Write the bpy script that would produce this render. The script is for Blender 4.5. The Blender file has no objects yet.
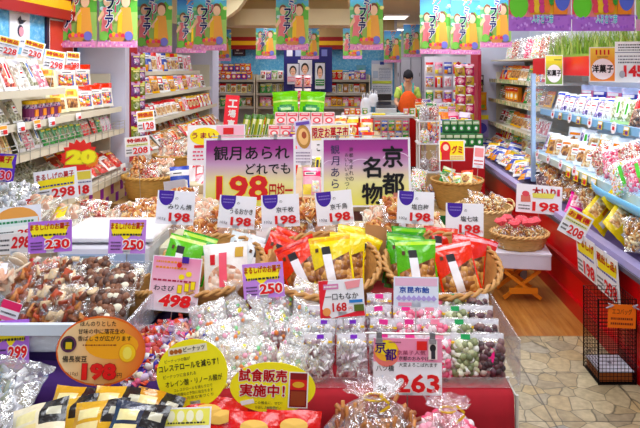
import bpy, math, random, colorsys
from mathutils import Vector, Matrix, Euler, noise

RN = random.Random(11)
SC = bpy.context.scene
COL = SC.collection
F, VX, VY, EYE = 606.0, 348.0, 68.0, 1.65       # focal length in pixels, vanishing point, eye height (m)
RAD = math.radians


def at(x, y, Y):
    """world point that a pixel shows at depth Y"""
    return Vector(((x - VX) / F * Y, Y, EYE - (y - VY) / F * Y))


# ------------------------------------------------------------------ materials
def lin(h):
    h = h.lstrip('#')
    out = []
    for i in (0, 2, 4):
        c = int(h[i:i + 2], 16) / 255
        out.append(c / 12.92 if c <= .04045 else ((c + .055) / 1.055) ** 2.4)
    return (*out, 1)


_mats = {}


def newmat(key):
    m = bpy.data.materials.new(key)
    m.use_nodes = True
    nt = m.node_tree
    b = nt.nodes['Principled BSDF']
    _mats[key] = m
    return m, nt, b


def N(nt, t, **kw):
    n = nt.nodes.new(t)
    for k, v in kw.items():
        if k in n.inputs:
            n.inputs[k].default_value = v
        else:
            setattr(n, k, v)
    return n


def coords(nt, scale=(1, 1, 1), rot=(0, 0, 0), out='Object'):
    tc = N(nt, 'ShaderNodeTexCoord')
    mp = N(nt, 'ShaderNodeMapping')
    mp.inputs['Scale'].default_value = scale
    mp.inputs['Rotation'].default_value = rot
    nt.links.new(tc.outputs[out], mp.inputs['Vector'])
    return mp.outputs['Vector']


def ramp(nt, stops, mode='LINEAR'):
    r = N(nt, 'ShaderNodeValToRGB')
    r.color_ramp.interpolation = mode
    e = r.color_ramp.elements
    while len(e) < len(stops):
        e.new(0.5)
    for i, (p, c) in enumerate(stops):
        e[i].position = p
        e[i].color = lin(c)
    return r


def bump(nt, b, height, strength=.3, dist=.002):
    bn = N(nt, 'ShaderNodeBump', Strength=strength, Distance=dist)
    nt.links.new(height, bn.inputs['Height'])
    nt.links.new(bn.outputs['Normal'], b.inputs['Normal'])
    return bn


def M(hexc, kind='paper'):
    """plain printed / painted surface with a little procedural unevenness"""
    key = f'{kind}_{hexc.lstrip("#")}'
    if key in _mats:
        return _mats[key]
    m, nt, b = newmat(key)
    v = coords(nt)
    sc = {'paper': 18, 'foil': 45, 'paint': 5, 'plastic': 9, 'cloth': 30, 'food': 160, 'skin': 20}[kind]
    n = N(nt, 'ShaderNodeTexNoise', Scale=sc, Detail=3.0)
    nt.links.new(v, n.inputs['Vector'])
    hh, ss, vv = colorsys.rgb_to_hsv(*[int(hexc.lstrip('#')[i:i + 2], 16) / 255 for i in (0, 2, 4)])
    rgb = colorsys.hsv_to_rgb(hh, min(1, ss * 1.18), vv)
    c = lin('#%02x%02x%02x' % tuple(round(x * 255) for x in rgb))
    amt = {'paper': .05, 'foil': .12, 'paint': .06, 'plastic': .04, 'cloth': .16, 'food': .3, 'skin': .06}[kind]
    mx = N(nt, 'ShaderNodeMix', data_type='RGBA')
    mx.inputs[6].default_value = (*[x * (1 - amt) for x in c[:3]], 1)
    mx.inputs[7].default_value = (*[min(1, x * (1 + amt)) for x in c[:3]], 1)
    nt.links.new(n.outputs['Fac'], mx.inputs[0])
    nt.links.new(mx.outputs[2], b.inputs['Base Color'])
    b.inputs['Roughness'].default_value = {'paper': .55, 'foil': .24, 'paint': .45, 'plastic': .3, 'cloth': .85, 'food': .5, 'skin': .55}[kind]
    if kind == 'foil':
        b.inputs['Coat Weight'].default_value = .35
        b.inputs['Coat Roughness'].default_value = .12
        bump(nt, b, n.outputs['Fac'], .55, .006)
    if kind == 'cloth':
        bump(nt, b, n.outputs['Fac'], .3, .003)
    if kind == 'food':
        b.inputs['Coat Weight'].default_value = .25
        bump(nt, b, n.outputs['Fac'], .3, .002)
    return m


def metal(hexc='#c8c8cc', rough=.25):
    key = f'metal_{hexc.lstrip("#")}_{rough}'
    if key in _mats:
        return _mats[key]
    m, nt, b = newmat(key)
    b.inputs['Base Color'].default_value = lin(hexc)
    b.inputs['Metallic'].default_value = .9
    n = N(nt, 'ShaderNodeTexNoise', Scale=40.0)
    nt.links.new(coords(nt), n.inputs['Vector'])
    r = N(nt, 'ShaderNodeMapRange')
    r.inputs['To Min'].default_value = rough * .8
    r.inputs['To Max'].default_value = rough * 1.3
    nt.links.new(n.outputs['Fac'], r.inputs['Value'])
    nt.links.new(r.outputs['Result'], b.inputs['Roughness'])
    return m


def emit(hexc, s):
    key = f'lamp_{hexc.lstrip("#")}_{s}'
    if key in _mats:
        return _mats[key]
    m, nt, b = newmat(key)
    b.inputs['Base Color'].default_value = lin(hexc)
    b.inputs['Emission Color'].default_value = lin(hexc)
    b.inputs['Emission Strength'].default_value = s
    return m


def film(tint='#ffffff', haze=.12, gl=.3):
    key = f'film_{tint.lstrip("#")}_{haze}_{gl}'
    if key in _mats:
        return _mats[key]
    m, nt, b = newmat(key)
    nt.nodes.remove(b)
    out = nt.nodes['Material Output']
    n = N(nt, 'ShaderNodeTexNoise', Scale=55.0, Detail=2.0)
    nt.links.new(coords(nt), n.inputs['Vector'])
    bn = N(nt, 'ShaderNodeBump', Strength=.8, Distance=.008)
    nt.links.new(n.outputs['Fac'], bn.inputs['Height'])
    tr = N(nt, 'ShaderNodeBsdfTransparent')
    tr.inputs['Color'].default_value = (1, 1, 1, 1)
    g = N(nt, 'ShaderNodeBsdfGlossy', Roughness=.16)
    g.inputs['Color'].default_value = (1, 1, 1, 1)
    nt.links.new(bn.outputs['Normal'], g.inputs['Normal'])
    d = N(nt, 'ShaderNodeBsdfDiffuse')
    d.inputs['Color'].default_value = lin(tint)
    nt.links.new(bn.outputs['Normal'], d.inputs['Normal'])
    lw = N(nt, 'ShaderNodeLayerWeight', Blend=.35)
    nt.links.new(bn.outputs['Normal'], lw.inputs['Normal'])
    mr = N(nt, 'ShaderNodeMapRange')
    mr.inputs['To Min'].default_value = gl * .35
    mr.inputs['To Max'].default_value = min(1, gl * 2.2)
    nt.links.new(lw.outputs['Facing'], mr.inputs['Value'])
    m1 = N(nt, 'ShaderNodeMixShader')
    nt.links.new(mr.outputs['Result'], m1.inputs[0])
    nt.links.new(tr.outputs[0], m1.inputs[1])
    nt.links.new(g.outputs[0], m1.inputs[2])
    m2 = N(nt, 'ShaderNodeMixShader')
    m2.inputs[0].default_value = haze
    nt.links.new(m1.outputs[0], m2.inputs[1])
    nt.links.new(d.outputs[0], m2.inputs[2])
    nt.links.new(m2.outputs[0], out.inputs['Surface'])
    return m


def contents(cols, scale=55, coat=.5):
    """small snacks seen through the clear window of a packet"""
    key = 'contents_' + '_'.join(c.lstrip('#') for c in cols) + f'_{scale}'
    if key in _mats:
        return _mats[key]
    m, nt, b = newmat(key)
    v = coords(nt)
    vo = N(nt, 'ShaderNodeTexVoronoi', Scale=float(scale))
    nt.links.new(v, vo.inputs['Vector'])
    sp = N(nt, 'ShaderNodeSeparateColor')
    nt.links.new(vo.outputs['Color'], sp.inputs[0])
    r = ramp(nt, [(i / len(cols), c) for i, c in enumerate(cols)], 'CONSTANT')
    nt.links.new(sp.outputs[0], r.inputs[0])
    nt.links.new(r.outputs[0], b.inputs['Base Color'])
    inv = N(nt, 'ShaderNodeMath', operation='MULTIPLY')
    inv.inputs[1].default_value = -1
    nt.links.new(vo.outputs['Distance'], inv.inputs[0])
    bump(nt, b, inv.outputs[0], .9, .012)
    b.inputs['Roughness'].default_value = .35
    b.inputs['Coat Weight'].default_value = coat
    b.inputs['Coat Roughness'].default_value = .15
    return m


# ------------------------------------------------------------------ mesh builder
_ICO = {}


def ico(sub):
    if sub not in _ICO:
        t = (1 + 5 ** .5) / 2
        v = [Vector(p).normalized() for p in ((-1, t, 0), (1, t, 0), (-1, -t, 0), (1, -t, 0), (0, -1, t), (0, 1, t), (0, -1, -t), (0, 1, -t), (t, 0, -1), (t, 0, 1), (-t, 0, -1), (-t, 0, 1))]
        f = [(0, 11, 5), (0, 5, 1), (0, 1, 7), (0, 7, 10), (0, 10, 11), (1, 5, 9), (5, 11, 4), (11, 10, 2), (10, 7, 6), (7, 1, 8), (3, 9, 4), (3, 4, 2), (3, 2, 6), (3, 6, 8), (3, 8, 9), (4, 9, 5), (2, 4, 11), (6, 2, 10), (8, 6, 7), (9, 8, 1)]
        for _ in range(sub):
            cache, nf = {}, []

            def mid(a, b):
                k = (min(a, b), max(a, b))
                if k not in cache:
                    v.append(((v[a] + v[b]) / 2).normalized())
                    cache[k] = len(v) - 1
                return cache[k]
            for a, b, c in f:
                x, y, z = mid(a, b), mid(b, c), mid(c, a)
                nf += [(a, x, z), (b, y, x), (c, z, y), (x, y, z)]
            f = nf
        _ICO[sub] = (v, f)
    return _ICO[sub]


BOXV = [(-.5, -.5, -.5), (.5, -.5, -.5), (.5, .5, -.5), (-.5, .5, -.5), (-.5, -.5, .5), (.5, -.5, .5), (.5, .5, .5), (-.5, .5, .5)]
BOXF = [(0, 3, 2, 1), (4, 5, 6, 7), (0, 1, 5, 4), (1, 2, 6, 5), (2, 3, 7, 6), (3, 0, 4, 7)]


class MB:
    def __init__(s):
        s.v, s.f, s.m, s.sl = [], [], [], []

    def mi(s, mat):
        if mat not in s.sl:
            s.sl.append(mat)
        return s.sl.index(mat)

    def add(s, vs, fs, mat, T=None):
        o = len(s.v)
        i = s.mi(mat)
        for p in vs:
            p = Vector(p)
            s.v.append(T @ p if T else p)
        for f in fs:
            s.f.append(tuple(o + k for k in f))
            s.m.append(i)

    def box(s, c, d, mat, rot=None, T=None):
        R = Euler(rot).to_matrix() if rot else None
        vs = []
        for p in BOXV:
            q = Vector((p[0] * d[0], p[1] * d[1], p[2] * d[2]))
            vs.append((R @ q if R else q) + Vector(c))
        s.add(vs, BOXF, mat, T)

    def bx(s, lo, hi, mat):
        s.box([(a + b) / 2 for a, b in zip(lo, hi)], [b - a for a, b in zip(lo, hi)], mat)

    def rbox(s, lo, hi, mat, r=.01):
        """box with chamfered edges"""
        vs, idx = [], {}
        for X in (0, 1):
            for Y in (0, 1):
                for Z in (0, 1):
                    c = [hi[0] if X else lo[0], hi[1] if Y else lo[1], hi[2] if Z else lo[2]]
                    sg = [-1 if X else 1, -1 if Y else 1, -1 if Z else 1]
                    for a in range(3):
                        p = [c[k] + (0 if k == a else sg[k] * r) for k in range(3)]
                        idx[(X, Y, Z, a)] = len(vs)
                        vs.append(p)
        import bmesh
        bm = bmesh.new()
        for p in vs:
            bm.verts.new(p)
        bmesh.ops.convex_hull(bm, input=bm.verts)
        bm.verts.ensure_lookup_table()
        bm.verts.index_update()
        s.add([v.co.copy() for v in bm.verts], [tuple(v.index for v in f.verts) for f in bm.faces], mat)
        bm.free()

    def tube(s, pts, r, mat, n=6, closed=False):
        pts = [Vector(p) for p in pts]
        L = len(pts)
        vs, fs = [], []
        up = Vector((.31, .17, .94))
        for i, p in enumerate(pts):
            a = pts[(i - 1) % L] if (closed or i > 0) else p
            b = pts[(i + 1) % L] if (closed or i < L - 1) else p
            t = (b - a).normalized() if (b - a).length > 1e-9 else Vector((0, 0, 1))
            if abs(t.dot(up)) > .95:
                up = Vector((.9, .3, .1))
            x = t.cross(up).normalized()
            y = t.cross(x).normalized()
            rr = r[i] if isinstance(r, (list, tuple)) else r
            for k in range(n):
                q = 2 * math.pi * k / n
                vs.append(p + (x * math.cos(q) + y * math.sin(q)) * rr)
        for i in range(L if closed else L - 1):
            for k in range(n):
                a, b = i * n + k, i * n + (k + 1) % n
                c, d = ((i + 1) % L) * n + (k + 1) % n, ((i + 1) % L) * n + k
                fs.append((a, b, c, d))
        if not closed:
            fs.append(tuple(range(n))[::-1])
            fs.append(tuple((L - 1) * n + k for k in range(n)))
        s.add(vs, fs, mat)

    def lathe(s, prof, mat, n=24, fn=None, cap0=True, cap1=False, T=None, sx=1, sy=1):
        vs, fs = [], []
        for j, (r, z) in enumerate(prof):
            for k in range(n):
                q = 2 * math.pi * k / n
                rr, zz = (fn(r, z, q, j, k) if fn else (r, z))
                vs.append((rr * math.cos(q) * sx, rr * math.sin(q) * sy, zz))
        for j in range(len(prof) - 1):
            for k in range(n):
                fs.append((j * n + k, j * n + (k + 1) % n, (j + 1) * n + (k + 1) % n, (j + 1) * n + k))
        if cap0:
            fs.append(tuple(range(n))[::-1])
        if cap1:
            fs.append(tuple((len(prof) - 1) * n + k for k in range(n)))
        s.add(vs, fs, mat, T)

    def ball(s, c, r, mat, sub=1, sq=(1, 1, 1), rot=None, jit=0):
        v, f = ico(sub)
        R = Euler(rot).to_matrix() if rot else None
        out = []
        for p in v:
            q = Vector((p.x * r * sq[0], p.y * r * sq[1], p.z * r * sq[2]))
            if jit:
                q *= 1 + RN.uniform(-jit, jit)
            out.append((R @ q if R else q) + Vector(c))
        s.add(out, f, mat)

    def mesh(s, name, smooth=False):
        me = bpy.data.meshes.new(name)
        me.from_pydata(s.v, [], s.f)
        for m in s.sl:
            me.materials.append(m)
        me.polygons.foreach_set('material_index', s.m)
        me.polygons.foreach_set('use_smooth', [smooth] * len(s.f))
        me.update()
        return me

    def obj(s, name, parent=None, loc=(0, 0, 0), rot=(0, 0, 0), smooth=False):
        return O(name, s.mesh(name, smooth), parent, loc, rot)


def O(name, me, parent=None, loc=(0, 0, 0), rot=(0, 0, 0), sc=(1, 1, 1)):
    o = bpy.data.objects.new(name, me)
    COL.objects.link(o)
    o.parent = parent
    o.location = loc
    o.rotation_euler = rot
    o.scale = sc
    return o


def tag(o, label, cat, group=None):
    o['label'] = label
    o['category'] = cat
    if group:
        o['group'] = group
    return o


def thing(name, label, cat, loc=(0, 0, 0), rot=(0, 0, 0), group=None, sc=(1, 1, 1)):
    o = O(name, None, None, loc, rot, sc)
    return tag(o, label, cat, group)


def struct(name, mb, smooth=False):
    o = mb.obj(name, smooth=smooth)
    o['kind'] = 'structure'
    return o


def dup(root, loc, rot, label, group=None, sc=None):
    r = root.copy()
    COL.objects.link(r)
    r.location, r.rotation_euler, r['label'] = loc, rot, label
    if sc:
        r.scale = sc
    if group:
        r['group'] = group
    for ch in list(root.children):
        c = ch.copy()
        COL.objects.link(c)
        c.parent = r
        for g in list(ch.children):
            d = g.copy()
            COL.objects.link(d)
            d.parent = c
    return r


ORDS = ('first second third fourth fifth sixth seventh eighth ninth tenth eleventh twelfth thirteenth fourteenth fifteenth '
        'sixteenth seventeenth eighteenth nineteenth twentieth').split()


def ordw(i):
    if i < 20:
        return ORDS[i]
    n = i + 1
    if n % 10 == 0:
        return ['thirtieth', 'fortieth', 'fiftieth'][n // 10 - 3]
    return ['twenty', 'thirty', 'forty', 'fifty'][n // 10 - 2] + '-' + ORDS[n % 10 - 1]


# ------------------------------------------------------------------ lettering
_ts = bpy.data.scenes.new('lettering_workbench')
_tcu = bpy.data.curves.new('lettering', 'FONT')
_tcu.resolution_u = 2
_tob = bpy.data.objects.new('lettering', _tcu)
_ts.collection.objects.link(_tob)
_gl = {}


def glyphs(s, off=0.0):
    if (s, off) not in _gl:
        _tcu.body, _tcu.offset = s, off
        vl = _ts.view_layers[0]
        vl.update()
        ev = _tob.evaluated_get(vl.depsgraph)
        me = ev.to_mesh()
        vs = [(v.co.x, v.co.y) for v in me.vertices]
        fs = [tuple(p.vertices) for p in me.polygons]
        ev.to_mesh_clear()
        if not vs:
            vs, fs = [(0, 0), (1, 0), (1, 1)], [(0, 1, 2)]
        xs, ys = [p[0] for p in vs], [p[1] for p in vs]
        _gl[(s, off)] = (vs, fs, (min(xs), min(ys), max(xs), max(ys)))
    return _gl[(s, off)]


class Print(MB):
    """a flat sheet facing -y, x to the right and z up, printed with shapes and lettering in thin layers"""

    def __init__(s, w, h, th=.002, z0=0.0, bg=None, eps=.0004, shape='rect', rim=None):
        super().__init__()
        s.w, s.h, s.z0, s.th, s.eps, s.k = w, h, z0, th, eps, 1
        if bg:
            if shape == 'rect':
                s.bx((-w / 2, -th / 2, z0), (w / 2, th / 2, z0 + h), bg)
            else:
                n = 48
                for sgn, mt in ((-1, bg), (1, rim or bg)):
                    s.add([(w / 2 * math.cos(2 * math.pi * k / n), sgn * th / 2, z0 + h / 2 + h / 2 * math.sin(2 * math.pi * k / n)) for k in range(n)], [tuple(range(n)) if sgn < 0 else tuple(range(n))[::-1]], mt)
                vs, fs = [], []
                for k in range(n):
                    c, d = w / 2 * math.cos(2 * math.pi * k / n), z0 + h / 2 + h / 2 * math.sin(2 * math.pi * k / n)
                    vs += [(c, -th / 2, d), (c, th / 2, d)]
                    fs.append((2 * k, 2 * k + 1, (2 * k + 3) % (2 * n), (2 * k + 2) % (2 * n)))
                s.add(vs, fs, rim or bg)

    def P(s, u, v):
        return ((u - .5) * s.w, -s.th / 2 - s.eps * s.k, s.z0 + (1 - v) * s.h)

    def rect(s, u0, v0, u1, v1, mat):
        s.add([s.P(u0, v1), s.P(u1, v1), s.P(u1, v0), s.P(u0, v0)], [(0, 1, 2, 3)], mat)
        s.k += 1

    def poly(s, pts, mat):
        s.add([s.P(*p) for p in pts], [tuple(range(len(pts)))], mat)
        s.k += 1

    def ell(s, u, v, ru, rv, mat, n=20, a0=0, a1=360):
        s.poly([(u + ru * math.cos(RAD(a0 + (a1 - a0) * k / n)), v - rv * math.sin(RAD(a0 + (a1 - a0) * k / n))) for k in range(n if a1 - a0 == 360 else n + 1)], mat)

    def text(s, t, u, v, hf, mat, off=0.0, fit=None, slant=0.0, keep=True, box=None):
        thick = 0
        if off > .008 and any(ord(c) > 0x2fff for c in t):     # dense characters: thicken by overprinting
            thick, off = off, 0.0
        vs, fs, bb = glyphs(t, off)
        b = box or bb
        k = hf * s.h / max(b[3] - b[1], 1e-6)
        kx = k
        if fit:
            kx = fit * s.w / max(b[2] - b[0], 1e-6)
        cx, cy = (b[0] + b[2]) / 2, (b[1] + b[3]) / 2
        ux, uz = (u - .5) * s.w, s.z0 + (1 - v) * s.h
        y = -s.th / 2 - s.eps * s.k
        sh = [(0, 0)]
        if thick:
            sh = [(thick * math.cos(q * math.pi / 4), thick * math.sin(q * math.pi / 4)) for q in range(8)] if thick > .045 else [(thick * a, thick * b_) for a, b_ in ((1, 0), (-1, 0), (0, 1), (0, -1))]
        for ax, az in sh:
            s.add([(ux + (p[0] - cx + ax) * kx + slant * (p[1] - cy) * k, y, uz + (p[1] - cy + az) * k) for p in vs], fs, mat)
        if keep:
            s.k += 1

    def bold(s, t, u, v, hf, col, edge, off=.035, out=.07, fit=None, slant=0.0):
        bb = glyphs(t, 0.0 if any(ord(c) > 0x2fff for c in t) else off)[2]
        s.text(t, u, v, hf, edge, out, fit, slant, box=bb)
        s.text(t, u, v, hf, col, off, fit, slant, box=bb)

    def vert(s, t, u, v0, step, hf, mat, off=0.0, wf=None):
        for i, ch in enumerate(t):
            if ch == 'ー':
                s.rect(u - .006 / s.w * s.h * 0 - .03 * hf * s.h / s.w * 2, v0 + i * step - hf * .4, u + .03 * hf * s.h / s.w * 2, v0 + i * step + hf * .4, mat)
                continue
            s.text(ch, u, v0 + i * step, hf * (.75 if ch in 'ァィェッ' else 1), mat, off, keep=False)
        s.k += 1

    def lines(s, u0, u1, v0, v1, n, mat, seed=0):
        """unreadably small print"""
        r = random.Random(seed + n)
        for i in range(n):
            v = v0 + (v1 - v0) * (i + .5) / n
            hh = (v1 - v0) / n * r.uniform(.16, .24)
            u = u0
            while u < u1:
                d = (u1 - u0) * r.uniform(.03, .1)
                s.add([s.P(u, v + hh), s.P(min(u + d, u1), v + hh), s.P(min(u + d, u1), v - hh), s.P(u, v - hh)], [(0, 1, 2, 3)], mat)
                u += d + (u1 - u0) * .025
        s.k += 1


WHITE, BLACK, RED, YEL = M('#f6f4f4'), M('#16141a'), M('#e01020'), M('#ffe81a')
CLEAR = film('#ffffff', .05, .22)
WIRE = metal('#c8c6c0', .3)


def card(name, label, cat, x, y, Y, wp, hp, draw, bg='#f4f2f8', sup=None, roll=0, yaw=0, lean=-8, group=None, shape='rect', part='card', rail=None, clips=(), rim=None):
    """a price card: centre pixel x, y at depth Y, wp x hp pixels; stands on a wire stake down to height sup, or hangs by clips"""
    c = at(x, y, Y)
    w, h = wp / F * Y, hp / F * Y
    root = thing(name, label, cat, (c.x, c.y, c.z - h / 2), (RAD(lean), RAD(roll), RAD(yaw)), group)
    p = Print(w, h, .002, 0, M(bg) if isinstance(bg, str) else bg, eps=max(.0004, Y * .00022), shape=shape, rim=rim)
    draw(p)
    p.obj(part, root)
    if sup is not None:
        d = c.z - h / 2 - sup
        m = MB()
        m.tube([(0, .004, h * .45), (0, .004, 0), (0, .006, -max(d, .005))], .002, WIRE, 5)
        m.box((0, .003, h * .06), (.03, .008, .018), M('#e8e8ee', 'plastic'))
        m.obj('stake', root)
    if rail:
        m = MB()
        m.tube([(-w * rail, .003, h + .012), (w * rail, .003, h + .012)], .003, WIRE, 6)
        m.obj('support_rod', root)
    for u in clips:
        m = MB()
        m.box(((u - .5) * w, -.002, h + .004), (.016, .012, .026), metal('#8d8d92', .3))
        m.box(((u - .5) * w, -.010, h - .006), (.02, .006, .012), metal('#a8a8ac', .3))
        m.obj('clip', root)
    return root

# ------------------------------------------------------------------ packets
def surf(w, h, t, u, v, sd=0, front=True, crk=.05):
    """point on a pillow packet: u across, v up, front faces -y"""
    e = min(v, 1 - v)
    seal = min(1, e / .22)
    seal = seal * seal * (3 - 2 * seal)
    pr = (1 - abs(2 * u - 1) ** 2.6) * seal
    x = (u - .5) * w * (1 - .05 * seal)
    y = -t / 2 * pr
    nz = noise.noise(Vector((u * 5 + sd * 3.7, v * 6 + sd * 1.3, sd * 2.1 + (0 if front else 9))))
    y += nz * t * crk * 2
    if not front:
        y = t / 2 * pr * .8 + .0012 + nz * t * crk
    z = v * h + .006 * h * math.sin(u * 9 + sd) * (1 if e < .02 else 0)
    return Vector((x, y, z))


def cuts(n, zs, k):
    c = [i / n for i in range(n + 1)]
    for z in zs:
        if z[0] == 'c':
            continue
        for q in (z[k], z[k + 2]):
            if min(abs(q - a) for a in c) > .012:
                c.append(q)
            else:
                i = min(range(len(c)), key=lambda j: abs(c[j] - q))
                if 0 < i < n:
                    c[i] = q
    return sorted(c)


def packet_mesh(name, w, h, t, base, zones=(), sd=0, nu=6, nv=8, back=None):
    mb = MB()
    zones = list(zones)
    for z in zones:
        if z[0] == 'c':
            nu, nv = max(nu, 12), max(nv, 14)
    us, vs = cuts(nu, zones, 0), cuts(nv, zones, 1)
    A, B = len(us), len(vs)
    pts = [surf(w, h, t, u, v, sd) for v in vs for u in us]
    for j in range(B - 1):
        for i in range(A - 1):
            uc, vc = (us[i] + us[i + 1]) / 2, (vs[j] + vs[j + 1]) / 2
            mt = base
            for z in zones:
                if z[0] == 'c':
                    if ((uc - z[1]) / z[3]) ** 2 + ((vc - z[2]) / z[4]) ** 2 < 1:
                        mt = z[5]
                elif z[0] < uc < z[2] and z[1] < vc < z[3]:
                    mt = z[4]
            mb.f.append((j * A + i, j * A + i + 1, (j + 1) * A + i + 1, (j + 1) * A + i))
            mb.m.append(mb.mi(mt))
    mb.v = pts
    bu, bv = 5, 6
    o = len(mb.v)
    for j in range(bv):
        for i in range(bu):
            mb.v.append(surf(w, h, t, i / (bu - 1), j / (bv - 1), sd, False))
    bm_ = mb.mi(back or base)
    for j in range(bv - 1):
        for i in range(bu - 1):
            a = o + j * bu + i
            mb.f.append((a, a + bu, a + bu + 1, a + 1))
            mb.m.append(bm_)
    return mb.mesh(name, True)


FK = 'foil'
CN = {
    'nuts': ['#8a4f22', '#b5762f', '#d79a4a', '#6b3a1a', '#c68840'],
    'rice': ['#d9a15c', '#e8c48a', '#b97d3b', '#f0dcb4', '#c58f4f'],
    'dark': ['#3a2018', '#6b4028', '#2a1a18', '#8a6040', '#d0c0a8'],
    'pink': ['#e87890', '#f4b0bc', '#d84868', '#fbe2e6', '#f090a0'],
    'green': ['#8a9a5a', '#c8d0a0', '#5f7a3a', '#e8ecd0', '#a0a878'],
    'white': ['#f2eee8', '#d8d4d0', '#ffffff', '#b8a898', '#e6d8c8'],
    'mix': ['#e04030', '#f4d040', '#ffffff', '#3f9a50', '#f09030', '#f2c8d0', '#5060c0'],
    'past': ['#ffffff', '#f8d8e0', '#fdf2b8', '#d4ecd8', '#ffffff', '#f4e8f0', '#ffd2b0', '#d8e4f4'],
    'purple': ['#6a4a9a', '#c8b0e0', '#f0e8f8', '#3a2a6a', '#e0a0c0'],
    'red': ['#c02020', '#e86040', '#f0d0b0', '#801818', '#e89070'],
    'pale': ['#f0d8c4', '#e0a888', '#f4e0d0', '#d88870', '#eec0a0'],
    'choco': ['#5a2c1c', '#7c4028', '#f0dcc8', '#40201a', '#f8ece0'],
    'dried': ['#8f8f70', '#b8b898', '#d8d8c0', '#6a6a50', '#a09a78'],
}
WIN = {k: contents(v, 46 if k in ('nuts', 'rice', 'pale') else 60) for k, v in CN.items()}
_pk = {}


def design(base, style, c2='#ffffff', win='rice', w=.13, h=.19, t=.035, c3='#e02030', sd=0):
    """a far or middling packet: one mesh with its print"""
    key = (base, style, c2, win, w, h, t, c3, sd)
    if key in _pk:
        return _pk[key]
    B, C2, C3 = M(base, FK), M(c2, FK), M(c3, FK)
    W = WIN[win]
    dk = M('#282030')
    if style == 'band':      # header band, window below
        z = [(0, .78, 1, 1, C2), (.12, .12, .88, .6, W), (.2, .64, .8, .72, WHITE), (.28, .665, .72, .695, dk)]
    elif style == 'clear':   # mostly window, with a paper label
        z = [(0, .06, 1, .8, W), (0, .8, 1, .94, C2), (.3, .3, .72, .62, WHITE), (.36, .5, .66, .56, C3), (.36, .36, .66, .4, dk)]
    elif style == 'label':   # plain film with a tall label strip
        z = [(.1, .1, .9, .86, W), (.36, .2, .64, .92, C2), (.42, .34, .58, .8, C3)]
    elif style == 'spot':    # printed front with round picture
        z = [(0, .8, 1, 1, C2), ('c', .5, .38, .34, .24, W), (.15, .68, .85, .78, C3)]
    elif style == 'block':   # printed colour blocks
        z = [(0, .66, 1, .86, C2), (0, 0, .45, .36, C3), (.5, .1, .9, .5, W), (.1, .7, .7, .8, WHITE), (.16, .73, .6, .77, dk)]
    elif style == 'strip':   # vertical stripe
        z = [(.3, 0, .7, 1, C2), (.36, .3, .64, .75, C3), (0, .88, 1, 1, C3)]
    elif style == 'white':
        z = [(.15, .55, .85, .85, C2), (.2, .12, .8, .48, W), (.25, .62, .6, .76, C3)]
    else:
        z = []
    _pk[key] = packet_mesh('packet', w, h, t, B, z, sd)
    return _pk[key]


def box_mesh(base, c2, c3, w=.12, h=.17, d=.05):
    key = ('box', base, c2, c3, w, h, d)
    if key not in _pk:
        m = MB()
        m.rbox((-w / 2, -d / 2, 0), (w / 2, d / 2, h), M(base), .002)
        p = Print(w, h, d, 0)
        p.k = 2
        p.rect(.06, .05, .94, .3, M(c2))
        p.ell(.5, .62, .34, .24, M(c3))
        p.ell(.5, .62, .2, .14, WHITE)
        p.rect(.2, .1, .8, .16, WHITE)
        p.rect(.15, .9, .85, .95, M('#303038'))
        o = len(m.v)
        m.v += p.v
        for f, i in zip(p.f, p.m):
            m.f.append(tuple(o + k for k in f))
            m.m.append(m.mi(p.sl[i]))
        _pk[key] = m.mesh('carton', False)
    return _pk[key]


PAL = [  # (design args, words)
    (('#f4f0f0', 'band', '#e02838', 'rice'), 'red-topped white packet'),
    (('#f4c020', 'band', '#f08010', 'nuts'), 'orange-topped yellow packet'),
    (('#e03028', 'spot', '#f8d030', 'rice', .13, .19, .035, '#f8f0e0'), 'round-pictured red packet'),
    (('#38a048', 'spot', '#e8f0d0', 'green', .13, .19, .035, '#f8e840'), 'round-pictured green packet'),
    (('#f0eef4', 'clear', '#8878c0', 'mix'), 'mauve-topped clear packet'),
    (('#e8e4ee', 'label', '#ffffff', 'pink', .13, .19, .035, '#d02850'), 'clear pink-sweets packet'),
    (('#f2b8cc', 'block', '#e84080', 'past', .13, .19, .035, '#f8e060'), 'block-printed pink packet'),
    (('#4058b8', 'block', '#f4f0f8', 'white', .13, .19, .035, '#f0a020'), 'block-printed blue packet'),
    (('#efe6d4', 'clear', '#d8b060', 'nuts'), 'tan-topped nut packet'),
    (('#f08820', 'block', '#fff0c0', 'rice', .13, .19, .035, '#d02020'), 'block-printed orange packet'),
    (('#f8f8f8', 'white', '#e04858', 'dark', .13, .19, .035, '#ffffff'), 'red-panelled white packet'),
    (('#8a50a8', 'spot', '#f0e0f4', 'purple', .13, .19, .035, '#f8d840'), 'round-pictured purple packet'),
    (('#f6f2ea', 'label', '#f8e23a', 'dried', .13, .19, .035, '#3a3a48'), 'yellow-striped clear packet'),
    (('#e8ecf4', 'clear', '#4a9ac8', 'white'), 'blue-topped clear packet'),
    (('#c8283a', 'strip', '#f8f4f0', 'red', .13, .19, .035, '#f2c030'), 'white-striped crimson packet'),
    (('#fbe9a8', 'spot', '#e85030', 'nuts', .13, .19, .035, '#ffffff'), 'red-topped cream packet'),
    (('#d8e0d0', 'clear', '#58a060', 'green'), 'green-topped clear packet'),
    (('#f4f4f8', 'band', '#f0c828', 'mix'), 'yellow-topped white packet'),
]


def put(mesh, desc, loc, rot, group, name='snack_packet', cat='snack packet', sc=(1, 1, 1)):
    if name == 'snack_packet':      # see-through or fully printed
        name = 'clear_packet' if ('clear' in desc.split(',')[0] or 'nut packet' in desc or 'striped' in desc.split(',')[0]) else 'printed_packet'
    o = O(name, mesh, None, loc, rot, sc)
    return tag(o, desc, cat, group)


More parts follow.
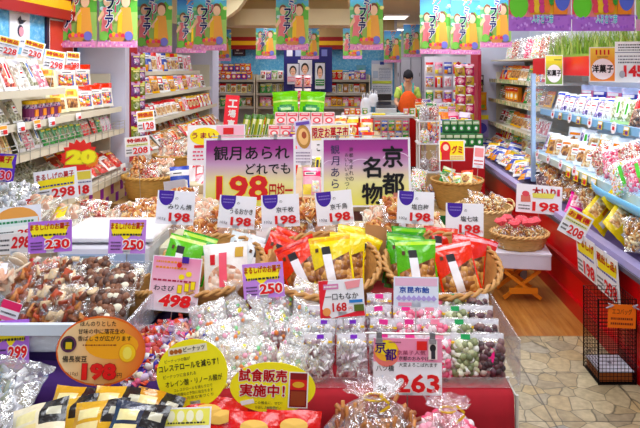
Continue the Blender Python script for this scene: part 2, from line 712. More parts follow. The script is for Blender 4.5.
def row(items, n, p0, p1, yaw, lean, where, group, jit=.01, sc=(1, 1, 1), name='snack_packet', cat='snack packet', jrot=4, start=0):
    """n packets on a line of the shelf from p0 to p1; items: list of (design args, words) used in runs"""
    p0, p1 = Vector(p0), Vector(p1)
    p0.z += .008
    p1.z += .008
    pitch = (p1 - p0).length / n
    run = max(1, round(n / len(items))) if len(items) < n else 1
    cnt = {}
    for i in range(n):
        a, words_ = items[min(i // run, len(items) - 1)] if len(items) <= n else items[i]
        me = a if isinstance(a, bpy.types.Mesh) else design(*a)
        k = (i + .5) / n
        p = p0.lerp(p1, k) + Vector((RN.uniform(-jit, jit), RN.uniform(-jit, jit), 0))
        cnt[words_] = cnt.get(words_, -1) + 1
        lab = f'{words_}, {ordw(start + i)} {where}'
        s = RN.uniform(.93, 1.03)
        wd = me.vertices and max(v.co.x for v in me.vertices) * 2 or .1
        sx = min(sc[0] * s, pitch * 1.02 / wd) if abs(yaw) > 40 else sc[0] * s
        put(me, lab, p, (RAD(lean + RN.uniform(-3, 3)), RAD(RN.uniform(-jrot, jrot) * .6), RAD(yaw + RN.uniform(-4, 4))), group, name, cat, (sx, sc[1], sc[2] * s))


# ------------------------------------------------------------------ clear bags with real contents
FOOD = lambda *h: [M(x, 'food') for x in h]
KIND = {
    'balls': (FOOD('#6a4434', '#7e543e', '#4e3024', '#f4e6d4', '#8a6048'), 'ball', .0125),
    'chips': (FOOD('#a85a24', '#bc5426', '#7e4a26', '#5c3216', '#c08448', '#e2c8a4', '#94401c'), 'chip', .024),
    'past': (FOOD('#ffffff', '#fff4f6', '#f8e460', '#8fd89a', '#ff9a5a', '#ffffff', '#f4f0fa', '#ffffff', '#f8b0c8', '#ffffff'), 'ball', .0085),
    'candy': (FOOD('#e0603a', '#5040b0', '#f0a050', '#ffffff', '#d86a90', '#f0ece8', '#f4e4d0', '#d8c8e8', '#b04030'), 'candy', .014),
    'sticks': (FOOD('#b0743a', '#9a5c2a', '#c88c4c', '#8a4c20'), 'stick', .02),
    'pink': (FOOD('#f07a98', '#f8a8bc', '#fce0e4', '#e84878'), 'ball', .0115),
    'mochi': (FOOD('#f4f0f4', '#e6dfe8', '#ffffff', '#b8a0a8', '#cdbfc8', '#8a7078'), 'chip', .016),
    'green': (FOOD('#c6c8a4', '#e6e6d2', '#8a906a', '#f2f0e4', '#6a7050'), 'ball', .0125),
    'dark': (FOOD('#5a3a40', '#7a5a58', '#382228', '#c0b0a8', '#64404c'), 'ball', .0125),
    'crack': (FOOD('#d99a58', '#e8b878', '#c27c3c', '#efd0a0', '#b86a34'), 'disc', .026),
    'pale': (FOOD('#f0d8c4', '#f8e8d8', '#e6b8a0', '#f4c8b0'), 'disc', .028),
    'dried': (FOOD('#a5a68a', '#c8c8b0', '#86886a', '#d8d6c4'), 'stick', .02),
    'silver': (FOOD('#d8d8de', '#b0b0b8', '#e8e8ee', '#8c9080'), 'chip', .024),
    'redm': (FOOD('#d84030', '#f0a090', '#f8e0d0', '#b02820', '#f0c8a0'), 'chip', .016),
    'twist': (FOOD('#c89458', '#e0b880', '#a87038', '#f0dcb8'), 'curl', .016),
}


def piece(mb, kind, p, s, mats):
    mt = RN.choice(mats)
    r = (RN.uniform(0, 6), RN.uniform(0, 6), RN.uniform(0, 6))
    if kind == 'ball':
        mb.ball(p, s * RN.uniform(.8, 1.15), mt, 1, rot=r, jit=.06)
    elif kind == 'chip':
        mb.box(p, (s * 1.5, s * 1.0, s * .28), mt, r)
    elif kind == 'stick':
        mb.box(p, (s * 2.6, s * .42, s * .42), mt, r)
    elif kind == 'disc':
        mb.ball(p, s, mt, 1, (1, 1, .22), r, .05)
    elif kind == 'candy':
        mb.ball(p, s, mt, 1, (1.1, .7, .7), r)
        R = Euler(r).to_matrix()
        for e in (-1, 1):
            q = Vector(p) + R @ Vector((e * s * 1.35, 0, 0))
            mb.box(q, (s * .6, s * 1.0, s * .12), mt, r)
    elif kind == 'curl':
        R = Euler(r).to_matrix()
        mb.tube([Vector(p) + R @ Vector((s * math.cos(a), s * math.sin(a), s * .3 * math.sin(2 * a))) for a in (0, .9, 1.8, 2.7)], s * .42, mt, 5)


def crinkle(me, amt, sc=30, sd=0):
    for v in me.vertices:
        n = noise.noise_vector(v.co * sc + Vector((sd * 7.1, sd * 3.3, 0)))
        v.co += n * amt
    me.update()


_bag = {}


def bag_meshes(kind, form, sd=0, w=.15, h=.2, t=.06, n=None, haze=.1, gl=.3, tint='#ffffff', lum=1, kw_top=1.0):
    key = (kind, form, sd, w, h, t, n, haze, gl, tint, kw_top, lum)
    if key in _bag:
        return _bag[key]
    mats, pk, s = KIND[kind]
    s = s * lum
    mc, mf = MB(), MB()
    fm = film(tint, haze, gl)
    if form == 'pillow':     # lies on its back: x across, z up the bag, front -y
        n = n or int(w * h / (s * s) * 1.05)
        for _ in range(n):
            u, v = RN.uniform(.1, .9), RN.uniform(.06, .82)
            q = surf(w, h, t, u, v, sd)
            f = RN.uniform(.25, .92) if RN.random() < .5 else .9
            piece(mc, pk, (q.x, q.y * f * .92, q.z), s, mats)
        A, B = 13, 15
        for side in (True, False):
            o = len(mf.v)
            for j in range(B):
                for i in range(A):
                    q = surf(w, h, t, i / (A - 1), j / (B - 1), sd, side, .02)
                    if not side:
                        q.y = max(q.y, .004)
                    mf.v.append(q)
            for j in range(B - 1):
                for i in range(A - 1):
                    a = o + j * A + i
                    tri = [(a, a + 1, a + A + 1), (a, a + A + 1, a + A)] if (i + j) % 2 else [(a, a + 1, a + A), (a + 1, a + A + 1, a + A)]
                    for q in tri:
                        mf.f.append(q if side else q[::-1])
                        mf.m.append(mf.mi(fm))
    else:                    # tied: stands, gathered neck and frilled top
        rad = w / 2
        n = n or int(5.2 * rad * h * .62 / (s * s) * .8)
        for _ in range(n):
            a, z = RN.uniform(0, 6.283), RN.uniform(.04, .6)
            rr = rad * (1 - (abs(z - .28) / .42) ** 2.4 * .55) * (RN.uniform(.3, .9) if RN.random() < .35 else .88)
            piece(mc, pk, (rr * math.cos(a), rr * math.sin(a) * t / w, z * h), s, mats)
        ztop = kw_top
        prof = [(.5, 0), (.86, .04), (1, .16), (1.04, .3), (.98, .44), (.78, .56), (.48, .66), (.2, .735), (.16, .76), (.3, .76 + .25 * (ztop - .76)), (.5, .76 + .58 * (ztop - .76)), (.62, ztop)]
        fn = lambda r, z, q, j, k: (r * (1 + .07 * math.sin(q * 5 + sd + j) + (.16 * math.sin(q * 9 + sd * 2) if j > 6 else 0)), z + (.03 * h * math.sin(q * 7 + sd) if j == 11 else 0))
        mf.lathe([(a * rad, b * h) for a, b in prof], fm, 22, fn, sy=t / w)
    me_f = mf.mesh('film', False)
    crinkle(me_f, .007 if form == 'pillow' else .006, 34, sd)
    _bag[key] = (mc.mesh('filling', True), me_f)
    return _bag[key]


def bag(kind, form, label, loc, rot, group=None, name='snack_bag', cat='bag of snacks', tie=None, lab=None, **kw):
    mc, mf = bag_meshes(kind, form, **kw)
    r = thing(name, label, cat, loc, rot, group)
    c = O('filling', mc, r)
    c['kind'] = 'stuff'
    O('film', mf, r)
    w, h, t = kw.get('w', .15), kw.get('h', .2), kw.get('t', .06)
    if tie:
        m = MB()
        z = h * .745
        m.tube([(w * .11 * math.cos(a), w * .11 * math.sin(a) * t / w, z) for a in [i * .7 for i in range(9)]], .003, M(tie, 'plastic'), 5, True)
        m.box((w * .1, -t * .2, z + .012), (.03, .002, .006), M(tie, 'plastic'), (0, .7, 0))
        m.box((w * .1, -t * .2, z - .012), (.03, .002, .006), M(tie, 'plastic'), (0, -.6, 0))
        m.obj('tie', r)
    if lab:
        m = MB()
        u0, v0, u1, v1, hexc, ink = lab
        pa = []
        for j in range(4):
            for i in range(4):
                q = surf(w, h, t, u0 + (u1 - u0) * i / 3, v0 + (v1 - v0) * j / 3, 0, True, 0)
                q.y -= .008
                pa.append(q)
        m.add(pa, [(j * 4 + i, j * 4 + i + 1, j * 4 + i + 5, j * 4 + i + 4) for j in range(3) for i in range(3)], M(hexc))
        if ink:
            m2 = [q.lerp(pa[5], .35) + Vector((0, -.0015, 0)) for q in (pa[0], pa[3], pa[7], pa[4])]
            m.add(m2, [(0, 1, 2, 3)], M(ink))
        m.obj('label', r)
    return r


# ------------------------------------------------------------------ wicker baskets
def wicker(hexc='#c08a4a'):
    key = 'wicker_' + hexc.lstrip('#')
    if key in _mats:
        return _mats[key]
    m, nt, b = newmat(key)
    n = N(nt, 'ShaderNodeTexNoise', Scale=25.0, Detail=4.0)
    nt.links.new(coords(nt, (1, 1, 4)), n.inputs['Vector'])
    c = lin(hexc)
    mx = N(nt, 'ShaderNodeMix', data_type='RGBA')
    mx.inputs[6].default_value = (*[x * .6 for x in c[:3]], 1)
    mx.inputs[7].default_value = (*[min(1, x * 1.4) for x in c[:3]], 1)
    nt.links.new(n.outputs['Fac'], mx.inputs[0])
    nt.links.new(mx.outputs[2], b.inputs['Base Color'])
    b.inputs['Roughness'].default_value = .5
    return m


def basket(label, loc, r0=.17, r1=.235, h=.16, tilt=0, yaw=0, group=None, hexc='#c08a4a', ry=1.0, handle=True, wt=.009):
    root = thing('wicker_basket', label, 'basket', loc, (RAD(tilt), 0, RAD(yaw)), group)
    W = wicker(hexc)
    nst = max(14, int(r1 * 110)) // 2 * 2
    rows = max(9, int(h / .014))
    nn = nst * 4
    prof = [(r0 + (r1 - r0) * (j / rows) ** .8, h * j / rows) for j in range(rows * 2 + 1) for _ in (0,) if j <= rows]
    fn = lambda r, z, q, j, k: (r + wt * math.cos(q * nst / 2 + (j % 2) * math.pi), z)
    m = MB()
    m.lathe(prof, W, nn, fn, True, sy=ry)
    m.lathe([(a - .012, b + .004) for a, b in prof][::-1], W, nn, None, False, True, sy=ry)
    m.obj('woven_body', root, smooth=True)
    m = MB()
    for ph in (0, math.pi):
        K = 72
        m.tube([((r1 + .008 * math.cos(q * 16 + ph)) * math.cos(q), (r1 + .008 * math.cos(q * 16 + ph)) * math.sin(q) * ry, h + .003 + .009 * math.sin(q * 16 + ph)) for q in [2 * math.pi * k / K for k in range(K)]], .0085, W, 5, True)
    m.obj('rim', root, smooth=True)
    if handle:
        for sgn in (-1, 1):
            m = MB()
            for o in (-.006, .006):
                m.tube([(sgn * (r1 + .012 + .03 * math.sin(a)), .075 * math.cos(a) * 1.0 + o, h + .035 * math.sin(a) + o) for a in [math.pi * k / 10 for k in range(11)]], .007, W, 5)
            m.obj('handle', root, smooth=True)
    return root


# ------------------------------------------------------------------ pouches in the front baskets
_pch = {}


def pouch(label, loc, rot, base, win='nuts', group=None, w=.155, h=.235, t=.05, c2=None, labc='#f6f4fa', sd=0, style='a'):
    key = (base, win, w, h, t, sd, style, c2)
    if key not in _pch:
        B = M(base, FK)
        zs = [(0, .9, 1, .965, M(c2, FK))] if c2 else []
        body = packet_mesh('body', w, h, t, B, zs, sd, 10, 12)

        def patch(u0, v0, u1, v1, off, mat, sh=0, nu=8, nv=8, name='window', top=None):
            m = MB()
            for j in range(nv + 1):
                for i in range(nu + 1):
                    v = v0 + (v1 - v0) * j / nv
                    u = u0 + (u1 - u0) * i / nu + sh * (v - v0)
                    q = surf(w, h, t, min(max(u, .01), .99), v, sd)
                    q.y -= off
                    m.v.append(q)
            for j in range(nv):
                for i in range(nu):
                    a = j * (nu + 1) + i
                    m.f.append((a, a + 1, a + nu + 2, a + nu + 1))
                    m.m.append(m.mi(top if top and j >= nv - 2 else mat))
            return m.mesh(name, True)
        parts = []
        if style == 'a':
            # slanted clear window over the lower part, white name strip with a black head
            m = MB()
            NU, NV = 10, 9
            for j in range(NV + 1):
                for i in range(NU + 1):
                    u = .05 + .9 * i / NU
                    top = .40 + .26 * (i / NU)
                    v = .07 + (top - .07) * j / NV
                    q = surf(w, h, t, u, v, sd)
                    q.y -= .002
                    m.v.append(q)
            for j in range(NV):
                for i in range(NU):
                    a = j * (NU + 1) + i
                    m.f.append((a, a + 1, a + NU + 2, a + NU + 1))
                    m.m.append(m.mi(WIN[win]))
            parts.append(m.mesh('window', True))
            parts.append(patch(.37, .1, .58, .8, .0042, M(labc), -.12, 3, 10, 'name_strip', M('#201c22')))
            parts.append(patch(.13, .72, .21, .79, .003, M('#5a3a20'), 0, 2, 2, 'emblem'))
        else:
            m = MB()
            m.add([], [], WIN[win])
            pts = [surf(w, h, t, .5, .34, sd)]
            for k in range(20):
                a = 2 * math.pi * k / 20
                pts.append(surf(w, h, t, .5 + .4 * math.cos(a), .34 + .27 * math.sin(a), sd))
            for q in pts:
                q.y -= .003
            m.add(pts, [(0, k + 1, (k + 1) % 20 + 1) for k in range(20)], WIN[win])
            parts.append(m.mesh('window', True))
            parts.append(patch(.38, .22, .56, .82, .006, M('#f06a80'), 0, 3, 8, 'name_strip'))
            parts.append(patch(.74, .72, .92, .9, .003, M('#c8a020'), 0, 2, 2, 'emblem'))
            parts.append(patch(.16, .62, .28, .8, .003, M('#d82838'), 0, 2, 2, 'seal'))
        _pch[key] = (body, parts)
    body, parts = _pch[key]
    r = thing('snack_pouch', label, 'snack pouch', loc, rot, group)
    O('body', body, r)
    for p in parts:
        O(p.name.split('.')[0], p, r)
    return r

# ================================================================== the setting
def floor_mats():
    m, nt, b = newmat('crazy_paving_vinyl')
    v = coords(nt)
    nz = N(nt, 'ShaderNodeTexNoise', Scale=7.0, Detail=2.0)
    nt.links.new(v, nz.inputs['Vector'])
    ad = N(nt, 'ShaderNodeMixRGB', blend_type='LINEAR_LIGHT')
    ad.inputs[0].default_value = .022
    nt.links.new(v, ad.inputs[1])
    nt.links.new(nz.outputs['Color'], ad.inputs[2])
    ed = N(nt, 'ShaderNodeTexVoronoi', feature='DISTANCE_TO_EDGE', Scale=8.2)
    ce = N(nt, 'ShaderNodeTexVoronoi', feature='F1', Scale=8.2)
    for q in (ed, ce):
        nt.links.new(ad.outputs[0], q.inputs['Vector'])
    sp = N(nt, 'ShaderNodeSeparateColor')
    nt.links.new(ce.outputs['Color'], sp.inputs[0])
    cr = ramp(nt, [(0, '#a89a78'), (.3, '#bcae8c'), (.5, '#968a70'), (.75, '#b49e70'), (1, '#98968c')])
    nt.links.new(sp.outputs[0], cr.inputs[0])
    fine = N(nt, 'ShaderNodeTexNoise', Scale=28.0, Detail=5.0)
    nt.links.new(v, fine.inputs['Vector'])
    mx = N(nt, 'ShaderNodeMixRGB', blend_type='OVERLAY')
    mx.inputs[0].default_value = .55
    nt.links.new(cr.outputs[0], mx.inputs[1])
    nt.links.new(fine.outputs['Fac'], mx.inputs[2])
    gr = ramp(nt, [(0, '#000000'), (.03, '#ffffff')])
    nt.links.new(ed.outputs['Distance'], gr.inputs[0])
    # square tile joints every 0.45 m
    bk = N(nt, 'ShaderNodeTexBrick', offset=0.0, squash=1.0)
    for k, val in (('Scale', 1.0), ('Brick Width', .45), ('Row Height', .45), ('Mortar Size', .004), ('Mortar Smooth', .0)):
        bk.inputs[k].default_value = val
    bk.inputs['Color1'].default_value = bk.inputs['Color2'].default_value = (1, 1, 1, 1)
    bk.inputs['Mortar'].default_value = (.25, .25, .25, 1)
    mp = N(nt, 'ShaderNodeMapping')
    mp.inputs['Location'].default_value = (-.06, -.13, 0)
    nt.links.new(v, mp.inputs['Vector'])
    nt.links.new(mp.outputs[0], bk.inputs['Vector'])
    g2 = N(nt, 'ShaderNodeMixRGB', blend_type='MIX')
    g2.inputs[1].default_value = lin('#57533f')
    nt.links.new(gr.outputs[0], g2.inputs[0])
    nt.links.new(mx.outputs[0], g2.inputs[2])
    g3 = N(nt, 'ShaderNodeMixRGB', blend_type='MULTIPLY')
    g3.inputs[0].default_value = .8
    nt.links.new(g2.outputs[0], g3.inputs[1])
    nt.links.new(bk.outputs['Color'], g3.inputs[2])
    nt.links.new(g3.outputs[0], b.inputs['Base Color'])
    b.inputs['Roughness'].default_value = .4
    bump(nt, b, gr.outputs[0], .3, .002)
    w, nt, b = newmat('wood_plank_vinyl')
    v = coords(nt, (1, 1, 1), (0, 0, math.pi / 2))
    bk = N(nt, 'ShaderNodeTexBrick', offset=.5)
    for k, val in (('Scale', 1.0), ('Brick Width', .9), ('Row Height', .11), ('Mortar Size', .0022), ('Bias', 0.0)):
        bk.inputs[k].default_value = val
    bk.inputs['Color1'].default_value = lin('#b0722e')
    bk.inputs['Color2'].default_value = lin('#8e5422')
    bk.inputs['Mortar'].default_value = lin('#7a4518')
    nt.links.new(v, bk.inputs['Vector'])
    v2 = coords(nt, (26, 2.2, 1))
    n = N(nt, 'ShaderNodeTexNoise', Scale=1.0, Detail=6.0, Roughness=.65)
    nt.links.new(v2, n.inputs['Vector'])
    r = ramp(nt, [(.3, '#74400f'), (.5, '#ac7030'), (.72, '#cc9a52')])
    nt.links.new(n.outputs['Fac'], r.inputs[0])
    mx = N(nt, 'ShaderNodeMixRGB', blend_type='MIX')
    mx.inputs[0].default_value = .55
    nt.links.new(bk.outputs['Color'], mx.inputs[1])
    nt.links.new(r.outputs[0], mx.inputs[2])
    nt.links.new(mx.outputs[0], b.inputs['Base Color'])
    b.inputs['Roughness'].default_value = .32
    return m, w


TILE, WOOD = floor_mats()
fl = MB()
fl.bx((-4.4, -2, -.1), (3.2, 3.73, 0), TILE)
fl.bx((-4.4, 3.73, -.1), (3.2, 17.2, 0), WOOD)
struct('floor', fl)


def speckled_blue():
    m, nt, b = newmat('blue_speckled_wallpaper')
    v = coords(nt)
    a = N(nt, 'ShaderNodeTexNoise', Scale=26.0, Detail=6.0, Roughness=.75)
    nt.links.new(v, a.inputs['Vector'])
    r = ramp(nt, [(.3, '#3aa0e0'), (.5, '#66bdf0'), (.6, '#8fd2f6'), (.74, '#eaf6fc')])
    nt.links.new(a.outputs['Fac'], r.inputs[0])
    nt.links.new(r.outputs[0], b.inputs['Base Color'])
    b.inputs['Roughness'].default_value = .6
    return m


BLUE = speckled_blue()
TAN, LAV = M('#d2b988', 'paint'), M('#d4d4e6', 'paint')
RPAINT, YPAINT, DRED = M('#d81a22', 'paint'), M('#f6c21c', 'paint'), M('#a01820', 'paint')
m = MB()
m.bx((-4.4, -1.9, 2.7), (3.2, 17.2, 2.8), TAN)
struct('ceiling', m)
m = MB()
m.bx((-2.5, 1.2, 0), (-2.4, 5.4, 2.7), BLUE)
m.bx((-4.4, 5.5, 0), (-2.75, 13.1, 2.7), M('#dcd8e4', 'paint'))
struct('wall_left', m)
m = MB()
m.bx((-2.75, 5.4, 0), (-1.985, 5.5, 2.7), LAV)
struct('wall_left_pillar', m)
m = MB()
m.bx((-2.75, 9.3, 0), (-2.08, 9.75, 2.7), LAV)
struct('wall_left_pillar_back', m)
m = MB()
m.bx((2.4, 1.2, 0), (2.5, 17.1, 2.7), M('#cfd4e0', 'paint'))
struct('wall_right', m)
m = MB()
m.bx((1.66, 8.0, 0), (2.4, 8.5, 2.7), LAV)
struct('wall_right_pillar', m)
m = MB()
m.bx((-4.4, 13.1, 0), (1.0, 13.2, 2.05), BLUE)
m.bx((-4.4, 13.1, 2.05), (1.0, 13.2, 2.7), TAN)
struct('wall_back', m)
m = MB()
m.bx((1.0, 13.1, 0), (1.06, 17.0, 2.7), M('#c8c8d0', 'paint'))
m.bx((1.0, 17.0, 0), (3.2, 17.1, 2.7), M('#c2c4cc', 'paint'))
struct('wall_back_recess', m)
for nm, lo, hi, ax in (('trim_1', (-2.34, 1.6, 2.046), (-2.30, 5.39, 2.046), 0), ('trim_2', (-4.3, 12.9, 2.05), (.12, 13.09, 2.05), 1)):
    m = MB()
    st = .078 if ax == 0 else .088
    for i, mt in enumerate((DRED, YPAINT, DRED)):
        a, b_ = list(lo), list(hi)
        a[2], b_[2] = lo[2] + i * st, lo[2] + (i + 1) * st
        m.bx(a, b_, mt)
    if ax == 0:
        m.bx((-2.4, 1.6, 2.046 + st * 3), (-2.3, 5.39, 2.046 + st * 3 + .02), TAN)
    struct(nm, m)
m = MB()     # soffit box with a rounded end
SOF = M('#ead9b4', 'paint')
pts = [(.05, 8.9), (.05, 9.6), (-1.5, 9.6)] + [(-1.5 - .35 * math.sin(a), 9.25 + .35 * math.cos(a)) for a in [math.pi * k / 12 for k in range(13)]] + [(-1.5, 8.9)]
n_ = len(pts)
m.add([(p[0], p[1], z) for z in (2.28, 2.52) for p in pts], [tuple(range(n_))[::-1], tuple(range(n_, 2 * n_))] + [(i, (i + 1) % n_, n_ + (i + 1) % n_, n_ + i) for i in range(n_)], SOF)
m.bx((-1.7, 9.0, 2.52), (0, 9.5, 2.7), TAN)
struct('trim_3', m)
m = MB()     # curved bulkhead on the ceiling
pts = [(-2.1 + .75 * math.cos(a), 2.72 - .5 * math.sin(a)) for a in [math.pi * k / 16 for k in range(17)]]
m.add([(p[0], y, p[1]) for y in (8.1, 8.3) for p in pts], [tuple(range(17)), tuple(range(17, 34))[::-1]] + [(i, 17 + i, 18 + i, i + 1) for i in range(16)], SOF)
struct('trim_4', m)
m = MB()
m.bx((1.62, 7.55, 0), (1.66, 8.0, 1.86), M('#b02848', 'paint'))
struct('trim_5', m)

# ceiling lamps; the pair behind the camera is added to brighten the front signs
k = 0
for X, Y, where in ((-1.3, -.9, 'added behind the camera on the left as fill'), (1.0, -.9, 'added behind the camera on the right as fill'), (-1.3, 1.6, 'over the front left goods'), (1.0, 1.6, 'over the front right goods'), (-1.2, 4.4, 'over the left gondola aisle'), (1.0, 4.4, 'over the right aisle'), (-1.2, 7.2, 'between the middle banners'), (1.0, 7.2, 'above the wire rack'),
                    (.95, 12.2, 'bright at the back just past the till'), (-1.2, 12.0, 'above the back wall shelves'), (1.25, 16.2, 'deep in the back recess')):
    t = thing('ceiling_light', f'square white fluorescent ceiling light {where}', 'ceiling light', (X, Y, 2.66), group='ceiling lights')
    m = MB()
    for s in (-1, 1):
        m.box((s * .24, 0, .02), (.02, .9, .04), WHITE)
        m.box((0, s * .44, .02), (.46, .02, .04), WHITE)
    m.obj('frame', t)
    m = MB()
    m.box((0, 0, .012), (.46, .86, .012), emit('#fff6ec', 2.2))
    m.obj('diffuser', t)


# ================================================================== shelving
SHELF = M('#d8d2c0', 'paint')
RAILG = contents(['#9aa878', '#d8cfa8', '#c8b070', '#7d9a5a', '#e2dcc0', '#b8a878'], 22, .1)


def gondola(name, label, xe, xb, y0, y1, levels, base=None, rail=SHELF, wire=(), ends=True, basemat=None):
    """shelf unit along Y. xe: aisle edge, xb: back; levels: (z, edge x, y0, y1)"""
    sg = 1 if xe > xb else -1
    r = thing(name, label, 'shelf unit', ((xe + xb) / 2, (y0 + y1) / 2, 0))
    ox, oy = (xe + xb) / 2, (y0 + y1) / 2

    def part(nm, boxes, par=r):
        m = MB()
        for lo, hi, mt in boxes:
            lo2 = [min(a, b) for a, b in zip(lo, hi)]
            hi2 = [max(a, b) for a, b in zip(lo, hi)]
            m.bx((lo2[0] - ox, lo2[1] - oy, lo2[2]), (hi2[0] - ox, hi2[1] - oy, hi2[2]), mt)
        return m.obj(nm, par)
    zt = max(l[0] for l in levels) + .25
    part('back_panel', [((xb, y0, 0), (xb + sg * .015, y1, zt), SHELF)])
    if ends:
        part('end_panel', [((xb + sg * .016, y1 - .02, 0), (xe - sg * .1, y1, zt - .15), SHELF)])
    if base:
        part('base', [((xb + sg * .016, y0, 0), (base[0], y1 - .021, base[1]), basemat or SHELF)])
    for i, (z, ex, a, b) in enumerate(levels):
        s = part('shelf_board', [((xb + sg * .016, a, z - .025), (ex - sg * .006, b - .021, z), SHELF)])
        part('price_rail', [((ex - sg * .005, a, z - .032), (ex + sg * .006, b - .021, z + .012), rail)], s)
        if i in wire:
            m = MB()
            for h in (.03, .055, .08):
                m.tube([(ex + sg * .012 - ox, a - oy, z + h), (ex + sg * .012 - ox, b - .02 - oy, z + h)], .0028, WIRE, 5)
            kk = int((b - a) / .12)
            for q in range(kk + 1):
                yy = a + (b - .02 - a) * q / kk
                m.tube([(ex + sg * .012 - ox, yy - oy, z - .03), (ex + sg * .012 - ox, yy - oy, z + .08)], .0026, WIRE, 5)
            m.obj('wire_guard', s)
    return r


gondola('gondola_shelf', 'long cream gondola shelf with wire guards along the blue wall', -2.0, -2.39, 2.9, 5.36,
        [(1.50, -2.0, 2.9, 4.3), (1.30, -2.0, 2.9, 5.36), (1.11, -1.98, 2.9, 5.36), (.77, -1.86, 2.9, 5.36)], (-1.87, .74), wire=(2, 3), basemat=M('#d6bd92', 'paint'))
# purple chequer on the base of the left gondola
root = [o for o in bpy.data.objects if o.name == 'gondola_shelf'][0]
bs = [c for c in root.children if c.name.startswith('base')][0]
m = MB()
m.box((-1.8695 - root.location.x, 4.6 - root.location.y, .565), (.002, 1.46, .35), M('#d6bd92', 'paint'))
for i in range(14):
    for j in range(4):
        if (i + j) % 2 == 0:
            y = 5.3 - i * .1 - .1
            m.box((-1.8675 - root.location.x, y - root.location.y, .695 - j * .085), (.004, .055, .08), M('#8a2a96', 'paint'))
m.obj('chequer_pattern', bs)

g = gondola('end_shelf', 'tall shelf unit with red end panel beyond the white pillar', -2.02, -2.7, 5.52, 9.28,
        [(1.60, -2.2, 5.75, 9.0), (1.36, -2.08, 5.75, 9.2), (1.10, -2.0, 5.75, 9.25), (.82, -1.85, 5.75, 9.28)], (-1.86, .78))
m = MB()
m.bx((-2.69 + 2.36, 5.52 - 7.4, 0), (-1.99 + 2.36, 5.72 - 7.4, 1.88), M('#c01828', 'paint'))
m.obj('red_side_panel', g)
gondola('wall_side_shelf', 'cream shelf unit with green label rails by the right pillar', 1.85, 2.39, 5.95, 7.98,
        [(1.50, 1.86, 5.95, 7.98), (1.25, 1.85, 5.95, 7.98), (.95, 1.84, 5.95, 7.98), (.72, 1.83, 5.95, 7.98)], rail=RAILG)


def back_unit(label, x0, x1, y0, y1, levels):
    r = thing('back_shelf', label, 'shelf unit', ((x0 + x1) / 2, (y0 + y1) / 2, 0))
    w, d = x1 - x0, y1 - y0
    m = MB()
    m.bx((-w / 2, d / 2 - .015, 0), (w / 2, d / 2, levels[0] + .12), M('#b8b4b0', 'paint'))
    m.obj('back_panel', r)
    for s in (-1, 1):
        m = MB()
        m.bx((s * w / 2 - .012, -d / 2 + .02, 0), (s * w / 2 + .012, d / 2 - .016, levels[0] + .1), SHELF)
        m.obj('side_panel', r)
    for z in levels:
        m = MB()
        m.bx((-w / 2 + .013, -d / 2, z - .035), (w / 2 - .013, d / 2 - .016, z), SHELF)
        s = m.obj('shelf_board', r)
        m = MB()
        m.bx((-w / 2 + .013, -d / 2 - .012, z - .04), (w / 2 - .013, -d / 2 - .001, z + .01), M('#a8a498', 'paint'))
        m.obj('price_rail', s)
    return r


back_unit('grey wall shelf of boxed sweets at the far left back', -2.85, -1.95, 12.6, 13.08, [1.40, 1.12, .84, .5])
back_unit('long grey wall shelf of packets below the striped header', -1.9, .45, 12.6, 13.08, [1.40, 1.12, .84, .5])

# ------------------------------------------------------------------ refrigerated case on the right
fr = thing('refrigerated_display_case', 'red refrigerated display case with lit shelves along the right wall', 'display case', (1.95, 4.3, 0))


def fpart(nm, par, *boxes, smooth=False):
    m = MB()
    for lo, hi, mt in boxes:
        m.bx((lo[0] - 1.95, lo[1] - 4.3, lo[2]), (hi[0] - 1.95, hi[1] - 4.3, hi[2]), mt)
    return m.obj(nm, par)


FRED = M('#dc1019', 'plastic')
LB = M('#bcdcf2', 'plastic')
b0 = fpart('base', fr, ((1.51, 2.3, 0), (2.38, 7.9, .10), M('#b81018', 'plastic')), ((1.53, 2.3, .10), (2.38, 7.9, .30), FRED), ((1.55, 2.3, .30), (2.38, 7.9, .545), FRED))
fpart('bumper_rail', b0, ((1.505, 2.3, .275), (1.53, 7.9, .315), M('#9c0d14', 'plastic')))
fpart('front_rim', fr, ((1.515, 2.3, .545), (1.58, 7.9, .60), M('#b8b0dc', 'plastic')), ((1.50, 2.3, .535), (1.515, 7.9, .56), M('#55505c', 'plastic')))
fpart('ledge', fr, ((1.58, 2.3, .545), (2.38, 7.9, .56), M('#6a5a86', 'plastic')))
fpart('back_wall_panel', fr, ((2.34, 2.3, .56), (2.38, 5.9, 1.72), M('#dfeefa', 'plastic')))
for z, x in ((.86, 1.74), (1.24, 1.88)):
    s = fpart('shelf', fr, ((x, 2.3, z - .02), (2.335, 5.88, z), LB))
    fpart('price_rail', s, ((x - .014, 2.3, z - .035), (x - .001, 5.88, z + .02), M('#8fc4ea' if z > 1 else '#c8d8d0', 'plastic')))
cn = fpart('canopy', fr, ((1.86, 2.3, 1.70), (2.38, 5.9, 1.74), WHITE), ((1.80, 2.3, 1.59), (1.86, 5.9, 1.74), FRED))
m = MB()
m.tube([(1.91 - 1.95, 2.4 - 4.3, 1.615), (1.91 - 1.95, 5.8 - 4.3, 1.615)], .02, emit('#eaf4ff', 4.0), 10)
m.obj('lamp_tube', cn)
fpart('lamp_reflector', cn, ((1.862, 2.4, 1.66), (2.0, 5.8, 1.668), WHITE))
ac = MB()
ac.bx((1.74 - 1.95, 5.885 - 4.3, .60), (2.33 - 1.95, 5.895 - 4.3, 1.58), film('#e8f0ff', .04, .12))
ac.obj('end_glass', fr)
m = MB()
m.bx((1.70 - 1.95, 5.60 - 4.3, .60), (1.735 - 1.95, 5.64 - 4.3, 1.60), M('#a8c0dc', 'plastic'))
m.obj('front_post', fr)

# ------------------------------------------------------------------ tables
CLR = M('#a00c24', 'cloth')
WOODL = M('#9a7448', 'paint')


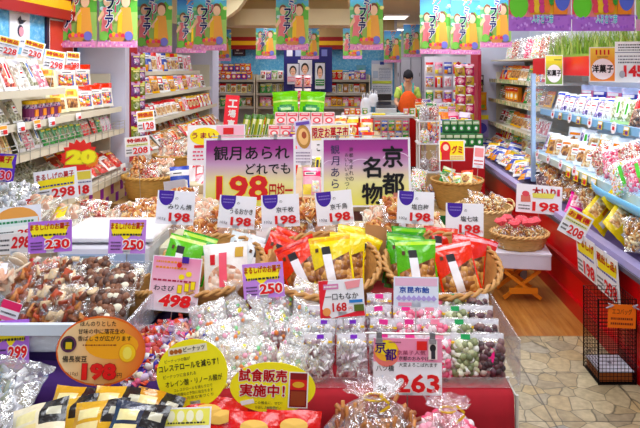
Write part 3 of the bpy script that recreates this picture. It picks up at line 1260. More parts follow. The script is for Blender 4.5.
def table(label, x0, x1, y0, y1, z, top=WOODL, skirt=None):
    r = thing('display_table', label, 'table', ((x0 + x1) / 2, (y0 + y1) / 2, 0))
    w, d = x1 - x0, y1 - y0
    m = MB()
    m.rbox((-w / 2, -d / 2, z - .04), (w / 2, d / 2, z), top, .006)
    m.obj('tabletop', r)
    for sx in (-1, 1):
        for sy in (-1, 1):
            m = MB()
            m.bx((sx * (w / 2 - .05) - .02, sy * (d / 2 - .05) - .02, 0), (sx * (w / 2 - .05) + .02, sy * (d / 2 - .05) + .02, z - .04), M('#8a8a90', 'plastic'))
            m.obj('leg', r)
    for s in (skirt or ()):
        m = MB()
        a, mt = s
        if a == 'front':
            m.bx((-w / 2, -d / 2 - .012, .05), (w / 2, -d / 2 - .001, z), mt)
        elif a == 'right':
            m.bx((w / 2 + .001, -d / 2, .05), (w / 2 + .012, d / 2, z), mt)
        elif a == 'left':
            m.bx((-w / 2 - .012, -d / 2, .05), (-w / 2 - .001, d / 2, z), mt)
        m.obj('side_board', r)
    return r


def cloth(label, x0, x1, y0, y1, z, drop, mat, sd=0):
    """cloth over a table: top sheet and a falling front with soft folds"""
    m = MB()
    nx = 40
    rows_ = [(y1, z + .004)] + [(y0 + (y1 - y0) * k / 4, z + .004) for k in (3, 2, 1, 0)]
    path = rows_ + [(y0 - .022, z - .006)] + [(y0 - .028, z - drop * k / 8) for k in range(1, 9)]
    for j, (y, zz) in enumerate(path):
        for i in range(nx + 1):
            x = x0 + (x1 - x0) * i / nx
            f = max(0, j - 5) / 8
            m.v.append(Vector((x, y - f * .02 * (1 + math.sin(i * .9 + sd + .4 * math.sin(i * .37))) - (f * .01), zz)))
    for j in range(len(path) - 1):
        for i in range(nx):
            a = j * (nx + 1) + i
            m.f.append((a, a + nx + 1, a + nx + 2, a + 1))
            m.m.append(m.mi(mat))
    o = O('table_cloth', m.mesh('table_cloth', True))
    s = o.modifiers.new('thickness', 'SOLIDIFY')
    s.thickness = .003
    return tag(o, label, 'cloth')


ZT = .65
table('front display table under the red cloth', -.50, .50, 1.90, 3.5, ZT - .012)
cloth('deep red cloth draped over the front display table', -.52, .512, 1.89, 2.86, ZT - .008, .5, CLR)
table('left front display table beneath the purple cloth', -1.75, -.55, 1.95, 3.5, ZT - .012)
cloth('dark purple cloth draped over the left front table', -1.76, -.55, 1.94, 2.86, ZT - .008, .5, M('#3c1460', 'cloth'), 2)
table('low front step of packets before the cloth-covered tables', -1.3, .30, 1.38, 1.84, .5, M('#7a4a30', 'paint'))
table('long middle display table behind the two purple signs', -1.25, .40, 3.75, 8.2, .80, M('#c9b594', 'paint'), (('right', M('#b89868', 'paint')), ('left', M('#b89868', 'paint'))))
table('small stand carrying the green cartons by the wicker baskets', .95, 1.42, 6.3, 7.3, .82, M('#d6c8a8', 'paint'), (('front', M('#c01828', 'paint')), ('left', M('#c8b890', 'paint'))))
table('low cream stand holding the yellow signed wicker basket', .72, 1.28, 5.3, 5.85, .36, M('#bfa878', 'paint'), (('front', M('#1f6a3a', 'cloth')), ('left', M('#1f6a3a', 'cloth'))))
table('low cream stand under the basket of brown snacks', .80, 1.42, 4.68, 5.22, .30, M('#bfa878', 'paint'))
table('narrow stand under the baskets beside the left gondola', -1.80, -1.36, 4.6, 6.2, .62, M('#a88858', 'paint'), (('front', M('#8a6a40', 'paint')), ('right', M('#8a6a40', 'paint'))))
# riser carrying the cracker trays and the purple signs
r = thing('display_riser', 'cream raised platform under the row of cracker trays', 'platform', (-.12, 3.17, ZT - .012))
m = MB()
m.bx((-.70, -.29, .10), (.66, .32, .13), M('#d8c8a8', 'paint'))
m.obj('top_board', r)
for sx in (-.68, -.2, .25, .64):
    m = MB()
    m.bx((sx - .012, -.28, 0), (sx + .012, .31, .0995), M('#c0a880', 'paint'))
    m.obj('support_board', r)
ZR = ZT - .012 + .13
# clear fence round the tray of small bags
r = thing('acrylic_fence', 'clear acrylic fence round the tray of small bags', 'fence', (.2, 1.9, ZT))
for nm, lo, hi in (('side_pane', (.338, .0, .0), (.342, .46, .145)), ('side_pane', (-.40, .0, .0), (-.396, .46, .11)), ('front_pane', (-.39, -.004, 0), (.335, -.0005, .03))):
    m = MB()
    m.bx(lo, hi, film('#e8e8f4', .10, .2))
    m.obj(nm, r)
# white wire leg frame at the right end of the cloth
r = thing('wire_rack_frame', 'white wire rack frame at the end of the red cloth', 'rack', (.532, 1.96, 0))
m = MB()
for y in (-.05, .06):
    m.tube([(0, y, 0), (0, y, .62)], .006, M('#d8d4cc', 'plastic'), 6)
m.obj('post', r)
m = MB()
for q in range(9):
    m.tube([(0, -.05, .05 + q * .07), (0, .06, .05 + q * .07)], .004, M('#d8d4cc', 'plastic'), 5)
m.obj('crossbar_ladder', r)

# ================================================================== front display: signs and cards
INK = M('#18161e')
RED2, PUR = M('#d8161e'), M('#4a1f9a')


def grad(key, stops, axis='Z', lo=0, hi=1):
    """printed colour wash: runs up the sheet in the sheet's own object space"""
    if key in _mats:
        return _mats[key]
    m, nt, b = newmat(key)
    tc = N(nt, 'ShaderNodeTexCoord')
    sp = N(nt, 'ShaderNodeSeparateXYZ')
    nt.links.new(tc.outputs['Generated'], sp.inputs[0])
    r = ramp(nt, stops)
    nt.links.new(sp.outputs[axis], r.inputs[0])
    nt.links.new(r.outputs[0], b.inputs['Base Color'])
    b.inputs['Roughness'].default_value = .4
    return m


GBIG = grad('print_yellow_to_plum', [(0, '#e9e24a'), (.35, '#efe7a0'), (.62, '#caa0c4'), (.82, '#a82a92'), (1, '#8e1480')])


def d_big1(p):
    p.rect(.025, .03, .975, .975, GBIG)
    p.text('観月あられ', .52, .22, .2, BLACK, .02, fit=.82)
    p.k += 1
    p.text('どれでも', .70, .45, .15, BLACK, .015, fit=.48)
    p.bold('198', .42, .72, .36, RED2, YEL, .03, .05, fit=.56)
    p.text('円均一', .84, .76, .2, RED2, .02, fit=.25)


def d_big2(p):
    p.rect(.025, .03, .975, .975, GBIG)
    wv = M('#e8cfe6')
    for cx, cy, rr in ((.12, .40, .10), (.45, .42, .14), (.84, .34, .16)):
        pts = [(cx + rr * math.cos(RAD(a)), cy - rr * .8 * math.sin(RAD(a))) for a in range(20, 165, 12)]
        pts += [(cx + rr * .93 * math.cos(RAD(a)), cy - rr * .72 * math.sin(RAD(a))) for a in range(164, 19, -12)]
        p.poly(pts, wv)
    p.vert('観月あられ', .155, .17, .165, .13, M('#3a2a5a'), .006)
    p.vert('京都生まれの', .335, .17, .085, .06, INK, .004)
    p.vert('おいしい水でつくった', .285, .25, .07, .05, INK, .002)
    p.vert('京都', .80, .28, .39, .30, BLACK, .03)
    p.vert('名物', .565, .43, .38, .29, BLACK, .03)
    p.rect(.80, .80, .93, .93, M('#c08070'))


ROD = metal('#b0b0b4', .25)
card('promotional_sign', 'large purple and yellow sign reading 198 yen each', 'sign', 249.5, 173, 3.5, 93, 70, d_big1, sup=ZR, roll=-1, clips=(.17, .78), rail=.42)
card('promotional_sign', 'large purple and yellow sign with tall black brush lettering', 'sign', 366.5, 172.5, 3.5, 90, 69, d_big2, sup=ZR, roll=-.5, clips=(.18, .76), rail=.42)


def d_198(nm, gram='102g'):
    def d(p):
        a = PUR
        p.ell(.24, .14, .20, .30, a, 24, 180, 360)
        p.rect(.04, .0, .44, .14, a)
        p.lines(.1, .4, .08, .26, 2, M('#9a8ad0'), 5)
        p.text('の', .52, .22, .08, INK)
        p.text(nm, .62, .47, .17, INK, .008, fit=min(.62, .155 * len(nm)))
        p.text('198', .63, .78, .27, RED2, .035, fit=.56)
        p.text('円', .94, .86, .08, RED2)
        p.text(gram, .17, .84, .1, M('#555060'), fit=.2)
    return d


for nm, x, y, w, h, ro, words_ in (('みりん焼', 174, 208, 38, 33, 3, 'white 198 card furthest left, beside the scale'), ('うるおかき', 235.5, 212.5, 37, 32, 4, 'white 198 card above the white-and-red-striped pouch'),
                               ('京千枚', 281, 211, 38, 32, -3, 'white 198 card between the signs above the red pouches'), ('京千鳥', 336, 208, 37, 33, -6, 'white 198 card above the yellow pouches'),
                               ('塩白梅', 415, 208, 37, 32, 3, 'white 198 card above the green pouches'), ('塩七味', 464.5, 220, 38, 32, 2, 'white 198 card furthest right, above the orange-red pouches')):
    card('price_card', words_, 'price card', x, y, 2.82, w, h, d_198(nm), sup=ZT, roll=ro, group='white 198 price cards')


def burst(p, u, v, r, mat, n=16):
    ar = p.w / p.h
    p.poly([(u + r * (1 if i % 2 else .8) * math.cos(math.pi * i / n), v + r * ar * (1 if i % 2 else .8) * math.sin(math.pi * i / n)) for i in range(2 * n)], mat)


def d_maru(price, bg, strip=None, left=True, title='まるしげのお菓子'):
    def d(p):
        for i in range(9):
            pass
        p.poly([(.05, .28), (.12, .5), (.3, .44), (.45, .62), (.62, .46), (.85, .5), (.93, .2), (.1, .1)], YEL)
        p.bold(title, .5, .18, .2, M('#d01018'), YEL, .025, .06, fit=.9)
        p.lines(.08, .92, .36, .52, 1, INK, 3)
        p.bold(price, .68, .74, .3, M('#e0101c'), WHITE, .04, .1, fit=.56)
        if left:
            p.lines(.07, .34, .62, .92, 3, INK, 9)
    return d


LILAC = M('#b46fd6')
card('price_card', 'lilac 250 card before the white pouch in the wicker basket', 'price card', 264.5, 281, 2.26, 41, 34, d_maru('250', 0), bg='#c892e2', sup=ZT, roll=-5)
card('price_card', 'lilac 250 card in front of the weighing scale', 'price card', 126.5, 237, 2.55, 37, 33, d_maru('250', 0), bg='#c892e2', sup=ZT, roll=0)
card('price_card', 'purple 230 card standing in the snack tray', 'price card', 50, 237, 2.48, 44, 31, d_maru('230', 0), bg='#b87ada', sup=ZT, roll=-4)
card('price_card', 'purple 299 card hung low at the left edge', 'price card', 12, 343, 2.0, 34, 42, d_maru('299', 0), bg='#b87ada', sup=ZT - .13, roll=-4)


def d_498(p):
    p.rect(.02, .015, .98, .985, grad('print_pink_wash', [(0, '#f8eef6'), (.45, '#f6c4dc'), (1, '#f088b4')]))
    p.lines(.08, .7, .05, .26, 2, M('#f0a020'), 2)
    p.lines(.06, .92, .40, .48, 1, M('#b01850'), 4)
    for u, v in ((.62, .36), (.76, .30)):
        p.ell(u, v, .06, .05, YEL)
    for u, v in ((.56, .5), (.70, .46), (.82, .42)):
        p.rect(u, v, u + .1, v + .16, M('#c89818'))
        p.rect(u + .012, v + .012, u + .088, v + .148, YEL)
    p.text('わさび', .3, .58, .1, INK, .02, fit=.4)
    p.bold('498', .55, .80, .24, M('#e81420'), WHITE, .05, .1, fit=.64, slant=.15)
    p.rect(.6, -.02, .74, .1, PUR)
    p.ell(.56, .14, .05, .05, M('#e02838'))
    p.text('円', .92, .84, .08, INK)


card('price_card', 'pink 498 card before the green pouches', 'price card', 171.5, 285, 2.27, 50, 53, d_498, sup=ZT, roll=5)


def d_168(p):
    p.poly([(0, 0), (.22, 0), (.05, .75), (.25, 1), (0, 1)], M('#e83048'))
    p.poly([(.3, 1), (.98, .82), (1, 1)], M('#e83048'))
    p.rect(.1, .1, .44, .24, M('#d88ab8'))
    p.lines(.12, .42, .12, .22, 1, WHITE, 1)
    p.poly([(.58, .06), (.94, .02), (.9, .22), (.62, .26)], M('#f6a8b0'))
    p.text('一口もなか', .5, .44, .17, INK, .012, fit=.74)
    p.rect(.66, .55, .96, .63, M('#3a8ad0'))
    p.text('168', .44, .72, .24, M('#d01820'), .03, fit=.32)
    p.rect(.76, .68, .98, .86, M('#5a6a28'))
    p.ell(.15, .83, .09, .11, M('#f0a868'))
    p.text('円', .68, .78, .1, RED2)


card('price_card', 'white and red 168 card before the yellow pouches', 'price card', 343, 299, 1.998, 45, 36, d_168, sup=ZT, roll=-4)


def d_blank(p):
    p.rect(.03, .04, .97, .3, M('#e8c0d8'))
    p.text('京昆布飴', .46, .43, .2, M('#2a62c0'), .03, fit=.66)
    for i in range(8):
        p.poly([(.05 + i * .11, .72), (.12 + i * .11, .60), (.19 + i * .11, .72), (.12 + i * .11, .80)], M('#b8a8e0'))
    p.rect(.1, .84, .4, .96, M('#f0a0c0'))


card('price_card', 'glossy pale blue and pink card before the green pouches', 'price card', 416, 292.5, 1.998, 45, 29, d_blank, bg='#e6ecfa', sup=ZT, roll=1)


def d_263(p):
    p.rect(.0, .0, 1, .42, M('#f2a2c0'))
    p.ell(.19, .27, .19, .24, M('#f08a80'))
    p.ell(.19, .22, .175, .19, M('#f8c040'))
    p.ell(.19, .17, .15, .13, M('#fbe020'))
    p.text('京', .1, .16, .2, M('#5a1a8a'), .03)
    p.text('都', .25, .29, .2, M('#5a1a8a'), .03)
    p.text('八ツ橋', .17, .53, .1, INK, .01, fit=.26)
    p.lines(.22, .4, .04, .1, 1, M('#905060'), 8)
    p.text('京菓子人気', .55, .25, .08, M('#b05878'), .01, fit=.42)
    p.text('京都のおみやげに', .62, .35, .075, INK, .01, fit=.5)
    p.text('大変よろこばれます', .65, .46, .075, INK, .01, fit=.56)
    p.rect(.63, .04, .78, .2, M('#e03028'))
    p.rect(.80, .02, .93, .36, M('#f4e8e4'))
    p.ell(.865, .16, .045, .07, BLACK)
    p.rect(.84, .2, .9, .35, M('#2a2a34'))
    p.bold('263', .64, .78, .33, M('#e01820'), M('#f8f0f0'), .03, .06, fit=.64)
    p.text('各種', .13, .88, .1, INK, .015, fit=.14)
    p.text('円', .955, .84, .07, RED2)


card('price_card', 'white and pink 263 card hanging before the red cloth', 'price card', 407.5, 368, 1.80, 69, 54, d_263, sup=.5, roll=1, clips=(.08, .86), rail=.62)


def d_orange(p):
    p.ell(.5, .5, .485, .475, grad('print_orange_wash', [(0, '#f6dcae'), (.3, '#f2c48a'), (.7, '#ef9a3a'), (1, '#e8641a')], 'X'))
    p.ell(.62, .42, .3, .2, M('#f7b21c'))
    p.ell(.80, .53, .1, .14, M('#e89a10'))
    p.ell(.80, .53, .09, .125, M('#f9d020'))
    p.ell(.80, .53, .05, .09, M('#fbe870'))
    p.text('ほんのりとした', .46, .11, .07, INK, .012, fit=.4)
    p.text('甘味の中に落花生の', .50, .22, .075, INK, .012, fit=.52)
    p.text('香ばしさが広がります', .54, .32, .075, INK, .012, fit=.60)
    p.lines(.3, .68, .39, .44, 1, M('#7a3010'), 6)
    p.ell(.14, .4, .09, .12, M('#5a3050'))
    p.ell(.14, .4, .065, .09, BLACK)
    p.rect(.11, .37, .18, .47, M('#d8c020'))
    p.text('備長炭豆', .22, .61, .09, INK, .02, fit=.27)
    p.bold('198', .5, .79, .24, M('#e41818'), M('#a01010'), .05, .075, fit=.38)
    p.text('(110g)', .2, .82, .06, M('#6a4020'), 0, fit=.14)
    p.text('円', .73, .84, .07, INK)


card('oval_sign', 'orange oval sign reading 198 above the gold packets', 'sign', 99, 352.5, 1.82, 90, 67, d_orange, bg='#e87a28', sup=.5, shape='ell', roll=0, rim=M('#8a4018'))


def d_circle(p):
    p.rect(.2, .09, .75, .2, M('#f4ecd0'))
    for i in range(3):
        p.ell(.25 + i * .06, .15, .03, .035, M('#b06a20'))
    p.text('ピーナッツ', .57, .14, .07, INK, .02, fit=.3)
    p.text('ピーナッツの脂が', .32, .27, .05, INK, .006, fit=.36, slant=.0)
    p.text('コレステロールを減らす！', .47, .37, .1, INK, .022, fit=.84)
    p.text('ピーナッツに含まれる', .33, .49, .055, INK, .008, fit=.46)
    p.text('オレイン酸・リノール酸が', .52, .60, .09, INK, .014, fit=.80)
    for i, t in enumerate(('コレステロールを減らすので', '動脈硬化の予防に役立ちます', '美しく元気な体づくり')):
        p.text(t, .5, .70 + i * .065, .048, INK, .004, fit=.54)


card('round_sign', 'yellow round sign with black handwriting about peanuts', 'sign', 196, 375, 1.80, 72, 66, d_circle, bg='#fff22a', sup=.5, shape='ell', roll=-9)


def d_ellipse(p):
    for t, v, f in (('試食販売', .27, .56), ('実施中！', .56, .52)):
        p.bold(t, .38, v, .24, M('#e0141e'), WHITE, .03, .08, fit=f)
    p.rect(.685, .17, .915, .88, WHITE)
    p.rect(.70, .19, .90, .86, M('#8a1414'))
    p.rect(.70, .32, .90, .52, M('#d8261c'))
    p.ell(.8, .42, .07, .06, M('#e8b840'))
    p.rect(.715, .55, .885, .83, M('#9a4a26'))
    p.poly([(.13, .78), (.28, .72), (.3, .8), (.15, .86)], WHITE)
    p.text('この機会に、ぜひ！', .46, .79, .06, INK, .004, fit=.32)
    p.text('お召し上がり下さい', .46, .88, .06, INK, .004, fit=.3)


card('oval_sign', 'yellow oval sign with big red lettering over the red packets', 'sign', 271.5, 389, 1.79, 86, 48, d_ellipse, bg='#fff02a', sup=.5, shape='ell', roll=2)

# ================================================================== wicker baskets with pouches
B1 = basket('front wicker basket of green and white pouches', (-.565, 2.53, ZT + .05), .15, .215, .15, 14, group=None, handle=False)
B2 = basket('front wicker basket of orange-red and yellow pouches', (-.105, 2.53, ZT + .05), .17, .235, .15, 14, handle=False)
B3 = basket('front wicker basket of green and orange pouches, furthest right', (.385, 2.53, ZT + .05), .165, .235, .15, 14, handle=False)
for x, wd in ((-.565, 'green and white pouch basket'), (-.105, 'orange and yellow pouch basket'), (.385, 'green and orange pouch basket')):
    s = thing('tilting_stand', f'low wooden wedge tilting the {wd}', 'stand', (x, 2.62, ZT))
    m = MB()
    m.add([(-.13, -.1, 0), (.13, -.1, 0), (.13, .0, 0), (-.13, .0, 0), (-.13, -.1, .012), (.13, -.1, .012), (.13, .0, .04), (-.13, .0, .04)], BOXF, M('#8a5a34', 'paint'))
    m.obj('wedge', s)


def pouches(xs, cx, n, base, win, words_, style='a', **kw):
    pass


def pc(x, y, Y, base, win, label, roll, lean=-22, yaw=0, style='a', **kw):
    """pouch whose centre shows at pixel x, y"""
    h = kw.setdefault('h', .215)
    c = at(x, y + 9, Y)
    rot = Euler((RAD(lean), RAD(roll), RAD(yaw)))
    off = rot.to_matrix() @ Vector((0, 0, h / 2))
    return pouch(label, c - off, rot, base, win, None, style=style, sd=RN.randint(0, 3), **kw)


# basket of green and white
pc(193, 250, 2.62, '#3aa82c', 'rice', 'green pouch at the back of the white pouch basket', 16, c2='#c8e860')
pc(181, 254, 2.53, '#6cc230', 'rice', 'light green pouch leaning over the pink 498 card', 14, c2='#e0f090')
pc(243, 248, 2.66, '#dfe6ea', 'rice', 'pale clear pouch leaning behind the white pouch', 14, h=.2)
pc(257, 258, 2.60, '#e4e8ec', 'green', 'pale clear pouch beside the lilac 250 card', 20, h=.2)
pc(226, 262, 2.46, '#f4f0ec', 'pale', 'white pouch with round window and pink strip', -6, style='b', w=.185, h=.22)
# orange-red and yellow
pc(284, 246, 2.66, '#d42010', 'nuts', 'red pouch, rearmost in the middle basket', 22, c2='#f05030')
pc(277, 252, 2.60, '#e02a12', 'nuts', 'red pouch second behind the front red pouch', 24, c2='#f86038')
pc(302, 258, 2.50, '#f0380e', 'nuts', 'front orange-red pouch in the middle basket', -24, c2='#d01818', w=.175)
pc(352, 242, 2.68, '#f0d400', 'nuts', 'yellow pouch, rearmost in the middle basket', 9, c2='#f8f060')
pc(361, 250, 2.62, '#f4c808', 'nuts', 'yellow pouch tucked at the basket edge by the kraft paper', 22, c2='#f8ec50', w=.13)
pc(347, 250, 2.56, '#f6d80c', 'nuts', 'yellow pouch second behind the front yellow pouch', 2, c2='#f8f060')
pc(332, 254, 2.48, '#fadc10', 'nuts', 'front yellow pouch in the middle basket', -8, c2='#f4b008', w=.175)
# green and orange
pc(408, 243, 2.68, '#3f9c1e', 'nuts', 'green pouch, rearmost in the furthest right front basket', 4, c2='#88c830')
pc(402, 250, 2.62, '#2f8c22', 'nuts', 'dark green pouch third from the front of its basket', 8, c2='#70b828')
pc(404, 253, 2.56, '#58ac1c', 'nuts', 'green pouch second behind the front green pouch', 6, c2='#a8d838')
pc(417, 258, 2.48, '#66b81e', 'nuts', 'front green pouch in the furthest right basket', -2, c2='#b8e040', w=.17)
pc(440, 243, 2.70, '#d83218', 'nuts', 'orange-red pouch behind the green pouches', 6, c2='#e86040')
pc(476, 252, 2.62, '#e02818', 'nuts', 'orange-red pouch at the back right of its basket', 20, c2='#f8a0b0')
pc(468, 253, 2.55, '#e6301a', 'nuts', 'orange-red pouch second behind the front orange one', 10, c2='#f8b0b8')
pc(457, 261, 2.47, '#f03a14', 'nuts', 'front orange-red pouch in the furthest right basket', -12, c2='#f8c0c0', w=.165)
# kraft paper lining behind the yellow pouches
for x, y, lab_ in ((375, 247, 'brown kraft paper bag edge between the yellow and green pouches'), (246, 262, 'brown kraft paper lining behind the lilac 250 card')):
    c = at(x, y, 2.66)
    put(packet_mesh('kraft_sheet', .12, .2, .02, M('#b08050', 'paper'), (), 3), lab_, c - Vector((0, 0, .11)), (RAD(-18), RAD(14), RAD(30)), None, 'kraft_paper', 'paper')

# ================================================================== trays of crackers on the riser
for i, (x, k, wd) in enumerate(((-.62, 'crack', 'behind the second white 198 card'), (-.18, 'crack', 'below the wide 198 sign'), (.28, 'crack', 'below the brush lettered sign'))):
    t = thing('cracker_tray', f'shallow white tray of bagged crackers {wd}', 'tray', (x, 3.10, ZR))
    m = MB()
    m.bx((-.2, -.18, 0), (.2, .2, .012), M('#e8e4ea', 'plastic'))
    m.obj('base', t)
    for lo, hi in (((-.2, -.192, 0), (.2, -.1801, .035)), ((-.2, .2001, 0), (.2, .212, .035)), ((-.212, -.192, 0), (-.2001, .212, .035)), ((.2001, -.192, 0), (.212, .212, .035))):
        m = MB()
        m.bx(lo, hi, M('#f0eef2', 'plastic'))
        m.obj('rim', t)
kk = 0
for i, (X, wd) in enumerate(((-.62, 'second white card'), (-.18, 'wide sign'), (.28, 'brush lettered sign'))):
    for j, (dx, dy, dz, kd) in enumerate(((-.1, -.12, .055, 'crack'), (.1, -.13, .06, 'pale'), (-.09, .02, .08, 'pale'), (.1, .0, .085, 'crack'), (0, -.02, .13, 'crack'))):
        bag(kd, 'pillow', f'flat clear bag of rice crackers, {ordw(j)} in the tray by the {wd}', (X + dx, 3.02 + dy, ZR + dz - .01), (RAD(-72 + RN.uniform(-6, 6)), 0, RAD(RN.uniform(-16, 16))), 'bags of rice crackers in the riser trays', w=.19, h=.2, t=.07, sd=j % 3, haze=.08)

# lavender wrapped crackers beyond the scale
for j, (x, y, Y, kd) in enumerate(((138, 218, 3.5, 'pale'), (160, 218, 3.35, 'crack'), (122, 224, 3.3, 'pale'), (182, 206, 3.75, 'crack'), (150, 222, 3.2, 'crack'), (192, 220, 3.2, 'pale'))):
    c = at(x, y, Y)
    bag(kd, 'pillow', f'large clear bag of flat crackers, {ordw(j)} in the heap beyond the scale', c - Vector((0, .1, .03)), (RAD(-68), RAD(RN.uniform(-8, 8)), RAD(RN.uniform(-30, 30))), 'large cracker bags beyond the scale', w=.25, h=.28, t=.07, sd=j % 2, haze=.12, tint='#f4ecff', lum=.85)
r = thing('cracker_stand', 'cream stand under the cracker bags beyond the scale', 'stand', (-1.17, 3.42, ZT - .012))
m = MB()
m.bx((-.42, -.3, 0), (.30, .3, .10), M('#d8c8b0', 'paint'))
m.obj('top_block', r)

# ================================================================== tray of small bags behind the acrylic fence
cols = [(-.095, 'mochi', '#8a3ac8', 'white sweets with purple tag'), (.015, 'mochi', '#8a3ac8', 'white sweets with small purple tag'), (.115, 'mochi', '#f048a0', 'pale sweets with pink tag'),
        (.205, 'pink', '#f048a0', 'pink sweets with magenta tag'), (.29, 'pink', '#f8a0b8', 'rosy sweets with pale tag'), (.375, 'green', '#30a868', 'greenish sweets with green tag'), (.458, 'dark', '#f02890', 'dark plum sweets with magenta tag')]
for ci, (X, kd, tg, wd) in enumerate(cols):
    for rw in range(4):
        if X < .1 and rw > 2:
            continue
        Y = 1.945 + rw * .105
        sdv = (ci + rw) % 2
        h = .138
        mc, mf = bag_meshes(kd, 'pillow', sdv, .098 if X > .1 else .105, h, .06, None, .2, .4)
        wx = 'first row, at the cloth edge' if rw == 0 else f'{ordw(rw)} row back from the cloth edge'
        rr = thing('sweets_bag', f'small bag of {wd}, {wx}', 'bag of sweets', (X * (1 + rw * .015), Y, ZT + .003 + rw * .004), (RAD(-13), RAD(RN.uniform(-4, 4)), RAD(RN.uniform(-6, 6))), 'small sweets bags in the fenced tray')
        c = O('filling', mc, rr)
        c['kind'] = 'stuff'
        O('film', mf, rr)
        m = MB()
        m.box((0, -.012, h * .80), (.092, .004, .007), M('#f0c830', 'plastic'))
        m.obj('tie_strip', rr)
        m = MB()
        m.box((0, -.010, h * .88), (.09, .003, .030), film('#f4f0fa', .55, .4))
        m.obj('header_band', rr)
        m = MB()
        tw, th_ = (.022, .012) if ci < 2 else ((.02, .055) if ci == 6 else (.03, .016))
        m.box((.008 if ci < 2 else .0, -.032 if ci == 6 else -.0165, h * (.93 if ci < 6 else .52)), (tw, .002, th_), M(tg))
        m.obj('tag', rr)

# ================================================================== heap of pastel sugar sweets in cellophane
sp = [(215, 372, 1.96), (248, 366, 1.97), (283, 372, 1.96), (308, 366, 1.99), (200, 350, 2.05), (232, 345, 2.08), (263, 348, 2.07), (294, 346, 2.08), (216, 326, 2.17), (248, 322, 2.2), (280, 322, 2.2), (305, 322, 2.2), (232, 306, 2.3), (266, 304, 2.3), (297, 302, 2.32)]
for j, (x, y, Y) in enumerate(sp):
    c = at(x, y, Y)
    fo = 'tied' if j % 3 == 0 else 'pillow'
    lean = -42 if fo == 'pillow' else -14
    bag('past', fo, f'crinkled bag of pastel sugar sweets, {ordw(j)} from the cloth edge', c - Vector((0, .03, .075)), (RAD(lean + RN.uniform(-10, 10)), RAD(RN.uniform(-22, 22)), RAD(RN.uniform(-25, 25))),
        'cellophane bags of pastel sweets', w=.135, h=.17, t=.08, sd=j % 4, haze=.22, gl=.5, n=80, name='sweets_bag', cat='bag of sweets')
# colourful wrapped candies to their left
sp = [(128, 376, 1.97), (155, 368, 1.98), (150, 354, 2.06), (178, 350, 2.08), (120, 357, 2.08), (160, 344, 2.14), (192, 340, 2.16), (135, 346, 2.14), (182, 336, 2.2)]
for j, (x, y, Y) in enumerate(sp):
    c = at(x, y, Y)
    bag('candy' if j != 6 else 'redm', 'pillow', f'clear bag of colourful wrapped candy, {ordw(j)} from the oval orange sign', c - Vector((0, .04, .065)), (RAD(-48 + RN.uniform(-8, 8)), RAD(RN.uniform(-14, 14)), RAD(RN.uniform(-18, 18))),
        'clear bags of wrapped candy', w=.14, h=.15, t=.07, sd=j % 3, haze=.09, gl=.28, lum=1.4, name='sweets_bag', cat='bag of sweets')


# ================================================================== left tray of bagged crackers
t = thing('tray_stand', 'low dark stand under the long clear snack tray', 'stand', (-1.14, 2.30, ZT - .003))
m = MB()
m.bx((-.58, -.22, 0), (.38, .32, .055), M('#3a2a5a', 'paint'))
m.obj('block', t)
t = thing('snack_tray', 'long clear plastic tray of bagged crackers at the left', 'tray', (-1.14, 2.26, ZT + .055))
TR = film('#d8e6f8', .14, .25)
m = MB()
m.bx((-.6, -.23, 0), (.40, .35, .012), TR)
m.obj('base', t)
for lo, hi in (((-.6, -.242, 0), (.40, -.2301, .075)), ((-.6, .3501, 0), (.40, .362, .11)), ((-.612, -.242, 0), (-.6001, .362, .09)), ((.4001, -.242, 0), (.412, .362, .10))):
    m = MB()
    m.bx(lo, hi, TR)
    m.obj('rim', t)
m = MB()
m.bx((-.612, -.262, .062), (.412, -.243, .098), M('#dfe8f4', 'plastic'))
m.obj('front_lip', t)
sp = [(18, 300, 2.16, 'chips', 'orange cracker pieces'), (52, 298, 2.14, 'chips', 'orange cracker pieces'), (84, 302, 2.13, 'chips', 'orange cracker pieces'), (36, 276, 2.3, 'chips', 'orange cracker pieces'), (68, 276, 2.28, 'chips', 'orange cracker pieces'),
      (92, 282, 2.26, 'balls', 'brown and white chocolate balls'), (118, 284, 2.22, 'balls', 'brown and white chocolate balls'), (97, 270, 2.40, 'balls', 'brown and white chocolate balls'), (124, 276, 2.34, 'balls', 'brown and white chocolate balls'),
      (10, 268, 2.34, 'pale', 'pale crackers with white strip'), (44, 266, 2.43, 'redm', 'pinkish rice pieces'), (70, 268, 2.42, 'chips', 'tan cracker pieces'), (108, 304, 2.12, 'balls', 'brown and white chocolate balls')]
cn_ = {}
for j, (x, y, Y, kd, wd) in enumerate(sp):
    c = at(x, y, Y)
    cn_[wd] = cn_.get(wd, -1) + 1
    bag(kd, 'pillow', f'clear bag of {wd}, {ordw(cn_[wd])} of these in the snack tray', c - Vector((0, .05, .075)), (RAD(-50 + RN.uniform(-8, 8)), RAD(RN.uniform(-14, 14)), RAD(RN.uniform(-18, 18))),
        'snack bags in the long clear tray', w=.155, h=.155, t=.085, sd=j % 3, haze=.05, gl=.2, lum=1.25, lab=(.2, .3, .6, .6, '#f0eef8', None) if kd == 'pale' else None)
# dark blue-grey bag at the tray's right end: wicker peeks out
basket('small wicker basket at the end of the snack tray', (-.80, 2.36, ZT + .05), .07, .095, .10, 0, handle=False, hexc='#b08040')

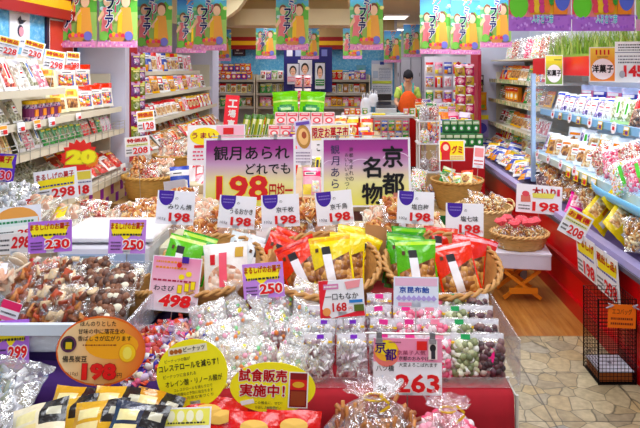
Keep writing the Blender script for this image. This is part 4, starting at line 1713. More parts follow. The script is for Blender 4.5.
# ================================================================== weighing scale
sc_ = thing('weighing_scale', 'white weighing scale with flat platform behind the purple cards', 'scale', (-1.09, 2.86, ZT))
SW = M('#f2f2f6', 'plastic')
m = MB()
m.rbox((-.21, -.16, .04), (.20, .17, .205), SW, .012)
m.obj('body', sc_)
m = MB()
m.rbox((-.23, -.15, .218), (.22, .22, .242), M('#fafafc', 'plastic'), .006)
m.obj('platform', sc_)
m = MB()
m.box((0, .02, .2115), (.1, .1, .012), M('#a0a0a8', 'plastic'))
m.obj('platform_post', sc_)
p = Print(.38, .09, .0, .0)
p.rect(0, .1, 1, .55, M('#c2d4ea'))
p.rect(.06, .18, .42, .46, M('#9ab0b8'))
p.ell(.62, .78, .045, .13, M('#38c8d0'))
o = p.obj('display_panel', sc_, (-.005, -.162, .09))
for sx in (-1, 1):
    for sy in (-1, 1):
        m = MB()
        m.lathe([(.016, 0), (.02, .03), (.014, .042)], M('#2a2a30', 'plastic'), 12, cap1=True)
        m.obj('foot', sc_, (sx * .17, sy * .12, 0))
pl = thing('scale_stand', 'pale grey box stand tilting up the right of the scale', 'stand', (-.80, 2.90, ZT))
m = MB()
m.rbox((-.065, -.14, 0), (.065, .16, .19), M('#d8d6b8', 'plastic'), .01)
m.obj('body', pl)

# ================================================================== low front step: gold, red and nut packets
gp = [(66, 432, 1.64, -14, '#e8c050', '#f6e8b8'), (98, 436, 1.60, -6, '#dcae3c', '#f2dc98'), (68, 420, 1.72, 6, '#d8a834', '#f2e0a0'), (112, 420, 1.70, 4, '#e0b444', '#8890a8'), (142, 424, 1.70, 10, '#c8922c', '#20222a'), (42, 438, 1.58, -14, '#f0e4c8', '#d8b050'), (128, 440, 1.56, 5, '#30364c', '#7a90c8')]
for j, (x, y, Y, ro, b_, c_) in enumerate(gp):
    c = at(x, y, Y)
    wd = 'dark blue and gold packet' if b_ == '#30364c' else 'gold packet with black printed corner'
    zs = [(.58, .62, 1, 1, M('#1c1a20', FK)), (.7, .74, .92, .86, M('#c8c4b0', FK)), (.08, .08, .92, .46, M(c_, FK)), (.1, .7, .5, .86, M('#f8e8b0', FK))]
    me = packet_mesh('gold_packet', .15, .17, .05, M(b_, FK), zs, j, 8, 10)
    rr = thing('snack_packet', f'{wd}, {ordw(j)} on the low front step', 'snack packet', c - Vector((0, .05, .06)), (RAD(-48), RAD(ro), RAD(RN.uniform(-8, 8))), 'gold packets on the low front step')
    O('body', me, rr)
    m = MB()
    q = [surf(.15, .17, .05, u, v, j) + Vector((0, -.003, 0)) for v in (.5, .64) for u in (.1, .25, .4, .55)]
    m.add(q, [(0, 1, 5, 4), (1, 2, 6, 5), (2, 3, 7, 6)], M('#ecd9a0'))
    m.obj('label', rr)
for j, (x, y, Y, ro) in enumerate(((250, 450, 1.66, 3), (292, 448, 1.68, 4), (222, 438, 1.75, -4), (204, 432, 1.76, 5))):
    c = at(x, y, Y)
    rr = thing('snack_packet', f'bright red packet with gold oval, {ordw(j)} below the yellow oval sign', 'snack packet', c - Vector((0, .05, .07)), (RAD(-40), RAD(ro), RAD(RN.uniform(-6, 6))), 'red packets under the yellow oval sign')
    O('body', packet_mesh('red_packet', .16, .18, .045, M('#d81818', FK), [(0, .28, 1, .36, M('#e8c030', FK)), (.05, .03, .95, .27, WIN['nuts'])], 2, 8, 12), rr)
    m = MB()
    q = [surf(.16, .18, .045, .5 + .26 * math.cos(a), .76 + .11 * math.sin(a), 2, True, 0) + Vector((0, -.004, 0)) for a in [math.pi * k / 8 for k in range(16)]]
    m.add(q + [surf(.16, .18, .045, .5, .76, 2, True, 0) + Vector((0, -.006, 0))], [(16, k, (k + 1) % 16) for k in range(16)], M('#e0b860'))
    m.obj('oval_label', rr)


def d_whitecard(p):
    p.rect(.03, .05, .97, .62, M('#f2ec70'))
    for i in range(4):
        p.ell(.16 + i * .2, .3, .08, .2, M('#fbf8d8'))
    p.lines(.1, .9, .45, .6, 1, INK, 3)
    p.rect(.05, .72, .3, .92, M('#c83030'))
    p.lines(.36, .9, .72, .92, 2, INK, 4)


card('price_card', 'white and yellow card lying before the round peanut sign', 'price card', 186, 424, 1.62, 48, 26, d_whitecard, sup=.5, roll=-2, lean=-25)
t = thing('display_block', 'low brown block lifting the tied bags below the 263 card', 'stand', (.13, 1.57, .5))
m = MB()
m.rbox((-.19, -.13, 0), (.165, .13, .108), M('#6a4030', 'paint'), .006)
m.obj('body', t)
bag('sticks', 'tied', 'tied clear bag of brown biscuit sticks below the 263 card', (.068, 1.56, .61), (RAD(-4), 0, 0), None, tie='#e8c020', w=.25, h=.25, t=.2, sd=1, kw_top=.86, haze=.06, gl=.28, tint='#f8e0f0', lum=1.0)
bag('pink', 'tied', 'tied clear bag of pink sweets beside the biscuit sticks', (.25, 1.55, .61), (RAD(-6), RAD(5), RAD(20)), None, tie='#e8c020', w=.19, h=.21, t=.17, sd=2, kw_top=.86, haze=.1, gl=.34, tint='#f8e0f0', name='sweets_bag', cat='bag of sweets')
# silver crackly bag at the lower left
bag('silver', 'pillow', 'big crackly silver bag at the lower left edge', at(4, 396, 1.9) - Vector((.02, .05, .12)), (RAD(-36), RAD(16), RAD(8)), None, w=.2, h=.24, t=.12, sd=1, haze=.12, gl=.5)
bag('silver', 'pillow', 'crackly silver bag lying under the larger silver bag', at(10, 418, 1.78) - Vector((.04, .05, .05)), (RAD(-62), RAD(-16), RAD(-8)), None, w=.2, h=.2, t=.1, sd=2, haze=.12, gl=.5)


def d_pinktag(p):
    p.rect(.0, .0, 1, .42, M('#e83878'))
    p.rect(.0, .8, 1, 1, M('#f07aa8'))
    p.lines(.1, .9, .5, .75, 1, INK, 3)


card('price_card', 'small pink and white card at the left tray corner', 'price card', 6, 311, 2.06, 20, 19, d_pinktag, sup=ZT, roll=18)


def d_29(p):
    p.ell(.5, .46, .46, .44, M('#f4b060'))
    p.rect(.06, .36, .94, .60, M('#e8f0ec'))
    p.lines(.15, .85, .4, .56, 1, M('#2a8a5a'), 4)
    p.rect(0, .60, 1, 1, M('#f8f6f2'))
    p.text('298', .72, .82, .2, RED2, .04, fit=.4, slant=.2)
    p.lines(.1, .45, .72, .92, 2, INK, 5)


card('price_card', 'white card with orange arch reading 298 at the left edge', 'price card', 17, 223, 2.62, 50, 32, d_29, sup=ZT, roll=-6)
card('price_card', 'white 298 card tucked behind the purple 230 card', 'price card', 14, 244, 2.56, 46, 20, lambda p: (p.lines(.05, .4, .2, .9, 3, INK, 2), p.text('298', .66, .45, .6, RED2, .04, fit=.42, slant=.15)), bg='#e8ddd8', sup=ZT, roll=-4)

def D(*a):
    return a


def pal(*idx):
    return [PAL[i] for i in idx]


# ================================================================== goods on the left gondola (facing the aisle, +x)
CL = [(D('#f0f0f6', 'clear', '#e8e8f0', 'white'), 'clear silvery snack pouch'), (D('#ececf2', 'label', '#ffffff', 'dried', .13, .19, .035, '#5a80c8'), 'clear pouch with blue on its label'),
      (D('#f2eef2', 'clear', '#f4f0f4', 'pink'), 'clear pouch of reddish snacks'), (D('#f0e8f0', 'label', '#ffffff', 'red', .13, .19, .035, '#d82850'), 'clear pouch with red label print')]
row([CL[0], CL[1], CL[0], CL[2], CL[0], CL[3], CL[0], CL[1], CL[2]], 9, (-2.09, 3.0, 1.50), (-2.09, 4.27, 1.50), 90, -24, 'from the front on the top gondola shelf', 'clear pouches on the top gondola shelf', sc=(1.25, 1, 1.2))
YW = (D('#fbf3d0', 'white', '#f4d860', 'nuts', .17, .2, .05, '#e89020'), 'cream packet with yellow top')
RW = (D('#f6f0ea', 'band', '#ee4420', 'mix', .17, .2, .05), 'white sweets packet with vermilion top')
row([YW, YW], 2, (-2.12, 4.36, 1.31), (-2.12, 4.75, 1.31), 60, -12, 'from the front at the gondola end, second shelf', 'cream packets at the gondola end')
row([RW, RW, RW], 3, (-2.10, 4.75, 1.31), (-2.10, 5.32, 1.31), 55, -10, 'from the front at the gondola end, second shelf', 'vermilion-topped packets at the gondola end')
row([YW, RW, RW], 3, (-2.25, 4.4, 1.47), (-2.25, 5.25, 1.47), 50, -6, 'perched in the upper row at the gondola end', 'upper packets at the gondola end')
SV = [(D('#d8d8da', 'clear', '#c8ccd0', 'dried'), 'grey clear pouch of dried snacks'), (D('#e4e4ea', 'label', '#f4f4fa', 'dark', .13, .19, .035, '#7088b8'), 'grey pouch with pale label')]
row([SV[0], SV[1], SV[0], SV[1], SV[0], SV[0]], 6, (-2.08, 2.98, 1.30), (-2.08, 3.9, 1.30), 90, -28, 'from the front on the second gondola shelf', 'grey pouches on the second gondola shelf')
# yellow lidded tubs
for j in range(4):
    t = thing('snack_tub', f'clear purple-labelled tub with yellow lid, {ordw(j)} from the front', 'tub', (-2.09 + .0 * j, 3.98 + j * .105, 1.30), group='yellow lidded tubs')
    m = MB()
    m.lathe([(.04, 0), (.045, .01), (.045, .1), (.04, .112)], WIN['purple'], 16)
    m.obj('jar', t, smooth=True)
    m = MB()
    m.lathe([(.047, .112), (.048, .135), (.04, .138)], M('#f8c818', 'plastic'), 16, cap1=True)
    m.obj('lid', t)
    m = MB()
    m.lathe([(.0458, .03), (.0458, .085)], M('#8a3a70'), 16, cap0=False)
    m.box((.046, -.0, .055), (.006, .04, .045), M('#f09a30'))
    m.obj('label', t)
# third shelf
BG = (D('#eee2c0', 'label', '#f6e27a', 'rice', .12, .17, .03, '#7a6a3a'), 'beige pack with mauve band on top')
BG2 = (D('#e8dcc0', 'block', '#9a8ac8', 'rice', .12, .17, .03, '#d8c088'), 'beige pack with yellow slip')
row([BG2, BG, BG2, BG, BG2, BG], 6, (-2.06, 2.98, 1.11), (-2.06, 3.75, 1.11), 90, -24, 'from the front on the wire-railed shelf', 'beige packs on the wire-railed shelf')
row([CL[1], CL[2], CL[1]], 3, (-2.06, 3.78, 1.11), (-2.06, 4.1, 1.11), 90, -24, 'in the middle of the wire-railed shelf', 'clear pouches on the wire-railed shelf')
GR = (D('#1f9040', 'spot', '#e8f0e0', 'green', .12, .15, .03, '#f0e850'), 'deep green snack packet')
row([GR] * 7, 7, (-2.06, 4.12, 1.11), (-2.06, 4.72, 1.11), 90, -22, 'from the front on the wire-railed shelf', 'deep green packets on the wire-railed shelf', sc=(.8, 1, .95))
RR = (D('#d83030', 'spot', '#f0ece8', 'red', .12, .15, .03, '#f8f0e0'), 'red and white snack packet')
row([RR] * 3, 3, (-2.06, 4.74, 1.11), (-2.06, 4.98, 1.11), 90, -22, 'after the green packets on the wire-railed shelf', 'red packets on the wire-railed shelf', sc=(.8, 1, .9))
WP = (D('#f4f0f4', 'strip', '#f080b0', 'pink', .12, .15, .03, '#ffffff'), 'white and pink snack packet')
row([GR, WP, WP, WP], 4, (-2.06, 5.0, 1.11), (-2.06, 5.3, 1.11), 90, -22, 'nearest the white pillar on the wire-railed shelf', 'white and pink packets by the pillar', sc=(.8, 1, .9))
# bottom bin: pale dried fish bags then red snack bags
for j in range(9):
    Y = 3.05 + j * .155
    X = -1.98 - (j % 2) * .13
    bag('dried', 'pillow', f'clear bag of pale dried strips, {ordw(j)} from the front in the bottom bin', (X, Y, .80 + (j % 2) * .05), (RAD(-52), RAD(RN.uniform(-10, 10)), RAD(80 + RN.uniform(-14, 14))), 'dried strip bags in the bottom bin', w=.2, h=.26, t=.06, sd=j % 3, haze=.1)
RB = [(D('#c83424', 'spot', '#f0d8c0', 'red', .15, .2, .04, '#f0c040'), 'round-pictured brick-red packet'), (D('#f0ece8', 'band', '#c83020', 'red', .15, .2, .04), 'brick-topped white packet'), (D('#8a3a20', 'block', '#e8b060', 'nuts', .15, .2, .04, '#d84030'), 'brown and red snack packet')]
row([RB[0], RB[1], RB[2], RB[0], RB[1], RB[0]], 6, (-1.97, 4.42, .79), (-1.97, 5.3, .79), 80, -50, 'past the dried strips, bottom bin outer row', 'red packets in the bottom bin, outer row')
row([RB[2], RB[0], RB[0], RB[1], RB[2]], 5, (-2.17, 4.5, .86), (-2.17, 5.3, .86), 85, -40, 'past the dried strips, bottom bin inner row', 'red packets in the bottom bin, inner row')
# small price tags on the rails


def small_tag(label, loc, yaw, c, w=.06, h=.045, group=None, ink='#d02028', round_=False):
    t = thing('shelf_price_tag', label, 'price tag', loc, (RAD(-8), 0, RAD(yaw)), group)
    p = Print(w, h, .002, 0, M(c), eps=.0012, shape='ell' if round_ else 'rect')
    if round_:
        p.rect(.3, .4, .72, .7, M(ink))
        p.lines(.25, .75, .18, .34, 1, INK, 2)
    else:
        p.rect(.06, .08, .94, .4, M('#f4b030' if c == '#f6f2ee' else '#ffffff'))
        p.rect(.4, .5, .9, .9, M(ink))
        p.lines(.08, .36, .5, .9, 2, INK, 4)
    p.obj('card', t)
    m = MB()
    m.box((0, .004, h * .5), (.012, .006, .014), WHITE)
    m.obj('holder', t)


for j in range(6):
    small_tag(f'small white and orange rail tag, {ordw(j)} from the front on the second gondola shelf', (-1.975, 3.1 + j * .19, 1.262), 90, '#f6f2ee' if j % 2 == 0 else '#eef0f8', .085, .06, 'rail tags of the second gondola shelf')
small_tag('pink-printed rail tag near the pillar on the second gondola shelf', (-1.975, 4.45, 1.27), 90, '#f4eef0', .08, .05)
small_tag('white rail tag by the red packets of the bottom bin', (-1.83, 4.95, .80), 90, '#f4eef0', .1, .07)


def d_price(price, top='#f2e040', bg2='#d81828', ttl='特価品'):
    def d(p):
        p.rect(.06, .06, .94, .34, M(top))
        p.text(ttl, .5, .2, .2, M(bg2), .04, fit=.8)
        p.rect(.06, .38, .94, .5, M('#e8e8a8' if top != '#f2e040' else '#e0e0f0'))
        p.lines(.1, .9, .39, .49, 1, INK, 3)
        p.bold(price, .62, .74, .34, M('#d81020'), WHITE, .03, .06, fit=.6)
        p.lines(.06, .28, .6, .9, 2, INK, 4)
    return d


# cards clipped above the top gondola shelf
for x, y, Y, w, h, pr, ro, wd in ((6, 46, 3.62, 20, 19, '228', 14, 'first'), (31, 49, 3.95, 20, 18, '230', 16, 'second'), (53, 60, 4.36, 20, 20, '298', 10, 'third'), (73, 61, 4.95, 13, 19, '208', 4, 'fourth')):
    card('price_card', f'tilted white and yellow card above the clear pouches, {wd} from the left edge', 'price card', x, y, Y, w, h, d_price(pr), sup=1.50 if Y < 4.4 else 1.32, roll=ro, yaw=42, group='cards above the top gondola shelf')


def d_20(p):
    burst(p, .5, .5, .5, M('#e8301c'))
    burst(p, .8, .6, .22, M('#f08a20'))
    p.bold('20', .55, .48, .6, M('#fbf21a'), M('#d8c400'), .07, .12, fit=.74)


c = at(79, 160, 3.9)
rt = thing('star_sign', 'red starburst sign with big yellow 20 over the bottom bin', 'sign', (c.x, c.y, c.z - .06), (RAD(-10), 0, RAD(10)))
p = Print(.24, .15, .002, 0)
p.eps = .001
d_20(p)
p.add([(q[0], .004, q[2]) for q in [p.P(.5 + .46 * math.cos(math.pi * i / 12), .5 + .46 * math.sin(math.pi * i / 12)) for i in range(24)]], [tuple(range(24))[::-1]], M('#e8301c'))
p.obj('card', rt)
m = MB()
m.tube([(0, .008, .05), (0, .01, -(c.z - .06 - .78))], .002, WIRE, 5)
m.obj('stake', rt)


def d_left298(price):
    def d(p):
        p.poly([(.08, .3), (.95, .26), (.92, .56), (.12, .6)], YEL)
        p.bold('まるしげの菓子', .5, .2, .2, M('#d81820'), WHITE, .025, .05, fit=.88)
        p.lines(.1, .92, .44, .56, 1, M('#303080'), 5)
        p.bold(price, .66, .76, .32, M('#d81020'), WHITE, .035, .06, fit=.54)
        p.lines(.08, .34, .62, .94, 3, INK, 6)
    return d


card('price_card', 'big white 298 card tilted over the bottom bin', 'price card', 57.5, 185, 3.2, 42, 31, d_left298('298'), sup=.62, roll=-8, yaw=5)
card('price_card', 'white card reading 18 behind the big 298 card', 'price card', 84, 183, 3.55, 17, 25, lambda p: (p.rect(.05, .04, .95, .36, M('#e8d860')), p.lines(.05, .95, .4, .54, 1, M('#303080'), 2), p.text('18', .5, .76, .36, RED2, .05, fit=.7)), sup=.62, roll=-6)
card('price_card', 'purple card reading 30 cut by the left edge', 'price card', 3, 168, 3.1, 20, 28, lambda p: (p.poly([(.1, .1), (.9, .05), (.8, .3), (.9, .5), (.1, .5)], M('#e0d030')), p.text('菓子', .45, .2, .24, RED2, .04), p.bold('30', .6, .76, .34, M('#d81030'), M('#f8d0e8'), .03, .08, fit=.6)), bg='#6a3ab8', sup=.62, roll=4)
card('price_card', 'small tilted yellow and red card in the bin of dried strips', 'price card', 22, 206, 3.0, 18, 14, lambda p: (p.rect(.1, .1, .7, .9, YEL), p.text('菓子', .6, .45, .7, RED2, .03)), sup=.62, roll=-12)
# loose bags in front of the gondola
t = thing('bulk_bin', 'cream floor bin of loose bags in front of the gondola', 'bin', (-1.62, 4.02, 0))
m = MB()
m.bx((-.22, -.48, 0), (.20, .5, .60), M('#d8c8a4', 'paint'))
m.obj('body', t)
m = MB()
m.bx((.2001, -.48, .56), (.212, .5, .66), M('#e4dccc', 'paint'))
m.obj('front_lip', t)
for j, (x, y, Y, kd, kw) in enumerate(((62, 214, 3.05, 'pale', dict(lab=(.25, .3, .62, .75, '#f8e010', None))), (92, 206, 3.35, 'redm', {}), (15, 190, 3.02, 'silver', {}), (34, 205, 3.0, 'pale', {}), (10, 205, 2.95, 'silver', {}))):
    cc = at(x, y, Y)
    wd = ['pinkish bag with yellow label under the big 298 card', 'clear bag of red rice snacks behind the scale', 'glossy silver bag left of the bin of strips', 'pinkish bag beside the small tilted card', 'glossy grey bag over the orange arch card'][j]
    bag(kd, 'pillow', wd, cc - Vector((0, .05, .08)), (RAD(-55), RAD(RN.uniform(-10, 10)), RAD(RN.uniform(-10, 20))), None, w=.2, h=.17, t=.08, sd=j % 3, haze=.1, gl=.35, **kw)
# pictures on the blue wall
t = thing('wall_poster', 'white poster with a dark brush mark over a pink oval', 'poster', (-2.395, 4.42, 1.80), (0, 0, RAD(90)))
p = Print(.27, .29, .006, 0, M('#eef0f8'), eps=.0015)
p.ell(.52, .58, .15, .15, M('#2a2e48'))
p.ell(.55, .60, .12, .12, M('#f2a8b8'))
p.poly([(.35, .3), (.5, .2), (.55, .3), (.8, .3), (.6, .4), (.45, .42)], M('#1c2038'))
p.lines(.25, .75, .8, .88, 1, M('#405080'), 2)
p.obj('print', t)
t = thing('framed_picture', 'salmon red picture in a dark frame on the blue wall', 'picture', (-2.395, 5.06, 1.74), (0, 0, RAD(90)))
m = MB()
for a, b_ in (((-.27, -.015, 0), (-.23, .003, .34)), ((.23, -.015, 0), (.27, .003, .34)), ((-.2299, -.015, 0), (.2299, .003, .03)), ((-.2299, -.015, .31), (.2299, .003, .34))):
    m.bx(a, b_, M('#2a1838'))
m.obj('frame', t)
p = Print(.46, .28, .002, .03, M('#f6f0f0'), eps=.0015)
p.rect(.08, .05, .96, .95, M('#d85848'))
p.poly([(.5, .2), (.62, .34), (.6, .37)], M('#f4d0c8'))
p.obj('print', t)

# ================================================================== beyond the pillar on the left
k = 0
OL = M('#8a9030', FK)
for col_ in range(2):
    for r_ in range(6):
        odd = (col_ + r_) % 2
        me = design('#7a8428' if odd else '#7a3a78', 'spot', '#c8c850' if odd else '#c89ac0', 'green' if odd else 'purple', .11, .13, .03, '#f0e8a0', 1)
        t = thing('hanging_packet', f'{"olive" if odd else "plum"} packet hanging on the red end panel, {ordw(r_)} from the top in the {"outer" if col_ else "inner"} string', 'snack packet', (-1.955, 5.58 + col_ * .14, 1.66 - r_ * .135), (0, 0, RAD(62)), 'packets strung on the red end panel')
        O('body', me, t)
        m = MB()
        m.box((0, -.002, .128), (.03, .01, .02), M('#b01828'))
        m.obj('clip', t)
mix1 = pal(0, 4, 5, 17, 7, 10, 13, 6)
mix2 = pal(10, 2, 0, 9, 5, 14, 8, 0, 2)


def rowmix(src, n, *a, **k):
    row([src[i % len(src)] for i in RN.sample(range(n * 3), n)], n, *a, **k)


rowmix(mix1, 15, (-2.30, 5.85, 1.60), (-2.30, 8.9, 1.60), 70, -10, 'from the red end panel on its top shelf', 'packets on the top shelf past the pillar', sc=(1.15, 1, 1.25))
rowmix(pal(0, 4, 5, 6, 10, 1, 17), 16, (-2.14, 5.82, 1.36), (-2.14, 9.1, 1.36), 70, -16, 'from the red end panel on its second shelf', 'packets on the second shelf past the pillar', sc=(1.2, 1, 1.05))
rowmix(mix2, 18, (-2.06, 5.82, 1.10), (-2.06, 9.15, 1.10), 72, -22, 'from the red end panel on its third shelf', 'packets on the third shelf past the pillar', sc=(1.1, 1, .98))
rowmix(pal(2, 14, 9, 10, 0, 8), 17, (-1.93, 5.82, .83), (-1.93, 9.15, .83), 75, -48, 'from the red end panel in its outer bottom row', 'packets in the outer bottom row past the pillar')
rowmix(pal(10, 2, 8, 9, 0, 12), 14, (-2.2, 5.9, .90), (-2.2, 9.1, .90), 75, -34, 'from the red end panel in its inner bottom row', 'packets in the inner bottom row past the pillar')
card('price_card', 'red and yellow card on the red end panel', 'price card', 147, 121, 5.2, 17, 21, d_price('128', '#f0c020'), sup=.64, roll=-6, yaw=15)
# baskets in the aisle by the left gondola
basket('round wicker basket of bagged crackers by the chequered base', (-1.585, 4.83, .62), .15, .20, .17, 0, handle=False, hexc='#d0a050')
basket('tall wicker basket of bagged snacks behind the round one', (-1.56, 5.5, .62), .15, .20, .24, 0, handle=False, hexc='#c89848')
for j, (dx, dy, kd) in enumerate(((-.09, -.08, 'crack'), (.06, -.09, 'redm'), (.0, .04, 'crack'), (.1, .06, 'pale'), (-.1, .07, 'crack'))):
    bag(kd, 'pillow', f'clear bag of crackers, {ordw(j)} in the round wicker basket by the chequered base', (-1.585 + dx, 4.78 + dy, .75 + j * .012), (RAD(-40), RAD(RN.uniform(-20, 20)), RAD(RN.uniform(-20, 20))), 'cracker bags in the round wicker basket', w=.15, h=.17, t=.06, sd=j % 2, haze=.1)
for j, (dx, dy, kd) in enumerate(((-.09, -.08, 'pale'), (.06, -.09, 'redm'), (.0, .04, 'crack'), (.1, .06, 'pale'), (-.1, .07, 'redm'))):
    bag(kd, 'pillow', f'clear bag of mixed snacks, {ordw(j)} in the tall wicker basket', (-1.56 + dx, 5.44 + dy, .81 + j * .012), (RAD(-40), RAD(RN.uniform(-20, 20)), RAD(RN.uniform(-20, 20))), 'snack bags in the tall wicker basket', w=.15, h=.19, t=.06, sd=j % 2, haze=.1)
card('price_card', 'white 208 card over the round wicker basket', 'price card', 138, 146, 4.62, 25, 19, d_price('208', '#f4ece8'), sup=.66, roll=-6)
card('price_card', 'blank grey card lying by the wicker baskets', 'price card', 176, 189, 3.95, 22, 17, lambda p: p.rect(.04, .04, .96, .96, M('#c8c6d0')), bg='#d4d2dc', sup=.80, roll=-8)

# ================================================================== middle display table
RWK = (D('#f0e8ea', 'strip', '#c82840', 'red', .16, .2, .04, '#f8f0f0'), 'red and white striped packet')
for j, (x, y) in enumerate(((196, 168), (190, 177), (200, 176), (193, 186), (203, 184))):
    cc = at(x, y, 4.35 - j * .06)
    put(design(*RWK[0]), f'{RWK[1]}, {ordw(j)} in the heap left of the wide purple sign', cc - Vector((0, 0, .03)), (RAD(-68), RAD(RN.uniform(-10, 10)), RAD(RN.uniform(-25, 25))), 'striped packets left of the wide sign')
t = thing('goods_block', 'cream display block under the striped packets', 'stand', (-1.08, 4.35, .80))
m = MB()
m.rbox((-.16, -.25, 0), (.16, .2, .06), M('#d8c8a8', 'paint'), .005)
m.obj('body', t)
pi = 0
for gy in range(7):
    for gx in range(7):
        Y = 4.05 + gy * .55
        X = -1.12 + gx * .22
        if Y > 5.4 and -.75 < X < -.05 and Y < 7:
            continue
        a, wd = PAL[RN.randrange(len(PAL))]
        put(design(*a), f'{wd}, {ordw(gx)} from its left end in row {ordw(gy)} of the middle table', (X, Y, .803), (RAD(-20 + RN.uniform(-8, 8)), RAD(RN.uniform(-8, 8)), RAD(RN.uniform(-20, 20))), 'packets ranged on the middle table')
# pink cartons in two tiers and the green bags on top
t = thing('carton_riser', 'low white riser lifting the pink cartons', 'platform', (-.40, 6.0, .80))
m = MB()
m.rbox((-.45, -.15, 0), (.45, .25, .17), M('#e8e0e4', 'paint'), .005)
m.obj('block', t)
PB = box_mesh('#f4d8dc', '#e86878', '#e85868', .11, .12, .08)
for tier, (n_c, z, y0, x0) in enumerate(((6, .972, 5.92, -.72), (5, 1.094, 5.97, -.66))):
    for j in range(n_c):
        put(PB, f'pink and white carton, {ordw(j)} along the {"lower" if tier == 0 else "upper"} tier of cartons', (x0 + j * .118, y0, z), (0, 0, RAD(RN.uniform(-3, 3))), 'pink cartons in two tiers', 'carton', 'carton')
PB2 = box_mesh('#8a3a98', '#f0d040', '#f8e8f0', .16, .07, .05)
put(PB2, 'purple and yellow box before the pink cartons', (-.48, 5.83, .972), (0, 0, 0), None, 'carton', 'carton')
GB = packet_mesh('green_bag', .26, .25, .09, M('#7ed818', FK), [(0, .55, 1, .62, M('#d8f880', FK)), ('c', .5, .26, .36, .2, M('#189048', FK)), (.3, .2, .7, .3, M('#c8f0b0', FK))], 1, 12, 14)
put(GB, 'large lime green bag, left of two on the pink cartons', (-.62, 6.08, 1.17), (RAD(-14), RAD(-3), RAD(6)), None)
put(GB, 'large lime green bag, right of two on the pink cartons', (-.37, 6.06, 1.17), (RAD(-14), RAD(3), RAD(-6)), None)
for j in range(5):
    put(design('#a8b838', 'strip', '#f0f0c0', 'green', .07, .36, .03, '#4a7a20'), f'tall yellow-green stick packet, {ordw(j)} beside the red vertical banner', (-1.06 + j * .07, 5.95 + (j % 2) * .05, .803), (RAD(-10), RAD(10), 0), 'tall yellow-green stick packets', sc=(1, 1, 1.1))


def d_koujou(p):
    p.vert('工場直売', .55, .2, .24, .17, WHITE, .04)


card('vertical_banner', 'red vertical banner with white characters behind the wide sign', 'banner', 229, 116, 5.6, 14, 42, d_koujou, bg='#e0203c', sup=.80, roll=4)


def d_pink185(p):
    p.rect(.5, .02, .98, .5, M('#f4c0d4'))
    p.ell(.3, .28, .26, .22, YEL)
    p.text('うまい', .28, .26, .14, M('#c01850'), .03, fit=.4)
    p.rect(.62, .08, .8, .24, RED2)
    p.rect(.12, .5, .4, .57, RED2)
    p.lines(.1, .8, .62, .9, 3, M('#d86080'), 3)


card('promotional_card', 'pale pink card with yellow circle peeping past the wide sign', 'sign', 216, 145, 4.3, 58, 40, d_pink185, sup=.80, roll=-1)


def d_wide(p):
    p.rect(.03, .05, .97, .5, M('#f8e8a0'))
    p.bold('限定お菓子市', .5, .27, .34, RED2, WHITE, .03, .06, fit=.9)
    p.text('ここだけの味', .5, .72, .26, INK, .02, fit=.7)


card('promotional_card', 'white wide card with red characters above the brush lettered sign', 'sign', 331, 140, 4.3, 40, 32, d_wide, sup=.80, roll=-2)
card('promotional_card', 'picture card of golden crackers between the purple signs', 'sign', 306, 135, 4.5, 17, 30, lambda p: (p.ell(.45, .55, .42, .4, M('#b08848')), p.ell(.45, .55, .3, .28, M('#e8c088')), p.ell(.5, .5, .14, .12, M('#a05030')), p.rect(.1, .05, .9, .16, M('#6a50a8'))), bg='#d8d0e8', sup=.80, roll=-8)
card('price_card', 'white notice card right of the wide purple sign', 'price card', 303, 157, 3.95, 18, 16, lambda p: p.lines(.1, .9, .15, .9, 4, M('#8a7a9a'), 2), bg='#eee8f4', sup=.80)
# rows on the far part of the middle table
for q, (Y, zz) in enumerate(((7.2, .80), (7.7, .80))):
    rowmix(pal(1, 9, 15, 3, 0, 2, 12), 9, (-1.1, Y, zz + .003), (.3, Y + .1, zz + .003), 0, -14, f'along the {"nearer" if q == 0 else "farther"} far row of the middle table', f'packets in the {"nearer" if q == 0 else "farther"} far row of the middle table', sc=(1.1, 1, 1.2))
t = thing('spinner_stand', 'wire stand of hanging pink packets before the face posters', 'stand', (-.55, 7.45, .80))
m = MB()
m.tube([(0, 0, 0), (0, 0, .72)], .012, metal('#909098', .3), 8)
m.obj('pole', t)
m = MB()
m.lathe([(.1, 0), (.1, .015), (.02, .03)], metal('#909098', .3), 16)
m.obj('base_plate', t)
for j in range(8):
    put(design('#d8a8b0', 'spot', '#f0e0e4', 'red', .09, .14, .03, '#d03048', 2), f'dusty pink packet on the wire stand, {ordw(j)} from the top', (-.55 + (-.055 if j % 2 else .055), 7.39, 1.42 - (j // 2) * .16), (0, 0, RAD(RN.uniform(-10, 10))), 'dusty pink packets on the wire stand', 'hanging_packet')
put(design('#e01828', 'strip', '#f8d8dc', 'red', .06, .34, .02, '#f8f0f0'), 'narrow red and white banner packet left of the wire stand', (-.72, 7.2, 1.02), (0, RAD(4), 0), None, 'hanging_packet')

